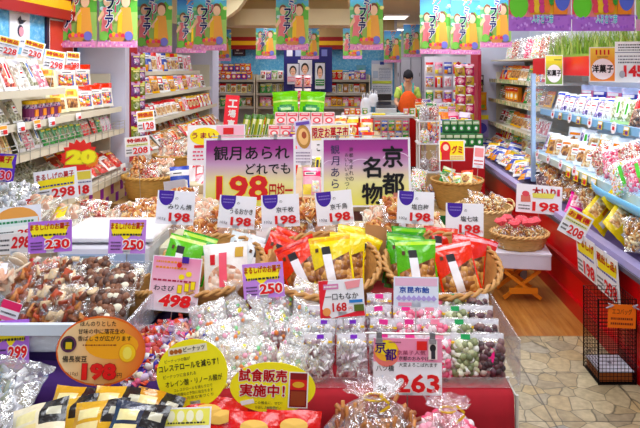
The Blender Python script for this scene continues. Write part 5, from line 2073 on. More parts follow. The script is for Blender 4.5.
# ================================================================== right of the brush lettered sign
t = thing('wire_stand', 'white wire stand of clear bags right of the brush lettered sign', 'stand', (.80, 6.05, 0))
for sx in (-.1, .1):
    for sy in (-.1, .1):
        m = MB()
        m.tube([(sx, sy, 0), (sx, sy, 1.15)], .008, M('#e8e8e8', 'plastic'), 6)
        m.obj('post', t)
for z in (.35, .62, .9, 1.12):
    m = MB()
    m.bx((-.12, -.12, z), (.12, .12, z + .012), M('#e0e0e4', 'plastic'))
    m.obj('shelf', t)
for j in range(8):
    z = (.362, .632, .912)[j % 3] if j < 6 else 1.132
    bag(('past', 'candy', 'mochi', 'redm')[j % 4], 'tied', f'clear gathered sweets bag, {ordw(j // 2)} level up on the white wire stand, {"aisle" if j % 2 else "table"} side', (.80 + (-.05 if j % 2 == 0 else .05), 5.98 + (.03 if j % 2 else 0), (.362, .632, .912, 1.132)[j // 2]), (0, 0, RAD(j * 40)), 'gathered bags on the white wire stand', w=.11, h=.2, t=.1, sd=j % 3, haze=.12, name='sweets_bag', cat='bag of sweets')
basket('tall wicker bin in the aisle before the wire stand', (.60, 5.62, .0), .11, .13, .50, 0, handle=False, hexc='#caa05a')
for j, (x, y) in enumerate(((424, 158), (432, 166), (420, 170))):
    cc = at(x, y, 5.6)
    bag(('mochi', 'past', 'past')[j], 'pillow', f'clear sweets bag, {ordw(j)} heaped on the tall wicker bin', (.58 + j * .03, 5.55 + j * .03, .46 + j * .04), (RAD(-35), RAD(-15 + j * 15), 0), 'sweets bags on the tall wicker bin', w=.16, h=.2, t=.07, sd=j, haze=.12, name='sweets_bag', cat='bag of sweets')
GC = box_mesh('#1f6a34', '#c8d8b0', '#3a9a4a', .075, .13, .08)
for tier, (n_c, z, y0, x0) in enumerate(((6, .822, 6.42, .99), (5, .822, 6.54, 1.04), (5, .954, 6.55, 1.06))):
    for j in range(n_c):
        put(GC, f'dark green carton, {ordw(j)} in the {("front", "back lower", "back upper")[tier]} row on the small stand', (x0 + j * .079, y0, z), (0, 0, 0), 'dark green cartons on the small stand', 'carton', 'carton')
for q, z in enumerate((.822, 1.0)):
    pass
for j in range(10):
    a, wd = PAL[(j * 5 + 2) % len(PAL)]
    put(design(*a), f'{wd}, {ordw(j)} of the heap behind the green cartons', (1.0 + (j % 5) * .085, 6.85 + (j // 5) * .22, .823), (RAD(-10), RAD(RN.uniform(-5, 5)), RAD(RN.uniform(-15, 15))), 'packets behind the green cartons', sc=(1, 1, 1.3 + .35 * (j // 5)))


def d_kumi(p):
    p.rect(.04, .05, .96, .95, YEL)
    p.ell(.26, .42, .2, .34, M('#e83030'))
    p.rect(.1, .55, .42, .95, M('#d82838'))
    p.ell(.27, .36, .11, .15, M('#f8e0c8'))
    p.text('グミ', .7, .46, .36, M('#d81828'), .04, fit=.4)
    p.rect(.42, .72, .94, .92, M('#f4f0a8'))
    p.lines(.45, .92, .74, .9, 2, RED2, 2)


card('price_card', 'yellow card with red print above a wicker basket', 'price card', 452, 150.5, 5.5, 26, 21, d_kumi, sup=.36, roll=0)
basket('round wicker basket of yellow-green packets by the blue packets', (1.0, 5.58, .36), .16, .235, .26, 0, handle=False, hexc='#c89850')
for j in range(11):
    a, wd = [PAL[i] for i in (1, 3, 15, 12, 16, 1, 0, 3)][j % 8]
    an = j * 2.4
    put(design(*a), f'{wd}, {ordw(j)} tossed in the yellow signed wicker basket', (1.0 + .13 * math.cos(an) * (j / 11) ** .5, 5.54 + .12 * math.sin(an) * (j / 11) ** .5, .55 + .005 * j), (RAD(-50 + RN.uniform(-20, 20)), RAD(RN.uniform(-25, 25)), RAD(RN.uniform(-60, 60))), 'packets in the yellow signed wicker basket', sc=(.9, 1, .8))
card('price_card', 'white upright card in the basket of yellow-green packets', 'price card', 478, 157, 5.45, 11, 22, lambda p: (p.rect(.1, .1, .9, .5, M('#f0a0a0')), p.lines(.1, .9, .6, .9, 2, RED2, 3)), sup=.42, roll=6)
basket('wicker basket with loop handles full of brown snacks', (1.10, 4.93, .30), .16, .225, .22, 0, yaw=20, hexc='#d8b47a')
for j in range(7):
    an = j * 2.4
    bag('twist', 'pillow', f'clear bag of brown curled snacks, {ordw(j)} in the loop-handled basket', (1.10 + .12 * math.cos(an) * (j / 7) ** .5, 4.88 + .1 * math.sin(an) * (j / 7) ** .5, .45 + .006 * j), (RAD(-45 + RN.uniform(-15, 15)), RAD(RN.uniform(-20, 20)), RAD(RN.uniform(-50, 50))), 'brown snack bags in the loop-handled basket', w=.16, h=.17, t=.07, sd=j % 2, haze=.1)

# folding stool, box, and basket of pink-topped bags
st = thing('folding_stool', 'small folding wooden stool under the white box', 'stool', (1.24, 4.42, 0))
WO = M('#e09030', 'paint')
for nm, x0, x1, ys in (('cross_leg', -.13, .13, -.1), ('cross_leg', .13, -.13, -.12), ('cross_leg', -.13, .13, .1), ('cross_leg', .13, -.13, .12)):
    m = MB()
    a, b_ = Vector((x0, ys, .012)), Vector((x1, ys, .208))
    d = b_ - a
    m.box((0, ys, .11), (d.length, .016, .024), WO, (0, -math.atan2(d.z, d.x), 0))
    m.obj(nm, st)
m = MB()
m.box((0, -.136, .075), (.2, .014, .04), WO)
m.obj('front_slat', st)
for i in range(3):
    m = MB()
    m.box((-.1 + i * .1, 0, .226), (.07, .27, .014), WO)
    m.obj('seat_slat', st)
bx_ = thing('white_box', 'flat white cardboard box on the folding stool', 'box', (1.24, 4.42, .234), (0, 0, RAD(-8)))
m = MB()
m.rbox((-.205, -.16, 0), (.205, .16, .10), M('#dedcf0', 'paper'), .004)
m.obj('carton_body', bx_)
m = MB()
m.bx((-.208, -.163, .1001), (.208, .163, .112), M('#e8e6f6', 'paper'))
m.obj('lid', bx_)
basket('shallow wicker basket of pink-topped bags on the white box', (1.25, 4.42, .347), .16, .205, .10, 0, handle=False, ry=.8, hexc='#d0a060')
for j, (dx, dy) in enumerate(((-.12, -.04), (-.03, -.07), (.07, -.06), (.13, .0), (.02, .05), (-.09, .06))):
    bag('twist', 'tied', f'gathered bag of brown sweets with pink top, {ordw(j)} in the shallow wicker basket', (1.25 + dx, 4.42 + dy, .362), (RAD(-6), RAD(RN.uniform(-8, 8)), RAD(j * 50)), 'pink-topped bags in the shallow basket', w=.12, h=.2, t=.11, sd=j % 3, haze=.14, tint='#ffd8dc', tie='#f05a70', name='sweets_bag', cat='bag of sweets')
    t = [o for o in bpy.data.objects if o.get('label', '').startswith(f'gathered bag of brown sweets with pink top, {ordw(j)} ')][0]
    m = MB()
    m.lathe([(.012, .15), (.034, .166), (.046, .18), (.03, .196), (.004, .2)], M('#f4707c', 'cloth'), 12, lambda r, z, q, a, k: (r * (1 + .14 * math.sin(q * 5)), z + .005 * math.sin(q * 3)), True, True)
    m.obj('ribbon_cap', t)


def d_right198(p):
    p.poly([(.1, .4), (.3, .36), (.32, .62), (.1, .64)], M('#d88070'))
    p.ell(.2, .34, .08, .1, M('#e05868'))
    p.text('大いり', .6, .22, .26, RED2, .05, fit=.5)
    p.poly([(.34, .3), (.85, .26), (.8, .44), (.36, .46)], M('#e8e070'))
    p.bold('198', .64, .76, .34, M('#e01820'), WHITE, .035, .06, fit=.58)
    p.lines(.05, .3, .7, .92, 2, INK, 6)
    p.rect(.88, .1, .94, .34, M('#d83858'))


card('price_card', 'white 198 card above the basket of pink-topped bags', 'price card', 538.5, 199.5, 4.45, 46, 28, d_right198, sup=.36, roll=5)

# black wire cage with a tray
cg = thing('wire_cage', 'tall black wire cage standing on the stone floor', 'cage', (1.405, 3.255, 0))
m = MB()
BW = metal('#1e1c20', .4)
x0, x1, y0, y1, H_ = -.10, .095, -.10, .10, .44
for z in [H_ * i / 22 for i in range(23)]:
    m.tube([(x0, y0, z + .004), (x1, y0, z + .004), (x1, y1, z + .004), (x0, y1, z + .004)], .0016, BW, 4, True)
for i in range(11):
    x = x0 + (x1 - x0) * i / 10
    for y in (y0, y1):
        m.tube([(x, y, .004), (x, y, H_ + .004)], .0016, BW, 4)
    y = y0 + (y1 - y0) * i / 10
    for x in (x0, x1):
        m.tube([(x, y, .004), (x, y, H_ + .004)], .0016, BW, 4)
m.obj('wire_mesh', cg)
m = MB()
for x in (x0, x1):
    for y in (y0, y1):
        m.tube([(x, y, 0), (x, y, H_ + .008)], .004, BW, 6)
m.obj('corner_frame', cg)
m = MB()
m.bx((x0, y0, 0), (x1, y1, .006), BW)
m.obj('floor_plate', cg)
tr = thing('drip_tray', 'pale grey tray lying in the bottom of the black cage', 'tray', (1.405, 3.255, .008))
m = MB()
m.rbox((-.088, -.088, 0), (.085, .088, .05), M('#9a5a2c', 'paint'), .004)
m.obj('wooden_block', tr)
m = MB()
m.bx((-.092, -.092, .0505), (.088, .092, .058), M('#c8c8d6', 'plastic'))
m.lathe([(.01, .0581), (.012, .06), (.004, .0605)], M('#6a6a78', 'plastic'), 10, cap1=True)
m.obj('cover', tr)


def d_cage(p):
    p.text('エコバッグ', .5, .3, .24, M('#5a2a10'), .01, fit=.7)
    p.lines(.1, .9, .5, .92, 2, M('#7a3a14'), 4)


cc = thing('cage_sign', 'orange sign tied to the front of the black cage', 'sign', (1.42, 3.146, .30), (RAD(-3), RAD(3), 0))
p = Print(.145, .12, .003, 0, M('#e8801c'), eps=.0006)
d_cage(p)
p.obj('card', cc)
for s in (-1, 1):
    m = MB()
    m.tube([(s * .06, -.004, .105), (s * .075, -.008, .125), (s * .05, -.012, .118), (s * .085, -.006, .10)], .004, M('#b0b0c0', 'plastic'), 5)
    m.obj('tie_ribbon', cc)

# ================================================================== right-hand shelf by the pillar (facing the aisle, -x)
NF = 'from the pillar'
rowmix(pal(1, 3, 9, 7, 2, 15, 0), 11, (1.98, 7.9, 1.50), (1.98, 6.0, 1.50), -72, -18, 'from the pillar on the top label-railed shelf', 'packets on the top label-railed shelf', sc=(1.15, 1, .95))
rowmix(pal(8, 3, 1, 15, 9), 7, (1.98, 6.9, 1.25), (1.98, 6.0, 1.25), -72, -22, 'from the middle on the second label-railed shelf', 'packets on the second label-railed shelf', sc=(1.1, 1, .95))
row([(box_mesh('#f09820', '#d03020', '#f8d860'), 'orange carton with red foot')] * 4, 4, (1.97, 7.5, 1.25), (1.97, 7.0, 1.25), -78, 0, 'from the pillar on the second label-railed shelf', 'orange cartons on the second label-railed shelf', name='carton', cat='carton')
row(pal(16, 8), 2, (1.97, 7.9, 1.25), (1.97, 7.6, 1.25), -72, -15, 'beside the pillar on the second label-railed shelf', 'packets beside the pillar')
row([PAL[10], PAL[10], PAL[16], PAL[1], PAL[1], PAL[1], PAL[0], PAL[17], PAL[17], PAL[5], PAL[5]], 11, (1.97, 7.9, .95), (1.97, 6.0, .95), -72, -20, 'from the pillar on the third label-railed shelf', 'packets on the third label-railed shelf', sc=(1, 1, .95))
row([PAL[14], PAL[14], PAL[14], PAL[16], PAL[3], PAL[3], PAL[15], PAL[15], PAL[11], PAL[2], PAL[9]], 11, (1.96, 7.9, .72), (1.96, 6.0, .72), -72, -20, 'from the pillar on the bottom label-railed shelf', 'packets on the bottom label-railed shelf', sc=(1, 1, .85))
# packets on the ledge of the red case, far half
for j in range(26):
    Y = 7.7 - (j // 2) * .165
    X = 1.64 + (j % 2) * .13
    src = [PAL[7], PAL[0], PAL[7], PAL[9], PAL[13], PAL[7], PAL[17], PAL[16]][j % 8]
    put(design(*src[0]), f'{src[1]}, {ordw(j)} from the pillar on the red case ledge', (X + .03, Y, .60 + (j % 2) * .07), (RAD(-52 + RN.uniform(-10, 10)), RAD(RN.uniform(-14, 14)), RAD(-60 + RN.uniform(-25, 25))), 'packets on the far ledge of the red case', sc=(1.2, 1, 1.1))
# yellow rail strip
for i in range(3):
    t = thing('yellow_rail_strip', f'yellow price strip, {ordw(i)} from the pillar, under the bottom label-railed shelf', 'price strip', (1.815, 6.55 - i * .45, .685), (0, 0, RAD(-90)), 'yellow price strips')
    p = Print(.42, .05, .004, 0, M('#f2e81c'), eps=.0014)
    for k in range(4):
        p.rect(.06 + k * .25, .3, .16 + k * .25, .7, M('#e05020'))
    p.obj('strip', t)
# near ledge: bulk bags
NB = [('crack', 'clear bag of tan rounds', {}), ('crack', 'clear bag of orange rounds', {}), ('twist', 'clear bag of brown curls', {}), ('dark', 'clear bag of dark sticks', {}), ('twist', 'slim clear bag of brown curls', {}), ('chips', 'clear bag of brown chips', {}), ('pale', 'big clear bag of pale rounds', {}), ('twist', 'big clear bag of curled snacks', {})]
for j, (x, y, Y, k) in enumerate(((556, 178, 5.2, 0), (572, 180, 5.0, 1), (588, 178, 4.85, 5), (600, 185, 4.6, 3), (588, 193, 4.6, 4), (606, 200, 4.2, 2), (634, 216, 3.6, 6), (638, 236, 3.3, 7), (560, 192, 4.9, 2), (548, 176, 5.35, 1), (556, 186, 5.1, 5), (545, 183, 5.25, 3), (571, 191, 4.8, 0), (583, 186, 4.75, 2), (616, 190, 4.25, 3), (594, 199, 4.35, 4))):
    cc = at(x, y, Y)
    bag(NB[k][0], 'pillow', f'{NB[k][1]}, {ordw(j)} from the pillar on the near red ledge', cc - Vector((-.02, .03, .08)), (RAD(-52), RAD(RN.uniform(-25, 25)), RAD(-40 + RN.uniform(-25, 25))), 'bulk bags on the near ledge of the red case', w=.2, h=.24, t=.09, sd=j % 3, haze=.1, gl=.32)
YB = packet_mesh('yellow_bag', .2, .3, .08, M('#f4d40c', FK), [(.1, .12, .42, .8, WIN['rice']), (.6, .1, .82, .9, M('#d8d8e0', FK)), (.46, .3, .56, .8, M('#d87818', FK))], 2, 10, 12)
for j, (x, y, Y, ro) in enumerate(((600, 212, 3.95, 50), (618, 200, 3.85, 56), (622, 222, 3.6, 48))):
    put(YB, f'bright yellow bag with grey stripe, {ordw(j)} on the near ledge of the red case', at(x, y, Y) - Vector((.08, .08, .06)), (RAD(-60), RAD(ro), RAD(-20)), 'bright yellow bags on the near ledge')
PKB = packet_mesh('magenta_bag', .2, .22, .08, M('#ee28a4', FK), [(.1, .3, .9, .9, WIN['pink']), (.25, .5, .75, .8, M('#f4e8f0', FK)), (.3, .58, .7, .64, M('#d83058', FK))], 2, 10, 12)
put(PKB, 'magenta bag with white label lying on the red case ledge', at(574, 203, 4.6) - Vector((0, .05, .1)), (RAD(-50), RAD(24), RAD(-20)), None)
# cards on the red case
card('price_card', 'tilted white and yellow 208 card on the rim of the red case', 'price card', 569, 223, 3.82, 26, 27, d_price('208', '#f0c818', ttl='お買得'), sup=.60, roll=28, yaw=-15)
for x0, x1, y0, y1, pr, tt, wd in ((577.5, 602, 232, 280, '198', 'まるしげ', 'white card with blue line hung on the red case, farther from the cage'), (597, 625.5, 248, 300, '298', '蔵出し品！', 'white card with blue line hung on the red case, right behind the cage')):
    Ya = 1.51 * F / ((x0 + x1) / 2 - VX)
    z = EYE - ((y0 + y1) / 2 - VY) / F * Ya
    t = thing('hanging_price_card', wd, 'price card', (1.497, Ya, z - .135), (RAD(4), 0, RAD(-90)))
    p = Print(.30, .255, .002, 0, M('#f2f0f4'), eps=.001)
    p.poly([(.05, .22), (.95, .18), (.9, .42), (.1, .48)], YEL)
    p.bold(tt, .5, .2, .2, M('#d81420'), YEL, .03, .05, fit=.88)
    p.lines(.06, .94, .42, .54, 1, M('#3038a0'), 3)
    p.bold(pr, .66, .78, .34, M('#e01020'), WHITE, .035, .06, fit=.56)
    p.lines(.06, .34, .62, .94, 3, INK, 7)
    p.obj('card', t)
    m = MB()
    m.box((0, -.004, .25), (.03, .008, .03), M('#e0e0ea', 'plastic'))
    m.obj('clip', t)

# ------------------------------------------------------------------ chilled shelves
BW_ = [(D('#dce6f4', 'clear', '#3048b0', 'white', .17, .2, .05), 'bluish white bag with navy top'), (D('#e8eef8', 'clear', '#4a60c8', 'purple', .17, .2, .05), 'clear bag of lilac sweets'), (D('#b8d890', 'label', '#f4f8f0', 'green', .15, .2, .05, '#48a030'), 'pale green labelled bag')]
row([BW_[i % 2] for i in range(9)], 9, (1.98, 5.75, 1.24), (1.98, 4.55, 1.24), -66, -22, 'from the glass end on the upper chilled shelf', 'bluish bags on the upper chilled shelf', sc=(1, 1, .92))
row([BW_[2]] * 2, 2, (1.97, 4.5, 1.24), (1.97, 4.25, 1.24), -66, -20, 'on the upper chilled shelf before the red striped bags', 'pale green bags on the upper chilled shelf')
RSB = (D('#e8202c', 'strip', '#f0f0f6', 'dark', .2, .28, .06, '#d0d4e8'), 'red bag with white stripe')
RS2 = packet_mesh('red_striped_bag', .2, .27, .06, M('#e21c28', FK), [(0, 0, 1, .46, WIN['dark']), (.36, .3, .66, .95, M('#eef0f8', FK)), (.44, .5, .58, .7, M('#303880', FK))], 3, 10, 12)
row([(RS2, 'white-striped red bag')] * 5, 5, (1.98, 4.2, 1.24), (1.98, 3.2, 1.24), -58, -24, 'from the glass end on the upper chilled shelf', 'red striped bags on the upper chilled shelf')
for j in range(6):
    put(design('#3a44b0' if j % 2 else '#d878a0', 'spot', '#c0d0f4', 'purple', .15, .2, .05, '#f0f0f8', 1), f'{"indigo" if j % 2 else "rose"} packet, {ordw(j)} at the back of the upper chilled shelf', (2.2, 5.6 - j * .28, 1.245), (RAD(-6), 0, RAD(-66)), 'packets at the back of the upper chilled shelf', sc=(1.1, 1, 1.25))
OW = [(D('#f2f0ee', 'clear', '#f8f4f0', 'rice', .16, .2, .05), 'clear bag of golden sweets'), (D('#f6f2f0', 'spot', '#f8f8fc', 'nuts', .16, .2, .05, '#f49020'), 'white bag with orange print'), (D('#f0ecf4', 'label', '#f8f8fa', 'purple', .16, .2, .05, '#58b840'), 'green-labelled lilac sweets bag'), (D('#f4b030', 'spot', '#f8f0e0', 'nuts', .16, .2, .05, '#f8f8f8'), 'orange bag with white band')]
row([OW[2], OW[3], OW[0], OW[1], OW[0], OW[1], OW[0], OW[1], OW[0]], 9, (1.86, 5.75, .86), (1.86, 4.3, .86), -62, -24, 'from the glass end on the lower chilled shelf', 'bags on the lower chilled shelf, outer row', sc=(1.05, 1, .95))
row([OW[1], OW[2], OW[0], OW[3], OW[1], OW[0]], 6, (2.08, 5.7, .86), (2.08, 4.35, .86), -62, -14, 'from the glass end, inner lower chilled row', 'bags on the lower chilled shelf, inner row', sc=(1.1, 1, 1.2))
for j, (x, y, Y) in enumerate(((612, 165, 3.95), (628, 160, 3.8), (622, 178, 3.75), (638, 176, 3.6), (603, 160, 4.1))):
    cc = at(x, y, Y)
    bag(('pink', 'redm', 'past', 'pink', 'redm')[j], 'pillow', f'large clear bag of pink sweets, {ordw(j)} in the light blue tray', cc - Vector((-.03, 0, .09)), (RAD(-32), RAD(-28 + RN.uniform(-8, 8)), RAD(-48)), 'large clear bags in the light blue tray', w=.19, h=.24, t=.07, sd=j % 3, haze=.12, gl=.4, tint='#eef4ff', lab=(.55, .15, .68, .7, '#58c838', None) if j in (2, 3) else None, name='sweets_bag', cat='bag of sweets')
t = thing('blue_tray', 'light blue curved tray hooked under the lower chilled shelf', 'tray', (1.86, 3.55, .80))
m = MB()
prof = [(-.24, .075), (-.235, .03), (-.19, 0), (0, 0), (.12, .02)]
vs = [(a, yy, b) for yy in [-.65 + 1.25 * k / 8 for k in range(9)] for a, b in prof]
m.add([(v[0] * (1 - .22 * max(0, (v[1] - .3) / .3) ** 2 * (v[0] < 0)), v[1], v[2]) for v in vs], [(r * 5 + c, r * 5 + c + 1, r * 5 + c + 6, r * 5 + c + 5) for r in range(8) for c in range(4)], M('#7cc4ee', 'plastic'))
o = m.obj('shell', t, smooth=True)
s = o.modifiers.new('thickness', 'SOLIDIFY')
s.thickness = .008
for j in range(5):
    small_tag(f'round white tag, {ordw(j)} from the glass end on the upper chilled rail', (1.852, 5.5 - j * .42, 1.19), -90, '#f4eef4', .085, .085, 'round tags on the upper chilled rail', round_=True)
for j in range(4):
    small_tag(f'yellow and red tag, {ordw(j)} from the glass end on the upper chilled rail', (1.85, 5.3 - j * .42, 1.2), -90, '#f0d040', .075, .06, 'yellow tags on the upper chilled rail', ink='#6a2a90')
for j in range(4):
    small_tag(f'round pinkish tag, {ordw(j)} from the glass end on the lower chilled rail', (1.712, 5.5 - j * .3, .83), -90, '#f6eaf2', .08, .08, 'round tags on the lower chilled rail', round_=True)
for j in range(4):
    small_tag(f'white and yellow tag, {ordw(j)} from the glass end on the lower chilled rail', (1.71, 4.72 - j * .16, .80), -90, '#f8e038', .09, .08, 'yellow tags on the lower chilled rail', ink='#d82040')


# signs on the canopy
def d_wagashi(p):
    p.rect(.04, .03, .96, .97, grad('print_leaf_green', [(0, '#6a9a3a'), (.5, '#a8c060'), (.75, '#f0e020'), (1, '#f6ee60')]))
    p.rect(.1, .1, .5, .2, M('#f8f060'))
    p.lines(.5, .9, .12, .2, 1, M('#405020'), 2)
    p.ell(.5, .62, .4, .3, WHITE)
    p.text('和菓子', .5, .6, .2, BLACK, .04, fit=.78)


def d_yougashi(p):
    p.rect(.04, .03, .96, .97, grad('print_orange_yellow', [(0, '#f48a20'), (.55, '#f6a828'), (1, '#f8e040')]))
    for i in range(4):
        p.rect(.24 + i * .15, .08, .30 + i * .15, .22, RED2)
    p.lines(.3, .7, .26, .31, 1, INK, 2)
    p.ell(.5, .63, .42, .3, WHITE)
    p.text('洋菓子', .5, .62, .22, BLACK, .04, fit=.78)


def d_145(p):
    p.rect(.0, .26, 1, .275, M('#505078'))
    p.lines(.1, .8, .05, .24, 3, INK, 3)
    p.lines(.1, .9, .32, .55, 3, M('#5a5a66'), 4)
    p.bold('145', .58, .72, .28, M('#e01020'), M('#f8d0d8'), .04, .07, fit=.62)
    p.ell(.22, .8, .09, .09, M('#b0b0b8'))


for x, y, Y, w, h, dr, wd, nm in ((554, 70, 5.1, 17, 30, d_wagashi, 'green and yellow sign with a white disc on the red canopy', 'category_sign'), (602.5, 64.5, 4.1, 25, 35, d_yougashi, 'orange and yellow sign with a white disc on the red canopy', 'category_sign'),
                              (631, 62, 3.75, 30, 41, d_145, 'white 145 price sign at the canopy corner', 'price_sign')):
    cc = at(x, y, Y)
    X = 1.70
    Yc = X * F / (x - VX)
    z = EYE - (y - VY) / F * Yc
    hh = h / F * Yc
    ww = w / F * Yc
    t = thing(nm, wd, 'sign', (X, Yc, z - hh / 2), (0, 0, RAD(-14)))
    p = Print(ww, hh, .003, 0, M('#f2f2f0'), eps=.0012)
    dr(p)
    p.obj('card', t)
    m = MB()
    m.box((ww * .4, .025, hh * .7), (.02, .045, .04), metal('#909098', .3))
    m.obj('bracket', t)

# artificial grass and stock on top of the canopy
t = thing('artificial_grass', 'tufts of pale artificial grass along the top of the red canopy', 'grass', (1.95, 4.6, 1.742))
GM = [M('#a8c860', 'plastic'), M('#c8d888', 'plastic'), M('#86b048', 'plastic')]
m = MB()
m.bx((-.10, -1.5, 0), (.10, 1.1, .02), GM[2])
m.obj('base_strip', t)
m = MB()
for i in range(1500):
    y = RN.uniform(-1.45, 1.05)
    x = RN.uniform(-.09, .09)
    h = RN.uniform(.12, .32)
    a = RN.uniform(0, 6.28)
    bend = RN.uniform(.03, .16)
    dx, dy = math.cos(a), math.sin(a)
    w = .004
    px, py = -dy * w, dx * w
    pts = []
    for k in range(4):
        f = k / 3
        q = Vector((x + dx * bend * f * f, y + dy * bend * f * f, .02 + h * f * (1 - .3 * f)))
        ww = 1 - f * .9
        pts += [q + Vector((px, py, 0)) * ww, q - Vector((px, py, 0)) * ww]
    m.add(pts, [(0, 1, 3, 2), (2, 3, 5, 4), (4, 5, 7, 6)], GM[i % 3])
o = m.obj('grass_blades', t)
o['kind'] = 'stuff'
for j in range(7):
    bag(('mix' if False else 'past', 'redm', 'mochi', 'pink')[j % 4], 'pillow', f'clear bag of bright sweets, {ordw(j)} from the pillar on top of the label-railed shelf', (2.08, 7.75 - j * .27, 1.755), (RAD(-18), 0, RAD(-60)), 'bags on top of the label-railed shelf', w=.22, h=.27, t=.07, sd=j % 3, haze=.12, name='sweets_bag', cat='bag of sweets')
t = thing('top_board', 'cream top board over the label-railed shelf', 'board', (2.12, 6.96, 1.735))
m = MB()
m.bx((-.24, -1.0, 0), (.25, 1.0, .018), SHELF)
m.obj('board', t)
for sy in (-.98, .96):
    m = MB()
    m.bx((.19, sy, -.22), (.25, sy + .02, 0), SHELF)
    m.obj('bracket', t)
for j in range(5):
    t = thing('jar', f'clear glass jar, {ordw(j)} from the shop front on top of the red case', 'jar', (2.22, 3.6 + j * .17, 1.742), group='clear jars on top of the red case')
    m = MB()
    m.lathe([(.055, 0), (.065, .02), (.065, .16), (.045, .19)], film('#d8e8f0', .25, .3), 18, cap1=True)
    m.obj('glass', t, smooth=True)
    m = MB()
    m.lathe([(.05, .1905), (.05, .215), (.04, .22)], M('#c8d0d4', 'plastic'), 16, cap1=True)
    m.obj('lid', t)

# packets on the right pillar and the strip at its corner
for nm, wd, x, y, Y, w, h, c1, st, c2 in (('hanging_packet', 'black and white packet on the lavender pillar', 478, 80, 7.95, 11, 10, '#403040', 'block', '#f0e8f0'), ('hanging_packet', 'gold packet hanging on the lavender pillar', 480, 101, 7.95, 13, 18, '#f0a020', 'spot', '#f4c040'),
                                      ('hanging_packet', 'small brown packet on the lavender pillar', 478, 88, 7.95, 10, 7, '#8a6a40', 'block', '#d8c098')):
    cc = at(x, y, Y)
    put(packet_mesh('packet', w / F * Y, h / F * Y, .03, M(c1, FK), [(.1, .55, .9, .85, M(c2, FK)), (.55, .1, .85, .3, M('#80a830', FK))], 2), wd, cc - Vector((0, .02, h / F * Y / 2)), (0, 0, 0), None, nm)
card('wall_poster', 'yellow and violet poster low on the lavender pillar', 'poster', 481, 126, 7.97, 15, 22, lambda p: (p.rect(0, 0, 1, .2, YEL), p.ell(.5, .6, .4, .25, M('#5a50b0')), p.ell(.3, .75, .16, .1, YEL)), bg='#b8a8dc', lean=0)
for r_ in range(9):
    for s in (0, 1):
        me = design('#b8306a' if (r_ + s) % 2 else '#b8a438', 'spot', '#e8b0c8', 'pink' if (r_ + s) % 2 else 'nuts', .13, .15, .04, '#f8f8f0', 1)
        t = thing('hanging_packet', f'{"magenta" if (r_ + s) % 2 else "yellow"} packet, {ordw(r_)} from the top in the {"pillar-side" if s else "aisle-side"} hanging strip', 'snack packet', (1.385 + s * .11, 7.48, 1.55 - r_ * .115), (RAD(-8), RAD(RN.uniform(-8, 8)), RAD(-10)), 'packets strung at the pillar corner')
        O('body', me, t)
        m = MB()
        m.box((0, 0, .148), (.03, .012, .016), M('#a81838'))
        m.obj('clip', t)
t = thing('hanging_strip_rack', 'dark red rack arm holding the strung packets at the pillar corner', 'rack', (1.43, 7.54, 0))
m = MB()
m.tube([(0, 0, 0), (0, 0, 1.55), (-.02, -.01, 1.68), (-.06, -.02, 1.72), (-.1, -.02, 1.68)], .014, M('#a81838', 'plastic'), 8)
m.obj('pole', t)
m = MB()
m.lathe([(.09, 0), (.09, .02), (.015, .03)], M('#801028', 'plastic'), 16)
m.obj('foot', t)

# ================================================================== back wall goods
FO = [box_mesh('#6a3aa8', '#f0c030', '#e84838'), box_mesh('#f0b020', '#d83020', '#6a3aa8'), box_mesh('#e84030', '#f8d040', '#ffffff'), box_mesh('#a83a90', '#f8e8f0', '#f0c030'), box_mesh('#4050b8', '#f0d040', '#e84838')]
row([(FO[i % 5], ('purple', 'yellow', 'red', 'plum', 'blue')[i % 5] + ' boxed sweets') for i in range(7)], 7, (-2.78, 12.75, 1.40), (-2.02, 12.75, 1.40), 0, 0, 'from the left, top shelf, far left back', 'boxed sweets on the far left back top shelf', name='carton', cat='carton')
row([(FO[(i + 2) % 5], ('red', 'plum', 'blue', 'purple', 'yellow')[i % 5] + ' boxed sweets') for i in range(6)], 6, (-2.75, 12.8, 1.572), (-2.05, 12.8, 1.572), 0, 0, 'stacked on the upper row at the far left back', 'boxed sweets stacked at the far left back', name='carton', cat='carton')
rowmix(pal(15, 8, 0, 12), 7, (-2.78, 12.72, 1.12), (-2.02, 12.72, 1.12), 0, -8, 'from the left, middle shelf, far left back', 'packets on the far left back middle shelf')
rowmix(pal(8, 16, 3, 12), 7, (-2.78, 12.72, .84), (-2.02, 12.72, .84), 0, -8, 'from the left, lower shelf, far left back', 'packets on the far left back lower shelf')
for z, nm, src in ((1.40, 'top', (4, 10, 2, 11, 13, 16, 7)), (1.12, 'middle', (8, 0, 15, 3, 12)), (.84, 'lower', (2, 3, 6, 6, 1, 9))):
    rowmix(pal(*src), 18, (-1.85, 12.72, z), (.38, 12.72, z), 0, -8, f'from its left end on the {nm} shelf below the striped header', f'packets on the {nm} long back shelf', sc=(1, 1, 1.05))


bd = thing('picture_board', 'indigo display board behind the three face posters', 'board', (at(308, 68, 12.56).x, 12.56, 1.15))
m = MB()
m.rbox((-.5, -.012, 0), (.5, .012, .93), M('#2c2a78'), .003)
m.obj('board_panel', bd)
p = Print(1.0, .93, .024, 0)
p.eps = .002
for i in range(5):
    p.rect(.06 + i * .18, .05, .18 + i * .18, .2, M(('#e8e8f8', '#b8c0e8', '#f0b0c0', '#e8e8f8', '#8890d8')[i]))
p.obj('print', bd)


def d_face(sk, hair, dress):
    def d(p):
        p.rect(.06, .04, .94, .96, M('#e6e8f4'))
        p.ell(.5, .34, .27, .22, hair)
        p.ell(.5, .40, .20, .19, sk)
        p.ell(.42, .39, .025, .018, BLACK)
        p.ell(.58, .39, .025, .018, BLACK)
        p.ell(.5, .49, .05, .015, RED2)
        p.rect(.1, .62, .9, .84, dress)
        p.lines(.15, .85, .66, .8, 2, WHITE, 3)
    return d


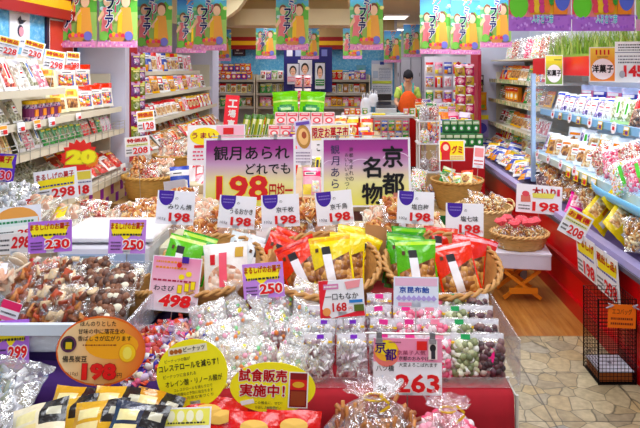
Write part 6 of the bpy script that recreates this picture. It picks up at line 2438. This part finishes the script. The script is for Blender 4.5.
SK, HA = M('#f0c8b0'), M('#241c20')
card('wall_poster', 'tall poster of a dark-haired face, left of three by the shelf', 'poster', 293, 74, 12.45, 13, 22, d_face(SK, HA, M('#f0a8b8')), bg='#2a2a6a', sup=1.17, lean=0)
card('wall_poster', 'tall poster of a face over red and white print', 'poster', 305, 72, 12.47, 14, 24, d_face(SK, HA, M('#d83838')), bg='#f0f0f8', sup=1.17, lean=0)
card('wall_poster', 'tall poster of a face over a green panel', 'poster', 320, 76, 12.45, 11, 28, d_face(SK, HA, M('#3a8a4a')), bg='#203048', sup=1.17, lean=0)
card('wall_poster', 'dark square notice on the blue back wall', 'poster', 239, 51, 13.05, 13, 10, lambda p: (p.rect(.1, .1, .9, .9, M('#4a3a48')), p.rect(.3, .2, .5, .5, WHITE), p.lines(.2, .8, .6, .85, 1, WHITE, 2)), bg='#282430', lean=0)
card('wall_poster', 'large white notice sheet with fine print beside the till', 'poster', 382, 78, 13.0, 21, 35, lambda p: (p.rect(.0, .0, 1, .1, M('#c8d4f0')), p.rect(.4, .03, .6, .12, M('#304aa8')), p.rect(.08, .3, .3, .5, M('#b8c8e0')), p.lines(.35, .92, .2, .55, 8, M('#7888a8'), 3), p.rect(.04, .58, .96, .66, M('#d8e860')), p.lines(.08, .92, .72, .92, 4, M('#8898b0'), 5)), bg='#e8eef8', lean=0)
card('wall_poster', 'blue-green landscape poster on the back wall', 'poster', 361, 73, 13.05, 9, 16, lambda p: (p.ell(.5, .5, .4, .3, M('#58a8a0')), p.ell(.4, .6, .3, .2, M('#a0d0c0'))), bg='#7ab0c8', lean=0)
# cupboards in the recess behind the till
for j in range(4):
    t = thing('locker', f'tall grey cupboard, {ordw(j)} from the notice sheet in the back recess', 'cupboard', (1.28 + j * .29, 16.75, 0), group='grey cupboards in the back recess')
    m = MB()
    m.rbox((-.14, -.2, 0), (.14, .22, 1.95), M('#b8b8c4', 'paint'), .006)
    m.obj('body', t)
    for z in (.1, 1.02):
        m = MB()
        m.bx((-.125, -.216, z), (.125, -.2005, z + .86), M('#c6c6d2', 'paint'))
        d_ = m.obj('door', t)
        m = MB()
        m.bx((.08, -.23, z + .4), (.1, -.2165, z + .5), metal('#808088', .3))
        m.obj('handle', d_)
# pegboard of hanging packets
pb = thing('pegboard', 'white pegboard rack of hanging packets right of the cashier', 'rack', (1.72, 10.6, 0))
m = MB()
m.bx((-.38, 0, .0), (.5, .02, 1.85), M('#e4dce4', 'paint'))
m.obj('board', pb)
m = MB()
m.bx((-.38, -.2, .72), (.5, -.001, .75), SHELF)
m.obj('shelf', pb)
for j in range(15):
    r_, c_ = divmod(j, 5)
    a, wd = PAL[(0, 6, 7, 2, 13, 4, 14, 5, 10, 17, 3, 8, 11, 0, 1)[j]]
    put(design(*a), f'{wd}, {ordw(c_)} along in the {ordw(r_)} row of the white pegboard', (1.42 + c_ * .16, 10.55, 1.55 - r_ * .24), (0, 0, 0), 'packets on the white pegboard', 'hanging_packet', sc=(1.05, 1, 1.05))
# heap of goods before the pegboard
t = thing('display_table', 'waist-high wooden goods table in front of the white pegboard', 'table', (1.52, 9.1, 0))
m = MB()
m.bx((-.5, -.4, .86), (.45, .4, .90), M('#c8b898', 'paint'))
m.obj('tabletop', t)
for sx in (-.46, .40):
    for sy in (-.36, .34):
        m = MB()
        m.bx((sx, sy, 0), (sx + .04, sy + .04, .8599), M('#a89878', 'paint'))
        m.obj('leg', t)
for j in range(18):
    r_, c_ = divmod(j, 6)
    a, wd = PAL[(j * 7 + 3) % len(PAL)]
    put(design(*a), f'{wd}, {ordw(c_)} along in the {ordw(r_)} row before the white pegboard', (1.08 + c_ * .15, 8.8 + r_ * .2, .903), (RAD(-12), RAD(RN.uniform(-6, 6)), RAD(RN.uniform(-15, 15))), 'packets before the white pegboard', sc=(1.05, 1, 1.0 + .25 * r_))

# ================================================================== till counter and cashier
ct = thing('till_counter', 'red fronted till counter at the back of the shop', 'counter', (.58, 10.1, 0))
m = MB()
m.bx((-.66, -.25, .05), (.60, .3, .84), M('#d81c24', 'plastic'))
m.obj('front_panel', ct)
m = MB()
m.rbox((-.69, -.30, .841), (.63, .33, .885), M('#ece8ea', 'plastic'), .006)
m.obj('worktop', ct)
m = MB()
m.bx((-.62, -.22, 0), (.56, .26, .0499), M('#3a3034', 'plastic'))
m.obj('plinth', ct)
rg = thing('cash_register', 'black cash register on the till counter', 'cash register', (.63, 10.15, .885))
m = MB()
m.rbox((-.17, -.16, 0), (.17, .16, .10), M('#c8c8cc', 'plastic'), .01)
m.obj('drawer_base', rg)
m = MB()
m.add([(-.15, -.14, .1), (.15, -.14, .1), (.15, .14, .1), (-.15, .14, .1), (-.15, -.10, .15), (.15, -.10, .15), (.15, .14, .22), (-.15, .14, .22)], BOXF, M('#26242a', 'plastic'))
m.obj('keyboard', rg)
m = MB()
m.rbox((-.13, .05, .221), (.10, .10, .33), M('#17161a', 'plastic'), .008)
m.obj('display', rg)
for j, (X, c_, wd) in enumerate(((.42, '#f4f4f6', 'white papers beside the cash register'), (.80, '#dfe8e0', 'pale leaflets in front of the cashier'))):
    t = thing('paper_sheaf', f'loose {wd}', 'paper', (X, 10.0, .886), (0, 0, RAD(10 - 30 * j)))
    m = MB()
    for q in range(3):
        m.box((q * .015, q * .01, .004 + q * .006), (.26, .2, .004), M(c_), (0, 0, q * .12))
    m.obj('sheet', t)
for j, (X, c_) in enumerate(((-.02, '#e83028'), (.07, '#f0c030'), (.16, '#e83028'), (.28, '#48a050'), (.95, '#f0a0b0'), (1.06, '#68b060'), (1.13, '#f4f0f4'))):
    put(box_mesh(c_, '#f8f0e0', '#f0d060', .08, .1, .06), f'small coloured box, {ordw(j)} from the left along the till counter', (X, 9.95 + (j % 2) * .08, .886), (0, 0, RAD(RN.uniform(-15, 15))), 'small boxes along the till counter', 'carton', 'carton')
t = thing('yellow_tray', 'flat yellow coin tray on the till counter', 'tray', (.50, 9.9, .886))
m = MB()
m.rbox((-.11, -.06, 0), (.11, .06, .02), YEL, .004)
m.obj('dish', t)
for j, (X, z, h) in enumerate(((.43, 1.02, .28), (.30, .886, .34))):
    t = thing('plastic_carrier_bag', 'white plastic carrier bag hanging before the notice sheet' if j == 0 else 'white plastic carrier bag standing on the till counter', 'bag', (X, 10.22, z if j else 1.0))
    m = MB()
    m.lathe([(.075, 0), (.085, .05), (.08, h * .55), (.06, h * .72), (.03, h * .78)], M('#f0f0f6', 'plastic'), 14, lambda r, zz, q, a, k: (r * (1 + .12 * math.sin(q * 4 + a)), zz), sy=.5, cap1=True)
    m.obj('sack', t, smooth=True)
    for s in (-1, 1):
        m = MB()
        m.tube([(s * .05, 0, h * .7), (s * .055, 0, h * .9), (s * .03, 0, h), (s * .015, 0, h * .76)], .01, M('#f0f0f6', 'plastic'), 5)
        m.obj('handle', t)
t = thing('bag_hook_stand', 'slim grey stand carrying the hanging carrier bag', 'stand', (.43, 10.30, .886))
m = MB()
m.tube([(0, 0, 0), (0, 0, .40), (0, -.08, .40)], .008, metal('#909098', .3), 6)
m.obj('pole', t)
# rack of colourful strips before the counter
rk = thing('strip_rack', 'low rack of colourful sweet strips in front of the till counter', 'rack', (.70, 9.45, 0))
m = MB()
m.bx((-.30, .02, 0), (.26, .05, .86), M('#c0b8b8', 'paint'))
m.obj('back_panel', rk)
m = MB()
m.bx((-.30, -.1, 0), (.26, .0199, .05), M('#c0b8b8', 'paint'))
m.obj('base', rk)
for j in range(20):
    r_, c_ = divmod(j, 5)
    a = ('#e83040', '#f0a828', '#4870c8', '#d84890', '#58a850')[(j * 2 + r_) % 5]
    put(design(a, 'block', '#f8e8d8', 'mix', .09, .15, .03, '#f8e060', 1), f'small coloured sweet pack, {ordw(c_)} along in the {ordw(r_)} row of the strip rack', (.46 + c_ * .11, 9.44, .68 - r_ * .165), (0, 0, 0), 'sweet packs on the strip rack', 'hanging_packet')

# the cashier
PX, PY = at(407, 76, 10.75).x, 10.72


def skin_body(name, verts, edges, radii, mat, parent, loc=(0, 0, 0), sub=2, rootv=0):
    me = bpy.data.meshes.new(name)
    me.from_pydata(verts, edges, [])
    me.materials.append(mat)
    o = O(name, me, parent, loc)
    k = o.modifiers.new('skin', 'SKIN')
    for i, r in enumerate(radii):
        d = me.skin_vertices[0].data[i]
        d.radius = r if isinstance(r, tuple) else (r, r)
        d.use_root = (i == rootv)
    k.use_smooth_shade = True
    s = o.modifiers.new('smooth', 'SUBSURF')
    s.levels = s.render_levels = sub
    return o


ps = thing('person', 'cashier in pale green top and teal apron straps bending over an orange cloth', 'person', (PX, PY, 0))
SKM = M('#e8b898', 'skin')
V = [(0, .02, .92), (0, .0, 1.05), (0, -.03, 1.18), (0, -.07, 1.30), (0, -.11, 1.38), (0, -.15, 1.45),   # pelvis, waist, chest, neck base, neck, skull base
     (.10, .03, .88), (.11, .0, .48), (.11, .04, .07), (.11, -.08, .035),
     (-.10, .03, .88), (-.11, .0, .48), (-.11, .04, .07), (-.11, -.08, .035),
     (.15, -.06, 1.27), (.21, -.10, 1.04), (.12, -.28, .97), (.07, -.34, .965),
     (-.15, -.06, 1.27), (-.21, -.10, 1.04), (-.12, -.28, .97), (-.07, -.34, .965)]
Ed = [(0, 1), (1, 2), (2, 3), (3, 4), (4, 5), (0, 6), (6, 7), (7, 8), (8, 9), (0, 10), (10, 11), (11, 12), (12, 13), (3, 14), (14, 15), (15, 16), (16, 17), (3, 18), (18, 19), (19, 20), (20, 21)]
Rr = [.11, .105, .12, .10, .05, .055, .08, .055, .04, .03, .08, .055, .04, .03, .055, .042, .033, .026, .055, .042, .033, .026]
skin_body('body', V, Ed, Rr, SKM, ps)
# head, tilted down towards the work
hm = MB()
hc = Vector((0, -.185, 1.50))
Rh = Euler((RAD(34), 0, 0)).to_matrix()
v, f = ico(3)
hv = []
for q in v:
    x, y, z = q.x * .075, q.y * .092, q.z * .112
    if z < 0:
        x *= 1 - .35 * (-z / .112) ** 1.5
        y *= 1 - .12 * (-z / .112)
    if y < -.05 and abs(z + .01) < .03 and abs(x) < .018:
        y -= .018
    if y < -.04 and abs(z - .012) < .016 and .015 < abs(x) < .045:
        y += .008
    hv.append(hc + Rh @ Vector((x, y, z)))
hm.add(hv, f, SKM)
head = hm.obj('head', ps, smooth=True)
m = MB()
for s in (-1, 1):
    m.ball(hc + Rh @ Vector((s * .028, -.080, .010)), .009, BLACK, 1)
m.obj('eye_pair', head)
m = MB()
m.ball(hc + Rh @ Vector((0, -.078, -.05)), .016, M('#c06060', 'skin'), 1, (1.1, .4, .35), (RAD(28), 0, 0))
m.obj('mouth', head)
for s in (-1, 1):
    m = MB()
    m.ball(hc + Rh @ Vector((s * .075, .01, -.005)), .022, SKM, 1, (.35, .7, 1.1), (RAD(28), 0, 0))
    m.obj('ear', head)
m = MB()
hv, keep = [], []
for q in v:
    hv.append(hc + Rh @ (Vector((q.x * .088, q.y * .104 + .006, q.z * .122 + .006)) * (1 + .03 * math.sin(q.x * 40 + q.z * 30))))
hf = [t_ for t_ in f if not all(v[i].y < -.35 and v[i].z < .22 for i in t_) and not all(v[i].z < -.45 for i in t_)]
m.add(hv, hf, M('#17131a', 'cloth'))
m.obj('hair', ps, smooth=True)
GRN = M('#c8e070', 'cloth')
skin_body('shirt', [(0, .02, .94), (0, .0, 1.05), (0, -.03, 1.18), (0, -.075, 1.315), (.15, -.06, 1.27), (.20, -.09, 1.10), (-.15, -.06, 1.27), (-.20, -.09, 1.10)], [(0, 1), (1, 2), (2, 3), (3, 4), (4, 5), (3, 6), (6, 7)], [.128, .125, .142, .112, .075, .062, .075, .062], GRN, ps)
skin_body('trousers', [(0, .02, .93), (.10, .03, .86), (.11, .0, .48), (.11, .04, .09), (-.10, .03, .86), (-.11, .0, .48), (-.11, .04, .09)], [(0, 1), (1, 2), (2, 3), (0, 4), (4, 5), (5, 6)], [.128, .098, .075, .062, .098, .075, .062], M('#38404e', 'cloth'), ps)
TEAL = M('#58b0a8', 'cloth')
for s in (-1, 1):
    m = MB()
    m.tube([(s * .075, -.175, 1.08), (s * .08, -.19, 1.2), (s * .085, -.175, 1.30), (s * .095, -.08, 1.375), (s * .09, .06, 1.33)], .018, TEAL, 6)
    m.obj('apron_strap', ps)
m = MB()
n_ = 11
for j in range(9):
    for i in range(n_):
        a = RAD(-70 + 140 * i / (n_ - 1))
        z = 1.12 - j * .08
        rr = .165 + .004 * j
        m.v.append(Vector((rr * math.sin(a), -.02 - .02 * (8 - j) / 8 - rr * math.cos(a) * .95, z)))
for j in range(8):
    for i in range(n_ - 1):
        a = j * n_ + i
        m.f.append((a, a + n_, a + n_ + 1, a + 1))
        m.m.append(m.mi(TEAL))
m.obj('apron', ps, smooth=True)


# hands with separate fingers, half closed on the cloth
def hand(s):
    m_v, m_e, m_r = [], [], []

    def chain(pts, rs, start=None):
        pr = start
        for p_, r_ in zip(pts, rs):
            m_v.append(p_)
            m_r.append(r_)
            if pr is not None:
                m_e.append((pr, len(m_v) - 1))
            pr = len(m_v) - 1
        return pr
    b = Vector((s * .07, -.34, .965))
    chain([b, b + Vector((-s * .015, -.045, 0)), b + Vector((-s * .02, -.075, 0))], [.026, .034, .030])
    for k, (o, L) in enumerate(((-.030, .030), (-.010, .036), (.010, .034), (.029, .026))):
        q = b + Vector((-s * .02 + o, -.078, .0))
        chain([q, q + Vector((0, -L, -.006)), q + Vector((0, -L * 1.6, -.026)), q + Vector((0, -L * 1.7, -.044))], [.0095, .009, .008, .007], 2)
    q = b + Vector((-s * .04, -.03, .0))
    chain([q, q + Vector((-s * .02, -.02, -.008)), q + Vector((-s * .024, -.046, -.02))], [.012, .0105, .009], 1)
    return skin_body('hand', [tuple(x) for x in m_v], m_e, m_r, SKM, ps, sub=1)


hand(1)
hand(-1)
# orange cloth bundle held before the cashier
oc = thing('cloth_bundle', 'orange cloth bundle held up by the cashier', 'cloth', (PX - .03, PY - .47, .945))
m = MB()
m.lathe([(.10, -.06), (.17, .02), (.165, .12), (.13, .22), (.07, .29), (.02, .31)], M('#f06a1c', 'cloth'), 26, lambda r, z, q, a, k: (r * (1 + .07 * math.sin(q * 5 + a * .7) + .04 * math.sin(q * 11)), z + .01 * math.sin(q * 4)), True, True, sy=.55)
m.obj('folded_cloth', oc, smooth=True)

# ================================================================== hanging fair banners
SKY1, SKY2 = '#3f8fd8', '#8fd0f0'


def banner_mesh(wide=False, key=0):
    k_ = ('banner', wide, key)
    if k_ in _pk:
        return _pk[k_]
    w, h = .364, .515
    p = Print(w, h, .0015, 0, grad('print_fair_banner', [(0, '#f0b0d8'), (.14, '#f4c0dc'), (.2, '#f0a850'), (.45, '#a8dc58'), (.66, '#58c8b0'), (.82, '#58b4e8'), (1, '#3a78d0')]), eps=.0012)
    G1, G2 = M('#6cc83c'), M('#38a048')
    p.poly([(0, .52), (.0, .36), (.22, .24), (.45, .36), (.5, .5)], M('#78c490'))
    p.poly([(.5, .5), (.6, .32), (.82, .22), (1, .34), (1, .55)], M('#78c858'))
    p.rect(0, .5, 1, .9, M('#b4dc80'))
    for i in range(12):
        r = random.Random(50 + i)
        p.ell(r.random(), .12 + .35 * r.random(), .07, .03, M(('#8cd0c8', '#d8ecf4', '#f8f0a0', '#a8dca0')[i % 4]), 10)
    # two figures
    for u, sk, hair, top, s in ((.22, '#f8d4b4', '#8a6048', '#f2909a', 1.0), (.72, '#f8d4b4', '#7a5038', '#f6b860', 1.25)):
        p.ell(u, .33, .11 * s, .075 * s, M(hair))
        p.ell(u, .36, .09 * s, .065 * s, M(sk))
        p.poly([(u - .1 * s, .44), (u + .1 * s, .44), (u + .16 * s, .84), (u - .16 * s, .84)], M(top))
        p.poly([(u - .1 * s, .46), (u - .24 * s, .6), (u - .2 * s, .64), (u - .06 * s, .54)], M(sk))
    p.poly([(.52, .56), (.64, .48), (.62, .86), (.5, .86)], M('#f8d040'))
    p.ell(.16, .84, .12, .07, M('#88cc60'))
    p.ell(.80, .84, .11, .065, M('#8888d8'))
    p.poly([(.3, .72), (.4, .8), (.34, .88), (.26, .82)], G2)
    for i in range(5):
        p.ell(.34 + i * .08, .84 - .02 * (i % 2), .05, .035, M(('#f05870', '#f8c030', '#f070a0', '#f88840', '#e84868')[i]))
    p.poly([(.3, .86), (.72, .86), (.66, .92), (.36, .92)], M('#d89860'))
    p.rect(0, .92, 1, 1, M('#f0a8d4'))
    for i in range(26):
        r = random.Random(i)
        p.ell(r.random(), .90 + r.random() * .09, .022, .016, M('#f8d0e8' if i % 2 else '#d888d0'), 8)
    for i, ch in enumerate('ファ'):
        p.text(ch, .5 + (.1 if i == 0 else -.05), .07 + .0 * i, .1, M('#f8a818'), .03)
    WV = [('ミ', .5, .22, '#3a6ad0'), ('リ', .56, .34, '#e84a80')]
    for ch, u, v, c_ in WV:
        p.text(ch, u, v, .13, WHITE, .1)
        p.text(ch, u, v, .13, M(c_), .04)
    p.rect(.5, .42, .53, .52, M('#e84a80'))
    for i, ch in enumerate('フェア'):
        p.text(ch, .38 - .01 * i, .40 + i * .13, .135 if ch != 'ェ' else .09, WHITE, .1)
        p.text(ch, .38 - .01 * i, .40 + i * .13, .135 if ch != 'ェ' else .09, M('#1a2a78'), .045)
    _pk[k_] = p.mesh('sheet', False)
    return _pk[k_]


def banner_big():
    if 'bb' in _pk:
        return _pk['bb']
    w, h = .364, .515
    p = Print(w, h, .0015, 0, M('#f0a8b0'), eps=.0012)
    p.rect(0, .0, 1, .5, M('#78c8a0'))
    p.rect(0, .86, 1, 1, M('#c080dc'))
    p.poly([(0, .3), (.16, .3), (.16, .86), (0, .86)], M('#f06878'))
    p.poly([(.06, .56), (.4, .5), (.42, .88), (.04, .88)], M('#f09098'))
    p.ell(.16, .78, .15, .11, M('#78d838'))
    p.ell(.3, .5, .1, .14, M('#38b858'))
    p.poly([(.36, .4), (.68, .4), (.72, .86), (.34, .86)], M('#f8c030'))
    p.poly([(.42, .36), (.56, .3), (.6, .6), (.46, .66)], M('#f8d8b0'))
    p.ell(.5, .3, .14, .1, M('#8a4a28'))
    p.ell(.5, .34, .11, .09, M('#f8c8a0'))
    for i in range(9):
        p.ell(.36 + (i % 5) * .08, .74 + (i // 5) * .07, .05, .04, M(('#f05870', '#f8d030', '#d84890', '#f88840', '#58b040')[i % 5]))
    p.poly([(.72, .3), (.96, .34), (.92, .86), (.7, .86)], M('#f89830'))
    p.ell(.84, .72, .12, .11, M('#6878d8'))
    p.poly([(.62, .6), (.74, .55), (.66, .8)], M('#38a048'))
    p.bold('ふるさと市', .52, .9, .075, M('#58c8d8'), WHITE, .03, .08, fit=.34)
    for i in range(34):
        r = random.Random(i)
        p.ell(r.random(), .88 + r.random() * .11, .018, .013, M('#d8a8f0' if i % 2 else '#a868d0'), 8)
    _pk['bb'] = p.mesh('sheet', False)
    return _pk['bb']


def banner(x0, x1, yb, Y, label, me=None, rot=0, grp='family fair banners'):
    cx = (x0 + x1) / 2
    c = at(cx, yb, Y)
    t = thing('hanging_banner', label, 'banner', (c.x, Y, c.z), (0, 0, RAD(rot)), grp)
    s = (x1 - x0) / F * Y / .364
    O('sheet', me or banner_mesh(), t, (0, 0, 0), (0, 0, 0), (s, 1, s * 1.32))
    s2, s = s, s * 1.32
    m = MB()
    m.box((0, .002, .515 * s), (.364 * s2 + .004, .008, .012), M('#d8d8e0', 'plastic'))
    m.obj('top_bar', t)
    m = MB()
    for u in (-.14, .14):
        m.tube([(u * s2, .002, .515 * s), (u * s2, .002, max(2.70 - c.z, .515 * s + .01))], .0012, M('#e8e8f0', 'plastic'), 4)
    m.obj('string_pair', t)


BNS = [(59, 97, 47.5, 5.12), (99.5, 137.5, 47.5, 5.10), (137, 172, 52.5, 6.3), (193.5, 226.5, 50.5, 6.75), (177, 206, 53, 7.6), (214, 231, 61, 12.3), (256, 276, 59, 11), (276, 308.5, 50, 6.8), (301, 319, 59, 12), (350, 383, 50, 6.75), (343, 362, 59, 11.4),
       (384, 401, 62.5, 12.6), (403.5, 421, 57, 12.2), (420, 450, 54, 7.3), (450.5, 480, 54.5, 7.25), (480, 511, 47.5, 7.0)]
order = sorted(range(len(BNS)), key=lambda i: BNS[i][0])
near = [i for i in order if BNS[i][3] < 8]
far = [i for i in order if BNS[i][3] >= 8]
for lst, nm in ((near, 'front'), (far, 'distant')):
    for j, i in enumerate(lst):
        banner(*BNS[i], f'family fair banner with two figures, {ordw(j)} from the left in the {nm} rows')
banner(508.5, 571, 31, 3.55, 'large fruit fair banner with lilac foot, first of two over the red case', banner_big(), grp=None)
banner(572, 634.5, 31, 3.55, 'large fruit fair banner with lilac foot, second of two over the red case', banner_big(), grp=None)
banner(636, 699, 31, 3.55, 'fair banner cut by the right edge above the red case', banner_mesh(), grp=None)

# ================================================================== light and camera
w = bpy.data.worlds.new('daylight_from_the_street')
SC.world = w
w.use_nodes = True
bg = w.node_tree.nodes['Background']
bg.inputs[0].default_value = (.92, .95, 1, 1)
bg.inputs[1].default_value = .33


def area(name, loc, rot, sx, sy, e, col):
    l = bpy.data.lights.new(name, 'AREA')
    l.shape, l.size, l.size_y, l.energy, l.color = 'RECTANGLE', sx, sy, e, col
    o = bpy.data.objects.new(name, l)
    COL.objects.link(o)
    o.location, o.rotation_euler = loc, [RAD(a) for a in rot]
    return o


for X in (-1.3, .1, 1.2):
    for Y in (-.9, 1.7, 4.4, 7.2, 10.0):  # the row behind the camera is added fill for the upright front signs
        area('ceiling_lamp_light', (X, Y, 2.64), (0, 0, 0), .5, 1.2, 16, (.88, .93, 1))
area('left_shelf_fill_light', (-1.55, 4.0, 2.6), (0, 0, 0), .4, 1.6, 13, (.88, .93, 1))  # added fill without a fixture, lifts the left gondola goods
area('right_shelf_fill_light', (1.55, 6.6, 2.6), (0, 0, 0), .4, 1.4, 12, (.88, .93, 1))  # added fill without a fixture, brightens the far right shelf
area('back_lamp_light', (-1.2, 12.2, 2.64), (0, 0, 0), .5, .9, 12, (1, .96, .9))
area('recess_lamp_light', (1.4, 14.8, 2.64), (0, 0, 0), .6, 1.2, 16, (1, .96, .92))
area('case_lamp_light', (1.93, 4.1, 1.58), (0, 20, 0), .05, 3.2, 8, (.86, .93, 1))
area('case_shelf_light', (2.0, 4.1, 1.20), (0, 20, 0), .05, 3.2, 5, (.86, .93, 1))

cam = bpy.data.cameras.new('camera')
co = bpy.data.objects.new('camera', cam)
COL.objects.link(co)
co.location = (0, 0, EYE)
co.rotation_euler = (RAD(90), 0, 0)
cam.sensor_width = 36
cam.lens = F / 640 * 36
cam.shift_x = -(VX - 320) / 640
cam.shift_y = (VY - 214) / 640
cam.clip_start = .05
SC.camera = co
SC.view_settings.view_transform = 'Standard'
SC.view_settings.look = 'None'
SC.view_settings.gamma = 1
SC.view_settings.use_curve_mapping = False
SC.view_settings.exposure = .16
SC.cycles.transparent_max_bounces = 24
SC.cycles.max_bounces = 7
bpy.data.scenes.remove(_ts)
bpy.data.objects.remove(_tob)
